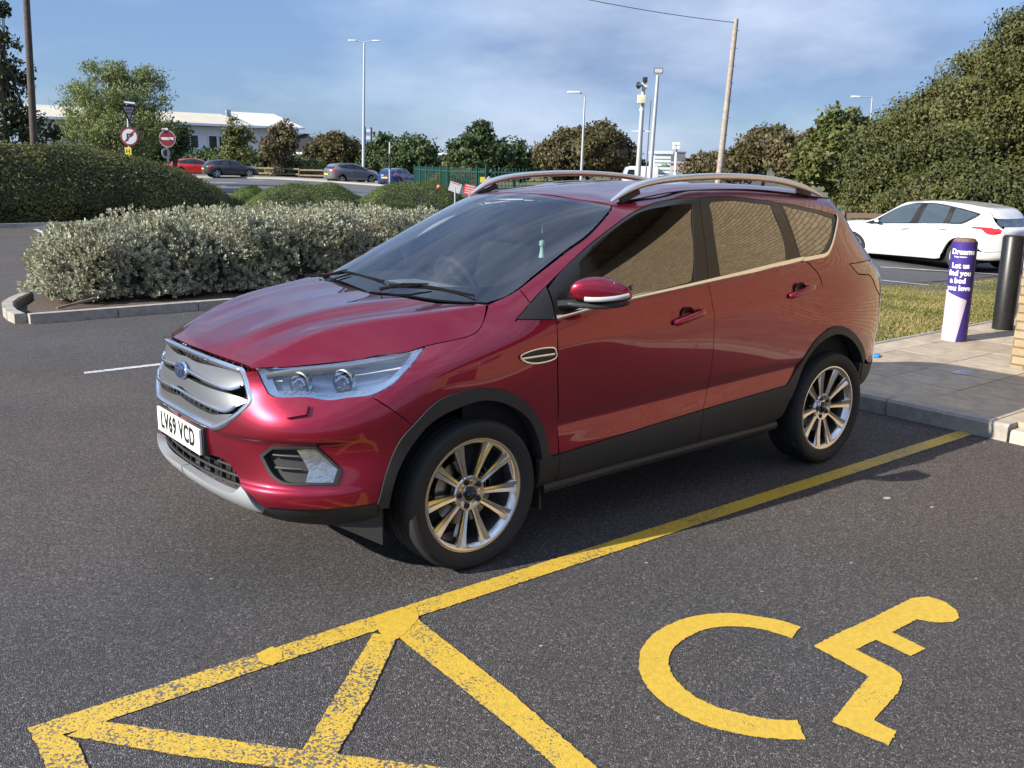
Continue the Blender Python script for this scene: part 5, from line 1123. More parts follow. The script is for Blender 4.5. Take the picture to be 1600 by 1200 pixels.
# ---- wheel wells, floor
b = MB()
for x in (0, -2.69):
    for s in (1, -1):
        b.lathe([(.40, -.22), (.405, .085)], 30, Matrix.Translation((x, .75*s, .37)) @ Matrix.Rotation(R(-90*s), 4, 'X'), a0=R(-200 if s == 1 else -200), a1=R(20))
        b.box((x, .50*s, .55), (.82, .01, .6))
b.build('wheel_well_liner', M_DARK, car)
b = MB(); b.box((-1.35, 0, .30), (1.7, 1.60, .10)); b.box((-1.35, 0, .27), (3.9, 1.0, .08)); b.box((.60, 0, .37), (.30, 1.1, .08)); b.box((-3.2, 0, .40), (.35, 1.2, .10)); b.build('underbody', M_DARK, car)
for s in (1, -1):
    P = [(.61, .765*s, .30), (.50, .825*s, .30), (.445, .835*s, .29)]
    b = MB(); b.add([(.62, .72*s, .30), (.445, .835*s, .385), (.415, .80*s, .385), (.415, .80*s, .205), (.445, .835*s, .205), (.60, .74*s, .295), (.415, .60*s, .385), (.415, .60*s, .215)], [(0, 1, 4, 5), (1, 2, 3, 4), (2, 6, 7, 3), (4, 3, 7, 5)]); b.build('air_deflector', M_CLAD, car)
    b = MB(); b.add([(-.40, .86*s, .31), (-.40, .60*s, .31), (-.395, .60*s, .19), (-.395, .86*s, .19), (-.41, .86*s, .19), (-.41, .60*s, .19)], [(0, 1, 2, 3), (3, 2, 5, 4), (0, 3, 4)]); b.build('mud_flap', M_CLAD, car)
# ---- interior
Lg = body_sheets()[0]
b = MB(); nv, nu, _ = Lg.shape
u = [i for i in range(0, nu, 6)]
rows = [int(nv*.15), int(nv*.5), int(nv*.75), nv-1]
for s in (1, -1):
    V = []; F = []; idx = [i for i in u if -3.3 < Lg[40, i, 0] < .05]
    for j in rows:
        for i in idx: q = Lg[j, i]; V.append((q[0], (q[1]-.075)*s, q[2]-(.012 if j == nv-1 else 0)))
    n = len(idx)
    for j in range(len(rows)-1):
        for i in range(n-1): F.append((j*n+i, j*n+i+1, (j+1)*n+i+1, (j+1)*n+i))
    j = len(rows)-1
    V2 = [(Lg[-1, i, 0], (Lg[-1, i, 1]-.012)*s, Lg[-1, i, 2]-.012) for i in idx]; o_ = len(V); V += V2
    for i in range(n-1): F.append((j*n+i, j*n+i+1, o_+i+1, o_+i))
    b.add(V, F)
b.build('door_lining', M_INT, car, smooth=50)
hl = [(x+.05, y*.93, z) for x, y, z in rh]; hl = [(-1.04, 0, 1.60), (-1.05, .30, 1.60), (-1.10, .54, 1.59), (-1.6, .58, 1.62), (-2.1, .58, 1.64), (-2.5, .575, 1.62), (-2.95, .53, 1.57), (-2.98, 0, 1.58)]
make_panel('headliner', [patch(S, hl, (0, 0, 1), h=.06, off=-.035, skirt=.03)], M_LINER, car, both=True)
# inner pillar trims
for s in (1, -1):
    def inn(q, k=.05): q = S.near(q); v = q[0]-q[1]*k; return (v[0], v[1]*s, v[2])
    b = MB(); b.tube([inn((-.30, .80, 1.17)), inn((-.62, .74, 1.36)), inn((-1.0, .64, 1.55)), inn((-1.2, .62, 1.59))], .028, 8, flat=(1.3, .7)); b.build('front_pillar_trim', M_TRIM, car, smooth=60)
    b = MB(); b.tube([inn((-1.56, .87, 1.15), .06), inn((-1.60, .79, 1.40), .055), inn((-1.66, .66, 1.60), .05)], .04, 8, flat=(1.5, .5)); b.build('centre_pillar_trim', M_TRIM, car, smooth=60)
    b = MB(); b.tube([inn((-1.57, .87, 1.15), .10), inn((-1.61, .79, 1.40), .09), inn((-1.66, .66, 1.57), .085)], .022, 6, flat=(1.2, .2)); b.build('seat_belt', M_INT, car)
    b = MB(); b.tube([inn((-2.30, .85, 1.24), .06), inn((-2.28, .76, 1.42), .05), inn((-2.30, .66, 1.57), .05)], .035, 8, flat=(1.5, .5)); b.build('rear_pillar_trim', M_INT, car, smooth=60)
# dashboard
b = MB()
prof = [(.00, 1.125), (-.15, 1.150), (-.34, 1.175), (-.50, 1.170), (-.585, 1.13), (-.60, 1.00), (-.52, .75)]
ys = np.linspace(-.76, .76, 17); V = []; F = []
for y in ys:
    k = 1-.10*(abs(y)/.76)**2
    hb = .035*math.exp(-((y+.37)/.16)**2)
    for i, (x, z) in enumerate(prof): V.append((x-.12*(abs(y)/.76)**3, y, z+(hb if i in (2, 3, 4) else 0)))
m_ = len(prof)
for i in range(len(ys)-1):
    for j in range(m_-1): F.append((i*m_+j, i*m_+j+1, (i+1)*m_+j+1, (i+1)*m_+j))
b.add(V, F); dash = b.build('dashboard', M_INT, car, smooth=50)
MB().box((-.30, .12, 1.181), (.16, .62, .004)).build('dashboard_top_pad', mat('dash_pad', (.13, .135, .14), rough=.85), dash, bevel=.0015)
Ms = Matrix.Translation((-.80, -.37, 1.085)) @ Matrix.Rotation(R(-66), 4, 'Y')
sw = MB(); 
circ = [Ms @ Vector((.185*math.cos(t), .185*math.sin(t), 0)) for t in np.linspace(0, 2*math.pi, 33)]
sw.tube(circ, .016, 10, cap=False); sw.build('steering_wheel', M_INT, car, smooth=60)
sw = MB(); sw.lathe([(0, .03), (.05, .028), (.075, .01), (.078, -.02)], 24, Ms)
for a in (0, 180, 270): sw.box(Ms @ Vector((.115*math.cos(R(a+90)), .115*math.sin(R(a+90)), 0)), (.04, .11 if a != 270 else .04, .02), Ms.to_3x3())
sw.build('steering_wheel_hub', M_INT, car, smooth=40)
# seats
def seat(x, y, rec, w=.25, hr=True):
    st = bpy.data.objects.new('seat', None); COL.objects.link(st); st.parent = car; st.location = (x, y, 0)
    Mx = Matrix.Rotation(R(-14), 3, 'Y')
    def cush(c, d, nm, M3=None, bev=.05):
        b = MB(); b.box(c, d, M3); return b.build(nm, M_SEAT, st, bevel=bev, segs=4, smooth=60)
    cush((.20, 0, .72), (.52, 2*w, .16), 'seat_cushion'); cush((-.10, 0, 1.02), (.13, 2*w, .62), 'seat_back', Mx)
    if hr: cush((-.20, 0, 1.43), (.10, .27, .20), 'headrest', Mx, .045)
seat(-1.02, .37, 14); seat(-1.02, -.37, 14)
seat(-1.95, .40, 14, .33); seat(-1.95, -.38, 14, .33)
b = MB(); b.box((-.985, 0, 1.515), (.02, .24, .065), Matrix.Rotation(R(-12), 3, 'Y')); b.box((-.96, 0, 1.56), (.05, .03, .05)); b.build('rear_view_mirror', M_GLOSSBLK, car, bevel=.012, segs=3)
b = MB(); b.box((-.945, .045, 1.555), (.10, .13, .04)); b.build('sensor_pod', M_GLOSSBLK, car, bevel=.01)
orn = mat('ornament_green', (.30, .46, .38), rough=.5)
b = MB(); b.tube([(-1.0, .13, 1.49), (-1.0, .135, 1.42)], .0025, 5); b.lathe([(0, .02), (.014, .014), (.018, 0), (.014, -.014), (0, -.02)], 14, Matrix.Translation((-1.0, .135, 1.365))); b.lathe([(.008, .03), (.012, 0), (.018, -.035), (0, -.038)], 12, Matrix.Translation((-1.0, .135, 1.325))); b.build('hanging_ornament', orn, car, smooth=50)
for s in (1, -1):
    b = MB(); b.box((-1.13, .27*s, 1.598), (.17, .36, .014), Matrix.Rotation(R(6), 3, 'Y')); b.build('sun_visor', M_LINER, car, bevel=.005)
# cowl and wipers
cw = [(.06, 0), (.05, .2), (.02, .4), (-.035, .56), (-.115, .70), (-.16, .74)]
b = MB(); V = []; 
for s in (-1, 1):
    for (x, y) in (cw[::-1] if s == -1 else cw[1:]): V += [(x+.0, y*s, 1.150), (x-.10, y*s*.985, 1.146)]
n = len(V)//2; b.add(V, [(2*i, 2*i+1, 2*i+3, 2*i+2) for i in range(n-1)]); b.build('cowl_panel', M_CLAD, car)
for (a, bb, c) in (((.005, -.62, 1.165), (-.10, -.38, 1.205), (-.06, .05, 1.200)), ((.005, .12, 1.178), (-.11, .38, 1.200), (-.16, .66, 1.195))):
    def on(q, k): h_ = S.near(q); return tuple(h_[0]+h_[1]*k)
    b = MB(); b.tube([on(a, .02), on(((a[0]+bb[0])/2, (a[1]+bb[1])/2, (a[2]+bb[2])/2), .035), on(bb, .028)], [.009, .006, .004], 8); b.build('wiper_arm', M_WIPER, car, smooth=60)
    b = MB(); b.tube([on((a[0]-.05, a[1]+.0, a[2]+.02), .010), on(bb, .012), on(c, .010)], .004, 6, flat=(.7, 1.8)); b.build('wiper_blade', M_WIPER, car, smooth=60)
# ================================================================ bollards on the pavement
M_BLK = mat('black_bollard_paint', (.012, .013, .014), rough=.38, noise=.5, nscale=40)
M_LILAC = mat('wrap_pale', (.48, .42, .50), rough=.45)
bp_ = (-7.011, -0.530)
BH = 1.0; BR = .118
bol = empty('bollard', (*bp_, PZ), 0, 'bollard in a purple and white printed sleeve beside the grass verge', 'bollard')
MB().lathe([(BR-.012, 0), (BR-.012, BH-.01), (BR-.03, BH+.012), (0, BH+.016)], 40).build('post', mat('rusty_bollard_top', (.16, .10, .07), rough=.9, noise=.5, nscale=30), bol, smooth=40)
# the sleeve: purple above, pale below with a slanting seam; angle 0 looks at the street side
va = math.atan2(CAM[1]-bp_[1], CAM[0]-bp_[0])
def sleeve(nm, f0, f1, m, r, a0=-math.pi, a1=math.pi, n=48):
    V = []; F = []
    for k in range(n+1):
        a = a0+(a1-a0)*k/n; 
        for z in (f0(a), f1(a)): V.append((r*math.cos(va+a), r*math.sin(va+a), z))
    F = [(2*k, 2*k+2, 2*k+3, 2*k+1) for k in range(n)]
    return MB().add(V, F).build(nm, m, bol, smooth=60)
# seen from the street, +a runs to the right
seam = lambda a: .445-.045*a
sleeve('sleeve_purple', seam, lambda a: BH-.018, M_PURP, BR)
sleeve('sleeve_pale', lambda a: .0, lambda a: seam(a)-.0, M_LILAC, BR, -math.pi, math.pi)
V = []; F = []
for k in range(13):
    t_ = k/12; z = .0+.46*t_; a_ = .10+.60*t_; 
    for aa in (a_, 1.9): V.append(((BR+.0015)*math.cos(va+aa), (BR+.0015)*math.sin(va+aa), z))
VV = []
for k in range(13):
    t_ = k/12; z = .0+.455*t_; a_ = .12+.62*t_
    for j in range(9): aa = a_+(1.9-a_)*j/8; VV.append(((BR+.0015)*math.cos(va+aa), (BR+.0015)*math.sin(va+aa), z))
F = [(k*9+j, k*9+j+1, (k+1)*9+j+1, (k+1)*9+j) for k in range(12) for j in range(8)]
MB().add(VV, F).build('sleeve_wedge', M_PURP, bol, smooth=60)
def wrap_text(txt, size, a_c, z_c, r, name, m, parent, bold=.002):
    o = text_mesh(txt, size, Matrix.Identity(4), name, m, parent, extrude=0, offset=bold, align='LEFT')
    for v in o.data.vertices:
        x, y, z = v.co; a = a_c+x/r; v.co = (r*math.cos(va+a), r*math.sin(va+a), z_c+y)
    return o
rt_ = BR+.0025
wrap_text('Dreams', .072, -1.0, .885, rt_, 'sleeve_lettering', M_WHT, bol, .003)
wrap_text('Sleep matters', .022, -.72, .838, rt_, 'sleeve_lettering', M_WHT, bol, .0005)
for k, w_ in enumerate(('Let us', 'find you', 'a bed', 'you love')):
    wrap_text(w_, .070, (-.86, -1.10, -.88, -1.12)[k], .750-.073*k, rt_, 'sleeve_lettering', M_WHT, bol, .003)
bollard('bollard', *(-8.123, -0.566), 1.0, .105, M_BLK, 'plain black round bollard standing right of the purple sleeved one')

# ================================================================ leaves and crowns
def leaves(P, Nrm, size, rng, aspect=.5, fold=.25, outward=.5, up=.0):
    """one four-sided leaf per point"""
    n = len(P); a = rng.normal(size=(n, 3)); a /= np.linalg.norm(a, axis=1, keepdims=True); Nu = Nrm/(np.linalg.norm(Nrm, axis=1, keepdims=True)+1e-9)
    nn = a*(1-outward)+Nu*outward*1.3; nn /= np.linalg.norm(nn, axis=1, keepdims=True)+1e-9
    d = np.cross(nn, rng.normal(size=(n, 3)))+[0, 0, up]; d /= np.linalg.norm(d, axis=1, keepdims=True)+1e-9; s = np.cross(nn, d); s /= np.linalg.norm(s, axis=1, keepdims=True)+1e-9
    L = size*(.6+.8*rng.random(n))[:, None]; W_ = L*aspect*.5
    V = np.stack([P, P+d*L*.5+s*W_+nn*L*fold*.3, P+d*L, P+d*L*.5-s*W_+nn*L*fold*.3], 1).reshape(-1, 3)
    return V
def crown_points(lobes, n, rng, shell=.75, clump=.0, nclump=0, csize=.3):
    """points through the outer parts of a set of ellipsoids (cx,cy,cz,rx,ry,rz)"""
    Lb = np.array(lobes, float); w = (Lb[:, 3]*Lb[:, 4]+Lb[:, 3]*Lb[:, 5]+Lb[:, 4]*Lb[:, 5]); w /= w.sum()
    def pts(m, sh0):
        k = rng.choice(len(Lb), m, p=w); d = rng.normal(size=(m, 3)); d /= np.linalg.norm(d, axis=1, keepdims=True)
        r = sh0+(1.03-sh0)*rng.random(m)**.6
        return Lb[k, :3]+d*r[:, None]*Lb[k, 3:], d, k
    if nclump:
        C, d, k = pts(nclump, shell); idx = rng.integers(0, nclump, n); off = rng.normal(size=(n, 3)); off /= np.linalg.norm(off, axis=1, keepdims=True); off *= (csize*rng.random(n)**.5)[:, None]*(1, 1, .7)*(.5+rng.random(nclump))[idx][:, None]
        P = C[idx]+off; N_ = d[idx]*.5+off/(csize+1e-6)*.5
        return P, N_
    P, d, k = pts(n, shell); return P, d
def branches(mb, base, top, r, rng, lobes, n=10):
    mb.tube([base, (base[0]*.6+top[0]*.4+rng.normal()*.1, base[1]*.6+top[1]*.4+rng.normal()*.1, base[2]*.6+top[2]*.4), top], [r, r*.75, r*.35], 8)
    for k in range(n):
        t = .3+.6*rng.random(); s = np.array(base)*(1-t)+np.array(top)*t; l = lobes[rng.integers(len(lobes))]
        e = np.array(l[:3])+rng.normal(size=3)*np.array(l[3:])*.35; m_ = (s+e)/2+[0, 0, -.1*np.linalg.norm(e-s)]
        mb.tube([tuple(s), tuple(m_), tuple(e)], [r*.45*(1-t*.5), r*.28, r*.08], 6)
def tree(nm, label, x, y, lobes, n, size, m, rng_seed, trunk=None, group=None, cat='tree', nclump=0, csize=.35, shell=.6, bark=None, aspect=.6, outward=.4, up=0, core=0, branchn=10, z=None):
    rng = np.random.default_rng(rng_seed); z = float(Hz(x, y)) if z is None else z
    o = empty(nm, (x, y, z), 0, label, cat, group)
    P, Nn = crown_points(lobes, n, rng, shell, 0, nclump, csize); V = leaves(P, Nn, size, rng, aspect, .25, outward, up)
    me = fast_mesh(V, np.arange(len(V)).reshape(-1, 4)); link('crown' if cat == 'tree' else 'foliage', me, o, [m])
    if core:
        b = MB()
        for l in lobes:
            b.lathe([(math.sin(math.pi*k/8)*1, -math.cos(math.pi*k/8)) for k in range(9)], 12, Matrix.Translation(l[:3]) @ Matrix.Diagonal((l[3]*core, l[4]*core, l[5]*core, 1)))
        b.build('inner_core', m, o, smooth=60)  # solid lobes added to close see-through gaps and leave dark recesses
    if trunk:
        b = MB(); branches(b, (0, 0, -.1), trunk[0], trunk[1], rng, lobes, branchn); b.build('trunk', bark or mat('bark', (.11, .085, .06), rough=.95, noise=.35, nscale=12), o, smooth=60)
    return o
def sitelobes(L, scale=1):
    """lobes given as (right, away, up, half-width, half-depth, half-height) -> world axes"""
    out = []
    for (s, d, z, rw, rd, rz) in L:
        v = RH*s+FH*d; k = abs(RH[0]); 
        out.append((v[0], v[1], z, rw*abs(RH[0])+rd*abs(FH[0])*.6, rw*abs(RH[1])+rd*abs(FH[1])*.6+.2*rd, rz))
    return out
# ---- box hedge volume: rounded mass following a height function
def hedge(nm, label, outline, topf, n, size, m, seed, cat='hedge', group=None, base=.0, edge=.45, aspect=.55, outward=.35, up=.0, jitter=.06, topmat=None, wave=.08, kind=None, cores=True, soft=.35):
    """outline = closed xy; topf(x,y) = height above ground; a leafy skin over a solid core with rounded shoulders"""
    rng = np.random.default_rng(seed); Q = resample(np.array(outline, float), .25); lo, hi = Q.min(0), Q.max(0)
    cx, cy = Q.mean(0); z0 = float(Hz(cx, cy))
    o = empty(nm, (cx, cy, z0), 0, label, cat, group)
    def H(P):
        d = segdist(P, Q); t = np.clip(d/soft, 0, 1); return topf(P[:, 0], P[:, 1])*np.sqrt(np.clip(1-(1-t)**2*1.0, 0, 1))
    g = max(.14, math.sqrt((hi-lo).prod())/70)
    X, Y = np.meshgrid(np.arange(lo[0], hi[0], g), np.arange(lo[1], hi[1], g)); G = np.stack([X.ravel(), Y.ravel()], 1)
    G = G[pip(G, Q)]; G = G[segdist(G, Q) > g*.25]; al = np.concatenate([Q, G])
    r = delaunay_2d_cdt([Vector(q) for q in al], [(k, (k+1) % len(Q)) for k in range(len(Q))], [], 0, 1e-5)
    VV = np.array([tuple(v) for v in r[0]]); FF = np.array(r[2]); FF = FF[pip(VV[FF].mean(1), Q)]
    d = segdist(VV, Q); hh = H(VV); edgev = d < 1e-3
    # walls: drop the edge ring to the ground
    from mathutils import noise as mn
    nz = np.array([mn.noise(Vector((x*1.3, y*1.3, seed))) for x, y in VV])
    Z = hh*1.0+nz*wave*np.clip(d/soft, 0, 1); low = np.where(edgev, .28*topf(VV[:, 0], VV[:, 1]), Z)
    Z = np.where(edgev, low, np.maximum(Z, .5*topf(VV[:, 0], VV[:, 1])))
    S3 = np.c_[VV, Z]
    # skin triangles + wall quads as triangles
    tri = [tuple(f) for f in FF]; ring = np.where(edgev)[0]
    from collections import Counter
    ec = Counter(); 
    for f in FF:
        for a, b in ((0, 1), (1, 2), (2, 0)): ec[tuple(sorted((int(f[a]), int(f[b]))))] += 1
    S3l = S3.tolist(); mp2 = {}
    def bot(i):
        if i not in mp2:
            c = np.array([cx, cy]); q = VV[i]; dd = (c-q); dd /= np.linalg.norm(dd)+1e-9; q2 = q+dd*.12; mp2[i] = len(S3l); S3l.append([q2[0], q2[1], base])
        return mp2[i]
    for e_, c_ in ec.items():
        if c_ == 1: a, b = e_; tri += [(a, b, bot(b)), (a, bot(b), bot(a))]
    A3 = np.array(S3l); T = np.array(tri)
    a, b, c = A3[T[:, 0]], A3[T[:, 1]], A3[T[:, 2]]; nn = np.cross(b-a, c-a); ar = np.linalg.norm(nn, axis=1); nn /= ar[:, None]+1e-12
    cen = np.array([cx, cy, .3]); fl = ((a+b+c)/3-cen); sgn = np.sign((fl*nn).sum(1)+1e-9); nn *= sgn[:, None]
    k = rng.choice(len(T), n, p=ar/ar.sum()); u, v = rng.random(n), rng.random(n); sw = u+v > 1; u[sw] = 1-u[sw]; v[sw] = 1-v[sw]
    P = a[k]+(b-a)[k]*u[:, None]+(c-a)[k]*v[:, None]; P += nn[k]*(rng.normal(0, jitter, n)-jitter*.5)[:, None]
    cl = np.array([mn.noise(Vector((p[0]*2.2, p[1]*2.2, p[2]*2.2+seed))) for p in P[::1]]) if n <= 60000 else rng.normal(0, .3, n)
    P += nn[k]*(cl*wave*1.2)[:, None]
    V = leaves(P-[cx, cy, 0], nn[k], size, rng, aspect, .25, outward, up)
    me = fast_mesh(V, np.arange(len(V)).reshape(-1, 4)); link('foliage', me, o, [m])
    A4 = A3-[cx, cy, 0]; A4 = np.c_[A4[:, 0]*.985, A4[:, 1]*.985, A4[:, 2]-.05*(A4[:, 2] > .1)]
    me2 = fast_mesh(A4, T); link('inner_core', me2, o, [M_CORE])  # opaque core added under the leaf skin so nothing shows through
    return o
M_CORE = mat('foliage_core', (.045, .042, .025), rough=1, noise=.6, nscale=18, bump=.03, bscale=14)  # dark colour of the solid cores added inside hedges and shrubs
M_BOX = leaf_mat('clipped_hedge_leaf', [(.022, .035, .010), (.05, .065, .016), (.13, .13, .032), (.27, .23, .065)], nsc=.9)
M_BOX2 = leaf_mat('low_hedge_leaf', [(.04, .065, .012), (.08, .115, .022), (.14, .17, .035)], nsc=.7)
# ---- shrub bed with kerb, nearest on the left
kb = empty('bed_kerb'); kb['kind'] = 'structure'
kerb('kerb_stone', (.03, -7.45), (-8.4, -7.30), h=.11, w=.13, L=.915, parent=kb)
arc = [(.03, -7.45), (.045, -7.75), (.02, -8.1), (-.06, -8.5), (-.22, -8.9), (-.45, -9.3)]
for q in range(len(arc)-1): kerb('kerb_stone', arc[q+1], arc[q], h=.11, w=.13, L=.5, parent=kb)
bed = [(-.10, -7.52), (-8.4, -7.40), (-8.4, -11.0), (-1.6, -10.8), (-.75, -9.6), (-.40, -8.9), (-.16, -8.3), (-.07, -7.9)]
flat('bed_soil', [bed], mat('bed_soil', (.085, .06, .045), rough=1, noise=.5, nscale=25, bump=.01, bscale=60), .075, sub=.5)
M_SAGE = leaf_mat('silver_grey_leaf', [(.18, .13, .09), (.26, .26, .17), (.43, .44, .32), (.60, .60, .48)], nsc=2.6, rough=.75, trans=.18)
M_STEMS = mat('dry_stems', (.26, .20, .15), rough=.9, noise=.3, nscale=20)
def rosette_shrub(nm, label, cx, cy, rx, ry, hz, seed, n_ros, dry=0, yaw=0, group=None, green=0):
    """a mound of upright leafy shoots ending in rosettes of narrow grey leaves"""
    n_ros = int(n_ros*1.75); rng = np.random.default_rng(seed); o = empty(nm, (cx, cy, .08), yaw, label, 'shrub', group)
    th = rng.random(n_ros)*6.283; ph = np.arccos(1-1.12*rng.random(n_ros)); r = 1-.34*rng.random(n_ros)**2.2
    from mathutils import noise as mn
    d = np.stack([np.sin(ph)*np.cos(th), np.sin(ph)*np.sin(th), np.cos(ph)], 1)
    d = np.sign(d)*np.abs(d)**.60; lump = np.array([1+.16*mn.noise(Vector(q*2.2)+Vector((seed, 0, 0)))+.07*mn.noise(Vector(q*6)) for q in d])
    P = d*np.array([rx, ry, hz*.92])*(r*lump)[:, None]; P[:, 2] = np.maximum(P[:, 2], .05+.1*rng.random(n_ros))
    ax = d/np.array([rx, ry, hz])*hz+[0, 0, .75]; ax += rng.normal(0, .30, (n_ros, 3)); ax /= np.linalg.norm(ax, axis=1, keepdims=True)
    NL = 11; PP = np.repeat(P, NL, 0); AX = np.repeat(ax, NL, 0); t = np.tile(np.arange(NL)/NL, n_ros)
    s = np.cross(AX, rng.normal(size=AX.shape)); s /= np.linalg.norm(s, axis=1, keepdims=True)
    op = (1.05-t*.75)[:, None]; dd = AX*(1-op*.55)+s*op*.85; dd /= np.linalg.norm(dd, axis=1, keepdims=True)
    ss = np.cross(dd, AX); ss /= np.linalg.norm(ss, axis=1, keepdims=True)+1e-9; nn = np.cross(dd, ss)
    L = (.040*(.7+.6*rng.random(len(PP))))[:, None]; B = PP+AX*(t*.05)[:, None]; W_ = L*.24
    V = np.stack([B, B+dd*L*.55+ss*W_+nn*L*.10, B+dd*L, B+dd*L*.55-ss*W_+nn*L*.10], 1).reshape(-1, 3)
    link('foliage', fast_mesh(V, np.arange(len(V)).reshape(-1, 4)), o, [M_SAGE])
    # stems: thin three-sided sticks
    k = rng.choice(n_ros, n_ros//2+int(dry*900)) ; A = P[k]; B = A*rng.uniform(.45, .8, (len(k), 1)); ext = (dry*.18*rng.random(len(k)))[:, None]*ax[k]; A = A+ext+rng.normal(0, .03*dry+.002, A.shape)
    w = .0025+.002*rng.random(len(k)); sd = np.cross(A-B, rng.normal(size=A.shape)); sd /= np.linalg.norm(sd, axis=1, keepdims=True)+1e-9; sd2 = np.cross(A-B, sd); sd2 /= np.linalg.norm(sd2, axis=1, keepdims=True)+1e-9
    V = np.stack([B+sd*w[:, None], B-sd*w[:, None], A, B+sd2*w[:, None], B-sd2*w[:, None], A], 1).reshape(-1, 3)
    link('stems', fast_mesh(V, np.arange(len(V)).reshape(-1, 3)), o, [M_STEMS])
    b = MB(); b.lathe([(math.sin(math.pi/2*q/6), math.cos(math.pi/2*q/6)) for q in range(7)][::-1], 20, Matrix.Diagonal((rx*.72, ry*.72, hz*.70, 1))); b.build('inner_core', M_CORE, o, smooth=60)  # solid dome added inside the mound to block the view through it
    return o
for k, (cx, cy, rx, ry, h, n, dry, lab) in enumerate((
  (-1.42, -8.85, 1.02, .95, .95, 3300, 0, 'low silver-grey shrub at the rounded left end of the kerbed bed'),
  (-2.40, -8.92, 1.05, 1.10, 1.04, 3600, 0, 'silver-grey shrub second from the left end of the kerbed bed'),
  (-3.55, -8.98, 1.05, 1.15, 1.08, 3600, 0, 'tall silver-grey shrub in the middle of the kerbed bed'),
  (-4.75, -9.02, 1.05, 1.15, 1.08, 3200, .3, 'silver-grey shrub with some bare stems, seen above the far edge of the bonnet'),
  (-5.95, -9.02, 1.05, 1.15, 1.0, 2600, .9, 'half dead grey shrub with dry pale stems beside the windscreen of the red car'),
  (-2.7, -9.9, 1.3, .9, 1.02, 2200, 0, 'silver-grey shrub behind the front row on the left of the bed'),
  (-4.6, -9.9, 1.3, .9, 1.08, 1800, 0, 'silver-grey shrub behind the front row on the right of the bed'))):
    rosette_shrub('shrub', lab, cx, cy, rx, ry, h, 20+k, n, dry, group='silver-grey shrubs in the kerbed bed')
b = MB()
rr_ = random.Random(4)
b.tube([(-.35, -7.72, .10), (-.75, -7.85, .15), (-1.2, -8.2, .18), (-1.5, -8.6, .3)], [.014, .02, .024, .03], 6); b.tube([(-.55, -7.95, .10), (-.9, -8.1, .16), (-1.3, -8.5, .2)], [.01, .014, .02], 6)
tag(b.build('fallen_branch', mat('branch_bark', (.20, .15, .11), rough=.95, noise=.3, nscale=30), smooth=60), 'bare twisted branch lying on the soil at the left end of the bed', 'branch')
# ---- big clipped hedge on the left
ho = [(-1.41, -24.4), (-8.26, -24.4), (-9.72, -25.5), (-10.85, -27.5), (-11.36, -29.5), (-10.57, -30.6), (-2.24, -30.6)]
def hed_top(x, y):
    D = (x-CAM[0])*FH[0]+(y-CAM[1])*FH[1]; s = (x-CAM[0])*RH[0]+(y-CAM[1])*RH[1]; u = s/D*1538+804.6
    return 2.05-.36*_sm(110, 240, u)-.98*_sm(215, 372, u)
hedge('clipped_hedge', 'long dark green clipped hedge with yellowish top at the left edge', ho, hed_top, 110000, .07, M_BOX, 31, jitter=.045, wave=.14, soft=.75, outward=.55)
kerb('hedge_kerb', (-1.37, -24.1), (-8.91, -24.1), h=.11, parent=None)
kerb('hedge_kerb', (-8.91, -24.1), (-11.62, -27.5), h=.11, parent=None)
# ---- low mounded hedges in the middle
def mound(D0, hi): return lambda x, y: hi+0*x
for k, (u0, u1, y0, y1, h, lab) in enumerate(((345, 432, -28.5, -33, .86, 'low rounded green hedge just right of the big hedge, in front of the far road'), (378, 575, -22.5, -27.5, 1.02, 'low bright green mounded hedge in the middle above the grey shrubs'), (552, 735, -21.0, -26, 1.08, 'low dark green hedge ending beside the small red and white signs'))):
    def xc(u, y): return CAM[0]+(y-CAM[1])*((FH+RH*(u-804.6)/1538)[0]/(FH+RH*(u-804.6)/1538)[1])
    ym = (y0+y1)/2
    ol = [(xc(u0+18, y0), y0), (xc((u0+u1)/2, y0-.0), y0-.0), (xc(u1-18, y0), y0), (xc(u1, ym), ym), (xc(u1-16, y1), y1), (xc(u0+16, y1), y1), (xc(u0, ym), ym)]
    hedge('low_hedge', lab, ol, mound(0, h), 42000, .052, M_BOX2, 41+k, group='low mounded hedges in the middle distance', jitter=.035, wave=.10, soft=1.5, outward=.6)
# ================================================================ trees
G1 = leaf_mat('dark_leaf', [(.012, .02, .008), (.03, .045, .014), (.05, .065, .02), (.09, .08, .03)], nsc=.6)
G2 = leaf_mat('willow_leaf', [(.08, .11, .03), (.13, .17, .05), (.19, .22, .08), (.26, .27, .13)], nsc=.6)
G3 = leaf_mat('mid_green_leaf', [(.022, .045, .014), (.045, .075, .02), (.075, .105, .03)], nsc=.5)
G4 = leaf_mat('brown_green_leaf', [(.035, .045, .014), (.07, .068, .022), (.11, .082, .033), (.085, .10, .03)], nsc=.5)
G5 = leaf_mat('autumn_leaf', [(.055, .055, .02), (.10, .08, .035), (.15, .12, .06), (.10, .11, .04)], nsc=.5)
G6 = leaf_mat('hedgerow_leaf', [(.035, .05, .014), (.075, .095, .024), (.13, .14, .038), (.21, .17, .07)], nsc=.45)
def T(nm, lab, u, d, L, n, size, m, seed, **kw):
    c = site(d, (u-804.6)/1538*d); return tree(nm, lab, c[0], c[1], sitelobes(L), n, size, m, seed, **kw)
def lobes_px(u, d, px):
    """ellipses given as column, row, half-width, half-height in metres-equivalent at distance d"""
    out = []
    for (uu, vv, hw, hh, dd) in px:
        hzv = 257+.013*(uu-800); out.append(((uu-u)/1538*d, dd, 1.78+(hzv-vv)*d/1500, hw*d/1500, hw*d/1500*.9, hh*d/1500))
    return out
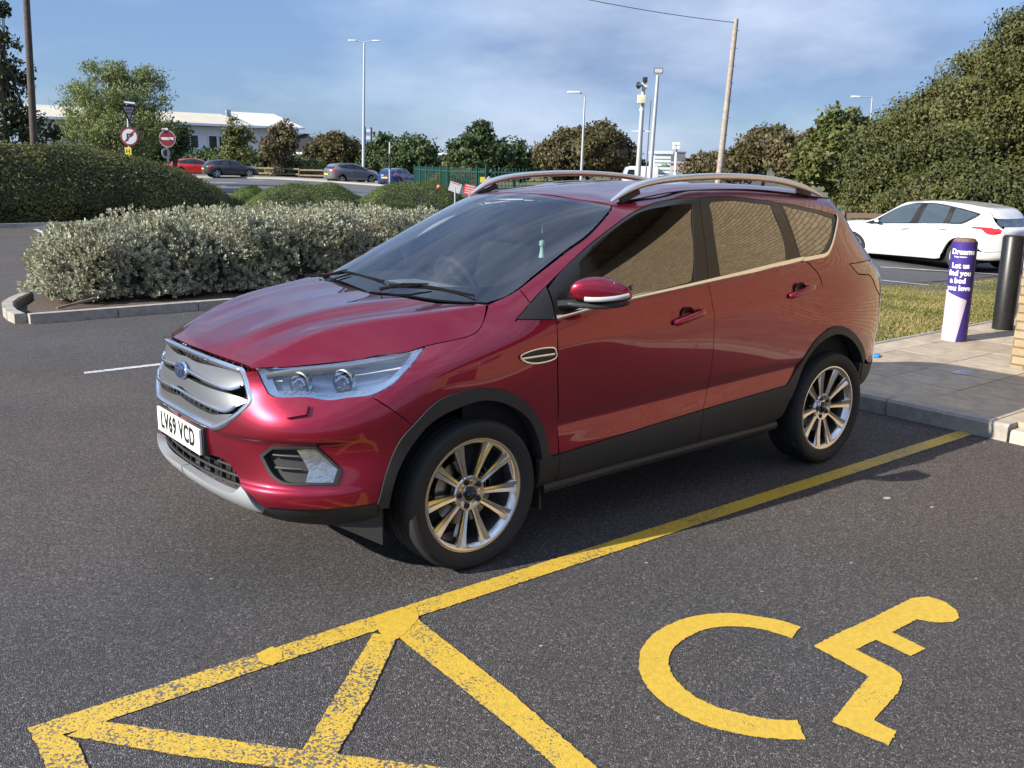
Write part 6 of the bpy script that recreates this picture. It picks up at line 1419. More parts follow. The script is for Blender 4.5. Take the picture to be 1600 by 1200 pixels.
def TP(nm, lab, u, d, px, n, size, m, seed, trunk=True, tr=.13, **kw):
    L = lobes_px(u, d, px); top = max(L, key=lambda q: q[2]); z = top[2]; c = site(d, (u-804.6)/1538*d)
    gz = float(Hz(c[0], c[1])); L = [(s, dd, zz-gz, a, b_, h_) for (s, dd, zz, a, b_, h_) in L]; S_ = sitelobes(L)
    v = RH*top[0]
    return tree(nm, lab, c[0], c[1], S_, n, size, m, seed, trunk=(((v[0]*.7, v[1]*.7, z-gz), tr) if trunk else None), **kw)
TP('sparse_tree', 'tall dark tree with open branches at the left edge', 12, 36, [(4, 60, 26, 28, 0), (8, 130, 36, 36, .4), (0, 190, 48, 40, 0), (50, 208, 28, 30, .4), (45, 85, 15, 12, 0), (42, 150, 20, 14, 0), (-30, 120, 40, 60, 0), (18, 30, 14, 16, 0)], 7500, .17, G1, 51, nclump=170, csize=.36, shell=.35, branchn=26, outward=.2)
TP('willow_tree', 'broad light green willowy tree left of the traffic signs', 185, 52, [(180, 150, 42, 42, 0), (135, 182, 32, 46, .5), (228, 160, 34, 42, .3), (200, 205, 62, 38, 0), (150, 215, 42, 28, -.4), (183, 122, 16, 12, 0), (240, 130, 14, 12, 0)], 26000, .22, G2, 52, nclump=520, csize=.55, shell=.4, aspect=.22, outward=.35, up=.25)
TP('dark_bush', 'dark rounded bush behind the no entry sign', 272, 60, [(266, 222, 24, 24, 0), (282, 214, 12, 18, 0), (240, 235, 26, 18, 0)], 7000, .2, G3, 53, nclump=160, csize=.5)
TP('conifer', 'slim grey-green tree in front of the white building windows', 370, 84, [(368, 222, 12, 22, 0), (369, 202, 7, 14, 0), (385, 215, 8, 12, 0), (372, 240, 18, 12, 0)], 4000, .26, G6, 54, nclump=80, csize=.5)
TP('autumn_tree', 'reddish brown autumn tree near the end of the white building', 438, 88, [(442, 222, 18, 22, 0), (430, 236, 20, 18, 0), (448, 206, 9, 12, 0)], 4500, .28, G5, 55, nclump=90, csize=.55)
TP('roadside_scrub', 'long uneven band of scrub below the trees between the grey car and the domed tree', 660, 106, [(500, 258, 40, 12, 0), (560, 250, 34, 18, 0), (620, 254, 40, 16, 0), (690, 260, 36, 9, 0), (745, 252, 34, 18, 0), (800, 256, 34, 16, 0), (850, 260, 30, 14, 0), (578, 238, 12, 10, 0), (700, 252, 10, 6, 0), (665, 246, 14, 10, 0), (832, 250, 12, 9, 0)], 20000, .32, G6, 91, trunk=False, cat='shrub', nclump=300, csize=.8, core=.6)
TP('roadside_scrub', 'band of dark scrub behind the red and black parked cars', 300, 92, [(240, 250, 40, 10, 0), (300, 250, 40, 11, 0), (350, 248, 34, 10, 0), (400, 252, 34, 14, 0), (460, 256, 40, 12, 0), (415, 246, 16, 12, 0), (330, 243, 22, 8, 0)], 12000, .3, G3, 56, trunk=False, cat='shrub', nclump=240, csize=.6, core=.8)
TP('hedgerow_scrub', 'pale green scrub bank behind the roadside rail', 470, 90, [(440, 268, 40, 12, 0), (480, 268, 26, 12, 0)], 5000, .26, G6, 57, trunk=False, cat='shrub', nclump=100, csize=.5, core=.7)
TP('bushy_tree', 'brown topped green tree behind the grey parked car', 525, 100, [(525, 236, 38, 22, 0), (500, 245, 22, 18, 0), (550, 240, 20, 20, 0), (523, 222, 18, 10, 0)], 9000, .32, G4, 58, nclump=200, csize=.6, core=.7)
TP('bushy_tree', 'dark green tree between the tall lamp and the thin post', 598, 98, [(600, 240, 22, 26, 0), (590, 255, 26, 18, 0)], 6000, .32, G3, 59, nclump=140, csize=.6, core=.7)
TP('bushy_tree', 'dark green tree right of the thin post, above the blue car', 645, 92, [(648, 240, 32, 26, 0), (628, 256, 26, 20, 0), (668, 262, 16, 20, 0)], 9000, .3, G3, 60, nclump=190, csize=.55, core=.7)
TP('bushy_tree', 'dark upright tree behind the green fence', 745, 72, [(748, 222, 20, 26, 0), (728, 240, 24, 26, 0), (765, 245, 26, 30, 0), (745, 265, 34, 20, 0), (757, 205, 9, 10, 0)], 12000, .24, G3, 61, nclump=240, csize=.42, core=.6)
TP('bushy_tree', 'small dark tree at the right end of the green fence', 805, 76, [(803, 246, 20, 26, 0), (815, 262, 16, 18, 0), (792, 256, 14, 20, 0)], 6000, .24, G3, 62, nclump=120, csize=.42, core=.6)
TP('broad_tree', 'large brown and dark green domed tree above the roof of the red car', 915, 84, [(905, 240, 55, 36, 0), (870, 252, 38, 26, 0), (955, 245, 36, 30, 0), (935, 218, 26, 22, 0), (985, 258, 22, 16, 0), (890, 222, 20, 14, 0)], 22000, .3, G4, 63, nclump=460, csize=.6, core=.72)
TP('autumn_shrub', 'reddish autumn bush left of the leaning wooden pole', 1095, 95, [(1098, 258, 22, 16, 0), (1085, 264, 18, 10, 0), (1115, 254, 14, 14, 0)], 5000, .3, G5, 64, trunk=False, cat='shrub', nclump=110, csize=.5, core=.7)
for k, (u, d, px, n, m, lab) in enumerate((
  (1190, 62, [(1190, 232, 30, 30, 0), (1165, 250, 26, 24, 0), (1205, 215, 16, 16, 0), (1150, 262, 30, 20, 0)], 12000, G4, 'brownish tree just right of the leaning wooden pole'),
  (1240, 52, [(1240, 250, 30, 26, 0), (1225, 232, 20, 20, 0), (1262, 245, 24, 34, 0), (1262, 216, 10, 8, 0)], 12000, G5, 'rusty leaved tree behind the rear of the red car roof'),
  (1310, 42, [(1300, 225, 26, 30, 0), (1330, 235, 34, 40, 0), (1290, 190, 10, 14, 0), (1328, 195, 16, 14, 0), (1280, 255, 34, 34, 0), (1345, 280, 40, 36, 0)], 15000, G6, 'loose green tree with thin top sprays left of the great hedge bank'))):
    TP('mixed_tree', lab, u, d, px, n, .22, m, 70+k, nclump=300, csize=.4, group='mixed trees behind the rear of the red car', core=.7)
G7 = leaf_mat('bank_leaf', [(.022, .034, .009), (.052, .064, .015), (.095, .098, .026), (.17, .145, .05)], nsc=.6)
for k, (u, d, px, n, lab) in enumerate((
  (1420, 33, [(1420, 250, 60, 70, 0), (1385, 275, 50, 60, 0), (1450, 210, 44, 54, .3), (1400, 315, 70, 40, -.8), (1405, 215, 30, 30, 0)], 34000, 'lower left part of the great green bank of trees behind the white car'),
  (1530, 31, [(1530, 170, 62, 70, .5), (1500, 230, 60, 60, 0), (1570, 230, 60, 80, 0), (1510, 300, 80, 50, -.8), (1475, 180, 34, 40, .5), (1540, 110, 34, 30, .5)], 44000, 'tall middle part of the great green bank of trees behind the white car'),
  (1620, 30, [(1610, 80, 46, 50, .5), (1620, 150, 60, 60, 0), (1600, 300, 70, 50, -.8), (1660, 200, 70, 90, 0), (1585, 60, 26, 26, .5)], 32000, 'highest part of the green bank of trees at the right edge'))):
    TP('bank_tree', lab, u, d, px, int(n*2.1), .105, G7, 80+k, nclump=int(n/85), csize=.60, outward=.5, group='trees of the great bank behind the white car', core=.74, shell=.66, tr=.2)
# weeds and long grass by the fence
TP('tall_weeds', 'dry tall weeds along the green fence', 705, 50, [(690, 280, 16, 9, 0), (712, 276, 18, 10, 0), (735, 280, 14, 8, 0)], 4500, .13, G5, 90, trunk=False, cat='plant', nclump=200, csize=.3, up=.5, aspect=.15)

# ================================================================ green palisade fence
M_GRN = mat('green_fence_paint', (.010, .065, .05), rough=.5)
fen = empty('palisade_fence', (0, 0, 0), 0, 'green steel palisade fence behind the low hedge in the centre', 'fence')
fp = [(-30.30, -46.53), (-24.45, -34.56), (-24.08, -31.02), (-25.64, -29.77)]
pb = MB(); rb_ = MB()
for a, b_ in zip(fp[:-1], fp[1:]):
    a = np.array(a); b_ = np.array(b_); L_ = np.linalg.norm(b_-a); d = (b_-a)/L_; n = int(L_/.155); rz = math.atan2(d[1], d[0])
    for k in range(n):
        q = a+d*(k+.5)*.155; z = float(Hz(*q)); pb.box((q[0], q[1], z+.85), (.042, .012, 1.55), Matrix.Rotation(rz, 3, 'Z'))
    for z in (.35, 1.45): c = (a+b_)/2; MB().box((c[0], c[1], z), (L_, .05, .05), Matrix.Rotation(rz, 3, 'Z')).build('rail', M_GRN, fen)
    for k in range(int(L_/2.75)+1): q = a+d*k*2.75; MB().box((q[0]+.03, q[1]+.03, .85), (.10, .06, 1.75)).build('post', M_GRN, fen)
tag(pb.build('pales', M_GRN, fen, smooth=0), kind='stuff')
# ================================================================ poles, lamps and signs
M_GALV = mat('galvanised_pole', (.42, .44, .46), rough=.45, metal=.4); M_LAMPW = mat('lamp_head', (.62, .64, .66), rough=.4)
M_WOOD = mat('pole_timber', (.075, .06, .05), rough=.95, noise=.35, nscale=8); M_WOODL = mat('pole_timber_pale', (.30, .26, .22), rough=.95, noise=.3, nscale=8)
def pole(nm, label, cat, A, B, r0, r1, m, zb=None):
    z0 = float(Hz(A[0], A[1]))-.05 if zb is None else zb
    o = empty(nm, (A[0], A[1], z0), 0, label, cat); MB().tube([(0, 0, 0), (B[0]-A[0], B[1]-A[1], B[2]-z0)], [r0, r1], 12).build('pole', m, o, smooth=60); return o
def rel(o, P): return tuple(Vector(P)-o.location)
t_ = (-5.35, -29.35, 7.56); o = pole('wooden_pole', 'dark wooden pole rising out of the frame through the tree at the left edge', 'pole', (-5.10, -29.55), t_, .125, .09, M_WOOD)
a = (-38.15, -65.86, 11.07); o = pole('street_lamp', 'tall street lamp with two arms, left of the thin post', 'street lamp', (-37.91, -66.06), a, .14, .07, M_GALV)
for s in (-1, 1):
    e = np.array(a)[:2]+RH*s*.75; MB().tube([rel(o, a), rel(o, (e[0], e[1], a[2]+.12))], .04, 8).build('arm', M_GALV, o); e2 = np.array(a)[:2]+RH*s*.95
    MB().box(rel(o, (e2[0], e2[1], a[2]+.13)), (.65, .22, .10), Matrix.Rotation(math.atan2(RH[1], RH[0]), 3, 'Z')).build('lantern', M_LAMPW, o, bevel=.04)
a = (-39.66, -41.61, 5.91); o = pole('street_lamp', 'single armed street lamp above the brown domed tree', 'street lamp', (-39.57, -41.68), a, .10, .05, M_GALV)
e = np.array(a)[:2]-RH*.35; e2 = np.array(a)[:2]-RH*.70
MB().tube(catmull([rel(o, a), rel(o, ((a[0]*.8+e[0]*.2), (a[1]*.8+e[1]*.2), a[2]+.20)), rel(o, (e[0], e[1], a[2]+.28))], 4), .045, 8).build('arm', M_GALV, o, smooth=60)
MB().box(rel(o, (e2[0], e2[1], a[2]+.30)), (.80, .26, .12), Matrix.Rotation(math.atan2(RH[1], RH[0]), 3, 'Z')).build('lantern', M_LAMPW, o, bevel=.05)
a = (-51.75, -29.38, 6.00); o = pole('street_lamp', 'single armed street lamp rising behind the green bank on the right', 'street lamp', (-51.84, -29.32), a, .07, .045, M_GALV)
e = np.array(a)[:2]-RH*1.0
MB().tube([rel(o, a), rel(o, (e[0], e[1], a[2]+.02))], .03, 8).build('arm', M_GALV, o); MB().box(rel(o, (e[0], e[1], a[2]+.02)), (.55, .2, .1), Matrix.Rotation(math.atan2(RH[1], RH[0]), 3, 'Z')).build('lantern', M_LAMPW, o, bevel=.04)
# camera pole
D_ = 34; a = (-22.21, -19.71, 4.57); o = pole('camera_pole', 'steel pole carrying cameras, a loudspeaker and a cream box', 'camera pole', (-22.13, -19.78), a, .11, .065, M_GALV)
Rz = Matrix.Rotation(math.atan2(RH[1], RH[0]), 3, 'Z')
M_CREAM = mat('cream_box', (.62, .57, .42), rough=.5); M_DKG = mat('dark_housing', (.03, .03, .032), rough=.4)
def on(o, u, v, d=D_): return None
c = (-22.02, -19.61, 4.00); MB().box(rel(o, c), (.27, .16, .27), Rz).build('control_box', M_CREAM, o, bevel=.01)
c = (-22.17, -19.62, 4.63); MB().box(rel(o, c), (.15, .2, .18), Rz).build('camera_housing', M_DKG, o, bevel=.02)
c = (-21.99, -19.64, 4.45); MB().lathe([(.02, -.1), (.05, 0), (.12, .10), (.10, .10), (0, .02)], 16, Matrix.Translation(rel(o, c)) @ Matrix.Rotation(R(90), 4, 'X')).build('loudspeaker', M_DKG, o, smooth=50)
c = (-22.18, -19.61, 4.40); MB().box(rel(o, c), (.13, .13, .12), Rz).build('lower_camera', M_LAMPW, o, bevel=.015)
c = (-22.19, -19.73, 3.65); MB().lathe([(0, -.08), (.07, -.05), (.09, .0), (.07, .06), (0, .08)], 14, Matrix.Translation(rel(o, c))).build('dome_camera', M_LAMPW, o, smooth=60)
c = (-22.18, -19.74, 2.96); MB().box(rel(o, c), (.62, .03, .035), Rz).build('cross_bar', M_LAMPW, o)
a = (-21.84, -18.73, 4.70); o = pole('floodlight_pole', 'slim steel pole with one square floodlight, right of the camera pole', 'floodlight', (-21.71, -18.83), a, .085, .055, M_GALV)
c = (-21.85, -18.72, 4.85); MB().box(rel(o, c), (.29, .10, .17), Rz).build('floodlight', M_DKG, o, bevel=.01); c2 = np.array((-21.78, -18.65, 4.84)); MB().box(rel(o, tuple(c2)), (.25, .03, .13), Rz).build('lamp_glass', mat('flood_glass', (.45, .47, .45), rough=.2), o)
o = pole('thin_pole', 'very thin grey mast between the camera pole and the floodlight', 'pole', (-41.29, -37.75), (-41.40, -37.66, 5.65), .045, .035, mat('dark_grey_pole', (.12, .13, .15), rough=.5))
a = (-26.14, -19.13, 6.90); o = pole('wooden_pole', 'leaning pale wooden pole with climbing steps behind the red car roof', 'pole', (-25.86, -19.36), a, .125, .085, M_WOODL)
A_ = np.array([0, 0, 0.]); B_ = np.array(rel(o, a))
for k in range(16):
    q = A_+(B_-A_)*(.30+.043*k); s = 1 if k % 2 else -1; MB().box((q[0]+RH[0]*.11*s, q[1]+RH[1]*.11*s, q[2]), (.09, .02, .02), Rz).build('step', M_GALV, o)
w0 = Vector(a)-Vector((0, 0, .12)); w1 = Vector((-18.40, -21.48, 7.40))
b = MB(); b.tube([w0.lerp(w1, t)+Vector((0, 0, -.35*4*t*(1-t)*.3)) for t in np.linspace(0, 1, 9)], .012, 5); tag(b.build('overhead_wire', M_DKG, smooth=60), 'single overhead wire running from the leaning wooden pole out of the top of the frame', 'wire')
# far mast with a ring of floodlights
a = (-95.32, -84.18, 4.63); o = pole('lighting_mast', 'distant mast with a cluster of white floodlights above the far buildings', 'lighting mast', (-95.36, -84.15), a, .22, .16, M_LAMPW)
for k, (u, v) in enumerate(((1053.5, 225), (1060, 225), (1053.5, 231), (1060, 231))):
    c = ((-94.78, -84.09, 4.70), (-95.21, -83.75, 4.71), (-94.80, -84.07, 4.21), (-95.23, -83.73, 4.22))[k]; MB().box(rel(o, c), (.50, .2, .42), Rz).build('floodlight', M_LAMPW, o, bevel=.04)
# thin sign post and totem
o = pole('sign_post', 'thin grey and white post by the far road, left of the blue car', 'post', (-32.23, -52.67), (-32.28, -52.63, 3.15), .06, .06, M_GALV)
c = (-32.26, -52.64, 1.90); MB().tube([rel(o, (c[0], c[1], c[2]-.5)), rel(o, (c[0], c[1], c[2]+.5))], .068, 10).build('black_band', M_DKG, o, smooth=60)
tot = empty('totem_sign', (*(-50.93, -87.65), 0), 0, 'distant blue totem sign with name panels beside the tall two armed lamp', 'sign')
for nm, u, v0, v1 in (('leg', 570, 199, 232), ('leg', 580, 199, 232)):
    pass
for P0, P1 in (((-50.68, -87.85, 2.74), (-50.73, -87.81, 5.50)), ((-51.21, -87.42, 2.75), (-51.26, -87.39, 5.45))):
    MB().tube([rel(tot, P0), rel(tot, P1)], .10, 8).build('post', mat('navy_post', (.02, .03, .08), rough=.5), tot)
for k, (c, m) in enumerate((((-50.99, -87.61, 5.12), 'a'), ((-50.98, -87.61, 4.79), 'b'), ((-50.97, -87.62, 4.39), 'a'), ((-50.97, -87.62, 4.00), 'b'), ((-50.96, -87.63, 3.60), 'a'))):
    MB().box(rel(tot, c), (.56, .08, .26), Rz).build('name_panel', mat('totem_panel_'+m, (.50, .53, .62) if m == 'a' else (.16, .19, .36), rough=.5), tot)
# ---- road signs
M_SRED = mat('sign_red', (.13, .008, .014), rough=.45); M_SWHT = mat('sign_face_white', (.40, .42, .46), rough=.45); M_SYEL = mat('sign_yellow', (.52, .42, .04), rough=.5); M_SBLK = mat('sign_black', (.01, .01, .012), rough=.5)
def frame_at(c):
    """matrix for a sign facing the car park: x right, y up, z towards the viewer"""
    n = -FH; return Matrix(((RH[0], 0, n[0], c[0]), (RH[1], 0, n[1], c[1]), (0, 1, 0, c[2]), (0, 0, 0, 1)))
def disc(nm, r, z0, z1, m, parent, M, n=40): return MB().lathe([(0, z0), (r, z0), (r, z1), (0, z1)], n, M).build(nm, m, parent, smooth=30)
def poly_plate(nm, pts, z0, z1, m, parent, M): return MB().prism(pts, z0, z1, M).build(nm, m, parent, smooth=0)
c = (-8.81, -31.71, 2.58); sign_a = empty('road_sign', (*(-8.72, -31.77), .0), 0, 'post with give way triangle, no right turn disc and small yellow plate', 'road sign')
MB().tube([(0, 0, 0), rel(sign_a, (-8.84, -31.80, 3.70))], .038, 10).build('post', M_GALV, sign_a, smooth=60)
M_ = Matrix.Translation(-Vector(sign_a.location)) @ frame_at(c)
disc('sign_disc', .325, 0, .015, M_SRED, sign_a, M_); disc('sign_face', .262, .0155, .020, M_SWHT, sign_a, M_)
poly_plate('arrow', [(-.10, -.15), (-.045, -.15), (-.045, .045), (.055, .045), (.055, -.02), (.16, .075), (.055, .17), (.055, .105), (-.10, .105)], .0205, .024, M_SBLK, sign_a, M_)
poly_plate('red_bar', [(-.19, -.165), (-.155, -.20), (.195, .165), (.16, .20)], .0245, .027, M_SRED, sign_a, M_)
c = (-8.74, -31.76, 2.08); M_ = Matrix.Translation(-Vector(sign_a.location)) @ frame_at(c)
poly_plate('yellow_plate', [(-.115, -.13), (.115, -.13), (.115, .13), (-.115, .13)], 0, .012, M_SYEL, sign_a, M_)
poly_plate('hydrant_mark', [(-.065, -.07), (-.04, -.07), (-.04, -.012), (.04, -.012), (.04, -.07), (.065, -.07), (.065, .07), (.04, .07), (.04, .012), (-.04, .012), (-.04, .07), (-.065, .07)], .0125, .015, M_SBLK, sign_a, M_)
c = (-8.83, -31.69, 3.40); M_ = Matrix.Translation(-Vector(sign_a.location)) @ frame_at(c) @ Matrix.Rotation(R(55), 4, 'Y')
tri = [(-.32, .26), (0, -.36), (.32, .26)]
poly_plate('give_way_triangle', tri, 0, .012, M_SBLK, sign_a, M_); poly_plate('triangle_border', [(x*.93, y*.93-.0) for x, y in tri], .0125, .016, M_SRED, sign_a, M_); poly_plate('triangle_face', [(x*.66, y*.66+.01) for x, y in tri], .0165, .02, M_SWHT, sign_a, M_)
text_mesh('GIVE', .12, M_ @ Matrix.Translation((0, .09, .0225)), 'sign_lettering', M_SBLK, sign_a, extrude=.001, offset=.003); text_mesh('WAY', .10, M_ @ Matrix.Translation((0, -.03, .0225)), 'sign_lettering', M_SBLK, sign_a, extrude=.001, offset=.003)
c = (-8.87, -31.66, 3.74); MB().tube([rel(sign_a, tuple(np.array(c)-np.append(RH*.16, 0))), rel(sign_a, tuple(np.array(c)+np.append(RH*.2, -.04)))], .045, 8).build('sign_lamp', M_GALV, sign_a, bevel=0, smooth=60)
c = (-10.90, -33.88, 2.59); sign_b = empty('road_sign', (*(-10.86, -33.91), .0), 0, 'round red no entry sign with white bar, lamp on top and small plate below', 'road sign')
MB().tube([(0, 0, 0), rel(sign_b, (-10.92, -33.99, 2.85))], .038, 10).build('post', M_GALV, sign_b, smooth=60)
M_ = Matrix.Translation(-Vector(sign_b.location)) @ frame_at(c)
disc('sign_disc', .315, 0, .015, M_SWHT, sign_b, M_); disc('sign_face', .295, .0155, .020, M_SRED, sign_b, M_); poly_plate('white_bar', [(-.245, -.05), (.245, -.05), (.245, .05), (-.245, .05)], .0205, .024, M_SWHT, sign_b, M_)
c = (-10.81, -33.95, 2.91); MB().tube([rel(sign_b, tuple(np.array(c)-np.append(RH*.06, -.02))), rel(sign_b, tuple(np.array(c)+np.append(RH*.16, .02)))], .05, 8).build('sign_lamp', M_LAMPW, sign_b, smooth=60)
c = (-10.82, -33.94, 2.05); M_ = Matrix.Translation(-Vector(sign_b.location)) @ frame_at(c) @ Matrix.Rotation(R(60), 4, 'Y')
disc('small_plate', .20, 0, .012, M_SWHT, sign_b, M_); disc('small_plate_ring', .12, .0125, .015, M_SRED, sign_b, M_)
# small red and white boards at the end of the low hedge
def board(label, c, w, h, rot, m, text=None, seed=0, tm=None):
    o = empty('small_board', (c[0], c[1], 0), 0, label, 'sign'); M_ = Matrix.Translation((0, 0, c[2])) @ frame_at((0, 0, 0)) @ Matrix.Rotation(rot, 4, 'Z')
    poly_plate('board', [(-w/2, -h/2), (w/2, -h/2), (w/2, h/2), (-w/2, h/2)], 0, .012, m, o, M_)
    MB().tube([(0, 0, float(Hz(c[0], c[1]))), (0, 0, c[2])], .02, 6).build('stake', M_GALV, o)
    for k in range(text or 0): poly_plate('text_line', [(-w*.40, h*(.34-.22*k)), (w*.38, h*(.34-.22*k)), (w*.38, h*(.34-.22*k)+h*.10), (-w*.40, h*(.34-.22*k)+h*.10)], .0125, .014, tm, o, M_)
    return o
M_RB = mat('board_red', (.55, .04, .04), rough=.5)
board('white board with red corner mark, leftmost of the small boards by the hedge end', (-12.02, -16.33, 1.20), .30, .24, R(-18), M_SWHT, 1, tm=M_RB)
board('red board with white text lines beside the top of the windscreen', (-11.72, -15.29, 1.16), .27, .26, R(-12), M_RB, 4, tm=M_SWHT)
board('pale red edged board half hidden behind the far roof rail', (-13.30, -16.59, 1.27), .30, .30, R(-42), M_SWHT, 2, tm=M_RB)
c = (-21.55, -27.92, 1.17); o = empty('small_board', (c[0], c[1], 0), 0, 'small yellow square notice on the green fence', 'sign'); M_ = Matrix.Translation((0, 0, c[2])) @ frame_at((0, 0, 0)); poly_plate('board', [(-.10, -.11), (.10, -.11), (.10, .11), (-.10, .11)], 0, .01, M_SYEL, o, M_)
c = (-13.39, -19.08, 1.14); o = MB().lathe([(0, -.06), (.05, -.04), (.065, 0), (.05, .04), (0, .06)], 16, Matrix.Translation((c[0], c[1], c[2]))).build('orange_lamp', mat('lamp_orange', (.60, .16, .05), rough=.4), smooth=60); tag(o, 'small orange round lamp above the low hedge left of the red boards', 'lamp')
# ---- roadside timber rails
def rail_fence(label, pts, h, m, rails=(.45, .85), post=2.0, pw=.12):
    o = empty('rail_fence', (0, 0, 0), 0, label, 'fence')
    for a, b_ in zip(pts[:-1], pts[1:]):
        a = np.array(a); b_ = np.array(b_); L_ = np.linalg.norm(b_-a); d = (b_-a)/L_; n = max(1, int(L_/post)); rz = Matrix.Rotation(math.atan2(d[1], d[0]), 3, 'Z')
        for k in range(n):
            q0 = a+d*L_*k/n; q1 = a+d*L_*(k+1)/n; c = (q0+q1)/2; z = float(Hz(*c))
            MB().box((q0[0], q0[1], z+h/2), (pw, pw, h)).build('post', m, o, bevel=.01)
            for r_ in rails: MB().box((c[0]+.0, c[1], z+r_), (L_/n-.02, .04, .13), rz).build('rail', m, o)
    return o
M_RAIL = mat('weathered_rail', (.16, .13, .10), rough=.95, noise=.3, nscale=6)
rail_fence('low weathered timber rail behind the black and grey parked cars', [(-34.25, -79.22), (-37.28, -71.68)], .95, M_RAIL, (.35, .8), 2.6)
rail_fence('low wooden rail in front of the green bank, left of the white car', [(-20.70, -10.68), (-22.91, -6.99)], .95, mat('brown_rail', (.13, .085, .065), rough=.9), (.86,), 2.4)

# ================================================================ far buildings
M_RIB = mat('white_ribbed_cladding', (.80, .81, .82), rough=.6); M_RIBR = mat('pale_roof_sheet', (.30, .29, .255), rough=.7, noise=.12, nscale=.4); M_SOFF = mat('soffit_cream', (.40, .38, .33), rough=.8)
wh = empty('white_warehouse', (*(-21.57, -102.16), 0), 0, 'long low white ribbed warehouse with pale pitched roof behind the willowy tree', 'building')
A2 = np.array((-20.72, -102.84)); B2 = np.array((-52.56, -108.11)); d2 = (B2-A2); L2 = np.linalg.norm(d2); d2 /= L2; nrm2 = np.array([d2[1], -d2[0]])
if nrm2@FH > 0: nrm2 = -nrm2
def wp(t, out, z): q = A2+d2*t+nrm2*out; return rel(wh, (q[0], q[1], z))
nrib = 150; b = MB(); V = []
for k in range(nrib*2+1):
    t = L2*k/(nrib*2); o_ = .0 if (k//1) % 2 == 0 else .07; V += [wp(t, o_, -.2), wp(t, o_, 5.55)]
b.add(V, [(2*k, 2*k+2, 2*k+3, 2*k+1) for k in range(nrib*2)]); tag(b.build('ribbed_wall', M_RIB, wh, smooth=0), kind=None)
b = MB(); b.add([wp(0, 0, 5.55), wp(L2, 0, 5.55), wp(L2, 1.2, 5.75), wp(0, 1.2, 5.75)], [(0, 1, 2, 3)]); b.build('soffit', M_SOFF, wh, smooth=0)
b = MB(); V = []
nr = 110
for k in range(nr*2+1):
    t = -.3+(L2*.80)*k/(nr*2); u_ = .0 if k % 2 == 0 else .09; V += [wp(t, 1.35, 5.80+u_), wp(t, -5.5, 7.25+u_)]
b.add(V, [(2*k, 2*k+2, 2*k+3, 2*k+1) for k in range(nr*2)]); b.build('roof', M_RIBR, wh, smooth=0)
b = MB(); V = []
for k in range(41):
    t = L2*.80+(L2*.20+.6)*k/40; u_ = .0 if k % 2 == 0 else .09; V += [wp(t, 1.35, 5.80+u_), wp(t, -5.0, 7.6+u_)]
b.add(V, [(2*k, 2*k+2, 2*k+3, 2*k+1) for k in range(40)]); b.build('raised_roof', mat('white_roof_sheet', (.40, .40, .39), rough=.6), wh, smooth=0)
b = MB(); b.add([wp(-.3, 1.36, 5.62), wp(L2+.6, 1.36, 5.62), wp(L2+.6, 1.36, 5.88), wp(-.3, 1.36, 5.88)], [(0, 1, 2, 3)]); b.build('gutter', M_RIB, wh, smooth=0)
b = MB(); b.add([wp(L2, 0, -.2), wp(L2, -14, -.2), wp(L2, -14, 5.5), wp(L2, 0, 5.5)], [(0, 1, 2, 3)]); b.build('end_wall', M_RIB, wh, smooth=0)
def tcol(u):
    c = np.array([CAM[0], CAM[1]]); tb = (u-804.6)/1538; dv = FH+RH*tb; M2 = np.array([[d2[0], -dv[0]], [d2[1], -dv[1]]]); s_ = np.linalg.solve(M2, c-A2); return s_[0]
M_WIN = mat('dark_window', (.02, .025, .03), rough=.15)
for (u0, u1) in ((300, 311), (328, 340), (344, 355), (85, 92)):
    t0, t1 = tcol(u0), tcol(u1); fr = MB()
    for (ta, tb_, za, zb) in ((t0-.12, t0, 3.2, 4.55), (t1, t1+.12, 3.2, 4.55), (t0-.12, t1+.12, 4.55, 4.7), (t0-.12, t1+.12, 3.05, 3.2)):
        fr.add([wp(ta, .14, za), wp(tb_, .14, za), wp(tb_, .14, zb), wp(ta, .14, zb)], [(0, 1, 2, 3)])
    w_ = fr.build('window', M_RIB, wh, smooth=0); MB().add([wp(t0, .10, 3.2), wp(t1, .10, 3.2), wp(t1, .10, 4.55), wp(t0, .10, 4.55)], [(0, 1, 2, 3)]).build('pane', M_WIN, w_, smooth=0)
for u in (388, 392): t = tcol(u); MB().box(wp(t, -4, 7.35), (.25, .25, .9)).build('flue', M_GALV, wh)
pv = empty('pavilion', (*(-48.62, -98.46), 0), 0, 'dark gabled pavilion with white fascia at the right end of the white warehouse', 'building')
def gable(P, nm, m): MB().add([rel(pv, q) for q in P], [tuple(range(len(P)))]).build(nm, m, pv, smooth=0)
MB().prism([(-1.6, 0), (2.9, 0), (2.9, .35), (.6, 1.9), (-1.6, 1.9)], -3, 0, Matrix.Translation(rel(pv, (-48.32, -98.69, 2.92))) @ frame_at((0, 0, 0))).build('roof', mat('slate_dark', (.035, .04, .05), rough=.7), pv, smooth=0)
MB().prism([(-1.6, -.35), (3.1, -.35), (3.1, -.05), (-1.6, -.05)], -3.2, .15, Matrix.Translation(rel(pv, (-48.32, -98.69, 2.92))) @ frame_at((0, 0, 0))).build('fascia', M_RIB, pv, smooth=0)
MB().prism([(-2.2, 2.3), (.9, 2.0), (-.1, 1.75), (-2.2, 1.75)], -3.2, .3, Matrix.Translation(rel(pv, (-48.32, -98.69, 2.92))) @ frame_at((0, 0, 0))).build('upper_canopy', mat('canopy_grey', (.14, .15, .16), rough=.6), pv, smooth=0)
for u_ in (-1.2, 0, 1.2, 2.5): MB().prism([(u_, -3), (u_+.12, -3), (u_+.12, -.35), (u_, -.35)], -.1, .0, Matrix.Translation(rel(pv, (-48.32, -98.69, 2.92))) @ frame_at((0, 0, 0))).build('column', M_RIB, pv, smooth=0)
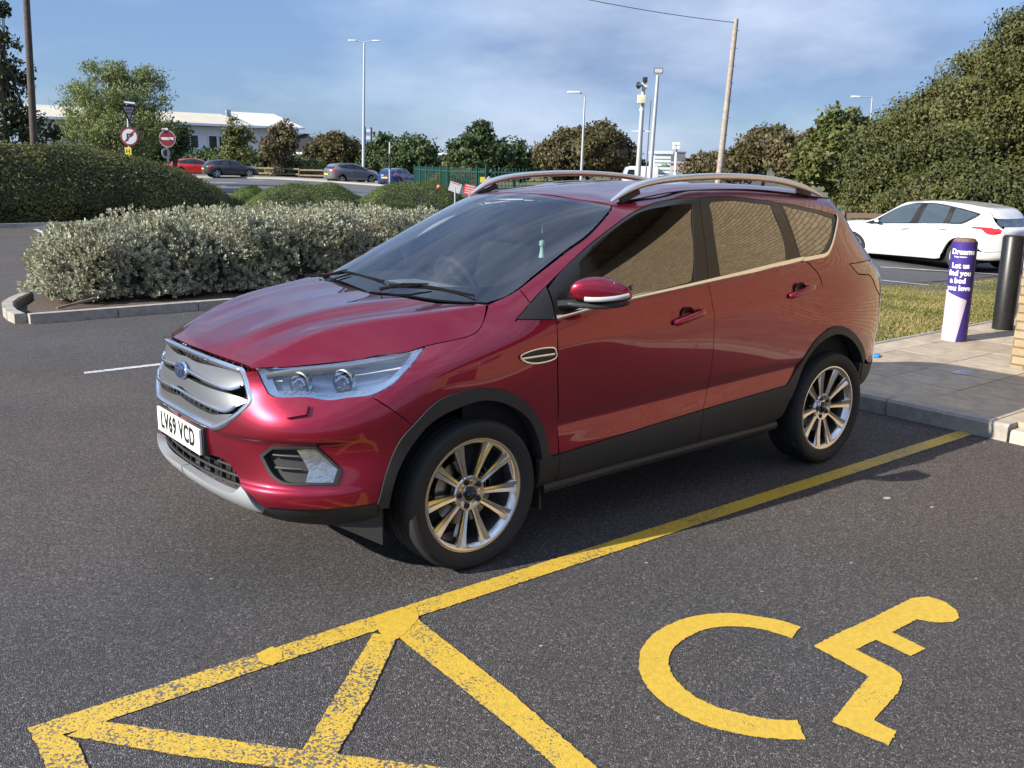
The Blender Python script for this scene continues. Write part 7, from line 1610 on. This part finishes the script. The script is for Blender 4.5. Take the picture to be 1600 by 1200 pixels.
MB().prism([(-1.6, -3), (2.9, -3), (2.9, -.4), (-1.6, -.4)], -3, -1.5, Matrix.Translation(rel(pv, (-48.32, -98.69, 2.92))) @ frame_at((0, 0, 0))).build('back_wall', mat('pavilion_dark', (.05, .05, .055), rough=.6), pv, smooth=0)
def far_block(nm, label, cat, c, w, h, dp, m, mr=None, extra=None):
    o = empty(nm, (c[0], c[1], 0), 0, label, cat); M_ = frame_at((0, 0, c[2])); 
    MB().prism([(-w/2, 0), (w/2, 0), (w/2, h), (-w/2, h)], -dp, 0, M_).build('wall', m, o, smooth=0)
    MB().prism([(-w/2-.15, h), (w/2+.15, h), (w/2+.15, h+.22*max(1, h/3)), (-w/2-.15, h+.22*max(1, h/3))], -dp-.1, .15, M_).build('roof', mr or m, o, smooth=0)
    for k, (x0, x1, z0, z1, mm, nn) in enumerate(extra or []): MB().prism([(x0, z0), (x1, z0), (x1, z1), (x0, z1)], 0, .06, M_).build(nn, mm, o, smooth=0)
    return o
M_SHED = mat('shed_blue_grey', (.34, .40, .46), rough=.6)
far_block('blue_kiosk', 'small blue and white kiosk seen left of the grey parked car', 'kiosk', (-46.44, -91.24, 1.21), 1.9, 1.2, 2, mat('kiosk_blue', (.03, .26, .50), rough=.5), M_RIB, [(-.9, .9, .05, .4, M_SWHT, 'lower_panel')])
far_block('far_shed', 'pale blue-grey shed visible between the dark trees right of the blue car', 'building', (-65.55, -95.17, 1.33), 2.6, 1.5, 5, M_SHED, M_RIB, [(-1.2, 1.2, .5, .7, M_SWHT, 'stripe')])
far_block('far_shed', 'pale shed glimpsed between the fence trees and the brown domed tree', 'building', (-80.85, -95.74, 1.44), 1.6, 1.4, 5, mat('shed_pink', (.42, .33, .30), rough=.7))
far_block('low_building', 'distant cream building with a red roof band right of the lighting mast', 'building', (-111.68, -96.70, 0.45), 7.5, 1.7, 6, mat('far_cream', (.48, .42, .36), rough=.8), mat('far_red_roof', (.38, .07, .08), rough=.7), [(-3.4, 3.4, .05, .75, M_SWHT, 'lower_band')])
tk = far_block('storage_tank', 'distant dark grey cylindrical looking tank left of the lighting mast', 'tank', (-140.44, -124.92, 2.84), 3.6, 1.6, 3, mat('tank_grey', (.12, .13, .15), rough=.6))
gp = far_block('white_cabin', 'tall white panelled cabin behind the floodlight pole', 'cabin', (-53.19, -47.44, 1.18), 1.25, 1.55, 2.0, mat('cabin_white', (.55, .60, .60), rough=.5), None, [(-.68, .68, k*.27+.1, k*.27+.125, mat('cabin_rib', (.35, .40, .40), rough=.5), 'rib') for k in range(5)]+[(-.1, .25, .72, .86, mat('cabin_green', (.25, .5, .12), rough=.5), 'green_label')])
for x_ in (-.45, .45): MB().prism([(x_-.12, 1.75), (x_+.12, 1.75), (x_+.12, 1.92), (x_-.12, 1.92)], -.3, 0, frame_at((0, 0, (-53.19, -47.44, 1.18)[2] if False else 0))).build('roof_vent', M_DKG, gp, smooth=0)
# white van behind
vn = empty('parked_van', (*(-50.99, -47.91), 0), 0, 'white van roof showing above the roof of the red car', 'van')
Mv = Matrix.Translation((0, 0, 0)) @ frame_at((0, 0, 0))
MB().prism([(-1.0, .35), (1.6, .35), (1.6, 1.72), (1.5, 1.80), (-.45, 1.80), (-.75, 1.70), (-1.0, 1.1)], -1.6, 0, Mv).build('body', mat('van_white', (.66, .67, .68), rough=.3, coat=.6), vn, bevel=.05)
MB().prism([(-.80, 1.15), (-.2, 1.15), (-.2, 1.55), (-.66, 1.55)], 0, .01, Mv).build('window', M_WIN, vn)
for x_ in (-.55, 1.1): MB().lathe([(0, .02), (.33, .02), (.33, -.2)], 20, Mv @ Matrix.Translation((x_, .33, 0))).build('wheel', M_RUB, vn)

# ================================================================ other parked cars, built on the same kind of surface
def make_car(name, label, loc, rz, warp, paint, h=.10, detail=1, clad=None, glass=None, spoke_m=None, rw=.33, rail=False, rear_detail=True):
    o = empty(name, loc, rz, label, 'car')
    wf = lambda P: warp(np.array(P, float).reshape(-1, 3)).reshape(np.shape(P))
    Sw = Surf([wf(g) for g in _bs]+[wf(g)*np.array([1, -1, 1]) for g in _bs])
    W = lambda poly: [tuple(q) for q in wf(np.array(poly, float))]
    gl = glass or mat('car_glass_dark', (.012, .015, .018), rough=.03, coat=.5)
    cl = clad or paint
    def sp(nm, poly, d, m, holes=(), **kw):
        a = dict(h=h, nsm=2, skirt=.012, gap=.003); a.update(kw)
        return side_panels(nm, [patch(Sw, W(poly), d, holes=[W(q) for q in holes], **a)], m, o)
    def cp(nm, poly, d, m, both=True, holes=(), **kw):
        a = dict(h=h, skirt=.012, gap=.003); a.update(kw); return make_panel(nm, [patch(Sw, W(poly), d, holes=[W(q) for q in holes], **a)], m, o, both=both)
    cp('bonnet', full, (.25, 0, 1), paint, both=False)
    sp('front_wing', fpoly, (.3, .9, .45), paint); sp('front_door', fd, (0, 1, .1), paint); sp('rear_door', rd, (0, 1, .1), paint)
    sp('body_side', sf, (-.28, .9, .30), paint, holes=[tl])
    cp('roof', roof, (0, 0, 1), paint, both=False); cp('tailgate_spoiler', sp_, (-1, .3, .4), paint)
    cp('rear_window', tgg, (-1, .3, .4), gl); cp('tailgate', tgl, (-1, .5, 0), paint); cp('rear_bumper', rb, (-1, .9, 0), paint)
    cp('front_bumper', bump, (1, .85, 0), paint); cp('grille', gb, (1, 0, 0), M_CLAD, off=.004)
    sp('headlamp', hlp, dirh, M_STRIP, off=.004); sp('tail_lamp', tl, (-.5, .85, .1), M_TAILR, off=.006)
    cp('lower_bumper', lowb, (1, .85, -.3), M_CLAD)
    sp('front_arch', fc, (.15, 1, 0), cl, off=.006, skirt=.06); sp('rear_arch', rc, (-.15, 1, 0), cl, off=.006, skirt=.06)
    for q in (s1_, s2, s3): sp('sill_panel', q, (0, 1, 0), cl, off=.006)
    cp('windscreen', wsh, (.7, 0, 1), gl)
    for nm, fr, g_ in (('front_door', fdf, fg), ('rear_door', rdf, rg), ('quarter', qf, qg)):
        sp(nm+'_frame', fr, (0, .95, .35), M_PIANO, nsm=0); sp(nm+'_window', g_, (0, .95, .35), gl, off=.006, nsm=0)
    sp('sail_panel', sail, (0, .95, .35), M_PIANO, off=.003)
    b = MB(); lo = wf([[-2.9, 0, .30], [.75, 0, .55]])
    b.box(((lo[0][0]+lo[1][0])/2, 0, lo[0][2]+.05), (lo[1][0]-lo[0][0], 1.5, .16)); b.build('underbody', M_DARK, o)
    b = MB(); b.box(((lo[0][0]+lo[1][0])/2-.3, 0, lo[1][2]+.25), (lo[1][0]-lo[0][0]-1.2, 1.45, .5)); b.build('cabin_core', M_DARK, o)
    A = Matrix.Rotation(R(-90), 4, 'X')
    for x in (0, -2.69):
        xc = wf([[x, .9, .347]])[0]
        for s in (1, -1):
            w = bpy.data.objects.new('wheel', None); COL.objects.link(w); w.parent = o; w.location = (xc[0], (abs(xc[1])-.12)*s, rw); w.rotation_euler = (0, 0, 0 if s == 1 else math.pi)
            MB().lathe([(rw*.74, -.10), (rw*.94, -.105), (rw, -.08), (rw, .08), (rw*.94, .105), (rw*.74, .10), (rw*.72, .06)], 40, A).build('tyre', M_RUB, w, smooth=40)
            MB().lathe([(rw*.73, .03), (rw*.74, .097), (rw*.68, .092), (rw*.66, .06)], 40, A).build('rim', M_ALLOY2, w, smooth=40)
            sp2 = MB()
            for k in range(5):
                a = R(72*k+12); ca, sa = math.cos(a), math.sin(a); V = []
                for (r, hw, yo) in ((.03, .05, .07), (rw*.40, .038, .075), (rw*.70, .055, .085)):
                    for t in (-hw, hw): V.append((r*ca-t*sa, yo, r*sa+t*ca))
                    for t in (hw*.8, -hw*.8): V.append((r*ca-t*sa, yo-.04, r*sa+t*ca))
                MB().add(V, [(i*4+j, i*4+(j+1) % 4, (i+1)*4+(j+1) % 4, (i+1)*4+j) for i in range(2) for j in range(4)]).build('spoke', M_ALLOY2, w, smooth=30)
            MB().lathe([(.0, -.02), (rw*.7, -.02)], 24, A).build('wheel_backing', M_DARK, w)
    for s in (1, -1):
        q = wf([[-.62, .98, 1.22]])[0]; blob([[tuple(wf([v])[0]) for v in ring] for ring in ([mring(.895, -.565, 1.225, .040, 1.262, 1.180), mring(.94, -.600, 1.228, .070, 1.292, 1.172), mring(1.03, -.690, 1.215, .055, 1.272, 1.172), mring(1.062, -.75, 1.203, .022, 1.225, 1.185)])], 'door_mirror', paint, o, s, sub=1)
        if detail > 1:
            for (x, z) in ((-1.325, 1.036), (-2.262, 1.103)):
                P0 = [(x+.10, .93, z-.02), (x, .955, z), (x-.11, .93, z+.02)]; m_ = MB(); m_.tube([tuple(v*[1, s, 1]) for v in wf(P0)], .012, 8, flat=(.8, 1.3)); m_.build('door_handle', paint, o, smooth=60)
    if rear_detail:
        q = wf([[-3.57, 0, .80]])[0]; MB().box((q[0]-.005, 0, q[2]), (.02, .52, .11)).build('number_plate', mat('plate_yellow', (.75, .55, .05), rough=.4), o)
    if rail:
        for s in (1, -1): m_ = MB(); m_.tube([tuple(v*[1, s, 1]) for v in wf([(-1.1, .60, 1.64), (-1.3, .605, 1.685), (-1.9, .61, 1.715), (-2.5, .60, 1.68), (-2.8, .59, 1.63)])], .015, 8); m_.build('roof_rail', M_SATIN, o, smooth=60)
    return o
M_ALLOY2 = mat('alloy_plain', (.45, .46, .47), rough=.35, metal=.7)
M_TAILR = mat('tail_lamp_bright_red', (.45, .012, .012), rough=.1, coat=1)
sp_ = sp; s1_ = s1_poly
def lerp1(x, xs, ys): return np.interp(x, xs, ys)
def warp_hatch(P, L=1.0, zs=.84, zoff=-.02, roofdrop=.0):
    P = P.copy(); x, z = P[:, 0].copy(), P[:, 2].copy()
    P[:, 2] = np.interp(z, [.26, .40, .58, .83, 1.0, 1.15, 1.27, 1.62, 1.70], [.17, .27, .45, .715, .80, .90, .975, 1.37, 1.425])
    up_ = np.clip((z-1.15)/.5, 0, 1)
    P[:, 0] = x*.975-.14*up_*np.clip((x+1.0)/1.0, -0.0, 1)*(x > -1.0)-.0
    P[:, 2] -= .07*np.clip((-x-1.7)/1.3, 0, 1)**1.5*up_
    P[:, 0] -= .18*up_*np.clip((-x-2.6)/.5, 0, 1)*(1-np.clip((z-1.25)/.5, 0, 1)*.6)*0
    P[:, 1] *= .985-.02*up_
    return P
def warp_suv(P):
    P = P.copy(); P[:, 2] = np.interp(P[:, 2], [.26, .9, 1.7], [.24, .88, 1.64]); P[:, 0] *= 1.02; return P
def warp_estate(P):
    P = P.copy(); x, z = P[:, 0].copy(), P[:, 2].copy(); P = warp_hatch(P); P[:, 0] = np.where(x < -1.5, P[:, 0]-(-1.5-x)*.12, P[:, 0]); return P
P_WHITE = mat('white_car_paint', (.62, .61, .59), rough=.3, coat=1); P_BLACK = mat('black_car_paint', (.02, .022, .025), rough=.2, coat=1); P_BRED = mat('bright_red_car_paint', (.50, .015, .015), rough=.25, coat=1)
P_GREY = mat('grey_car_paint', (.16, .165, .175), rough=.25, coat=1, metal=.3); P_BLUE = mat('blue_car_paint', (.012, .04, .16), rough=.2, coat=1, metal=.3); P_SILV = mat('silver_car_paint', (.42, .44, .46), rough=.25, coat=1, metal=.5)
def place_car(nm, lab, uf, df, ur, dr, zf, warp, paint, **kw):
    F_ = np.array(uf); Rr = np.array(ur); d = F_-Rr; return make_car(nm, lab, (F_[0], F_[1], zf), math.atan2(d[1], d[0]), warp, paint, **kw)
# front axle positions; the heading follows rear -> front
f_ = np.array((-17.57, -8.32)); r_ = np.array((-17.38, -5.52)); d_ = (f_-r_)/np.linalg.norm(f_-r_); n_ = np.array([-d_[1], d_[0]])
f_ = f_-n_*.78
make_car('parked_car', 'white five-door hatchback on the road behind the purple bollard', (f_[0], f_[1], -.27), math.atan2(d_[1], d_[0]), warp_hatch, P_WHITE, h=.035, detail=2, glass=mat('white_car_glass', (.10, .13, .15), rough=.03, metal=.6))
def side_on(lab, u_front, u_rear, D, warp, paint, z=0, flipside=False, slew=0, **kw):
    a = site(D, (u_front-804.6)/1538*D); b_ = site(D+slew, (u_rear-804.6)/1538*(D+slew)); d = (a-b_)/np.linalg.norm(a-b_)
    return make_car('parked_car', lab, (a[0], a[1], float(Hz(*a))+z), math.atan2(d[1], d[0]), warp, paint, h=.11, detail=1, **kw)
side_on('bright red estate car seen from behind, partly hidden by the black hatchback', 332, 282, 86, warp_estate, P_BRED, z=.12, slew=-1.0)
side_on('black hatchback parked beside the far road, right of the bright red car', 384, 333, 80, warp_hatch, P_BLACK, z=.08, slew=-1.5)
side_on('grey tall family car on the far road left of the lamp base', 571, 520, 80, warp_suv, P_GREY, z=.0, rail=True, slew=-2)
side_on('dark blue hatchback with bright blue rear, right of the grey car', 632, 583, 79, warp_hatch, P_BLUE, z=.0, slew=-5)
side_on('silver car whose roof shows above the big clipped hedge', 206, 160, 82, warp_hatch, P_SILV, z=.55, slew=0)
# shop sign lettering
text_mesh('Dreams', .62, Matrix.Translation((.132, 11.2, 3.57)) @ MS, 'sign_lettering', M_WHT, shop, extrude=.01, offset=.012)
text_mesh('The Bed Specialists', .40, Matrix.Translation((.02, 7.2, 3.57)) @ MS, 'sign_lettering', M_PURP, shop, extrude=.006, offset=.004)
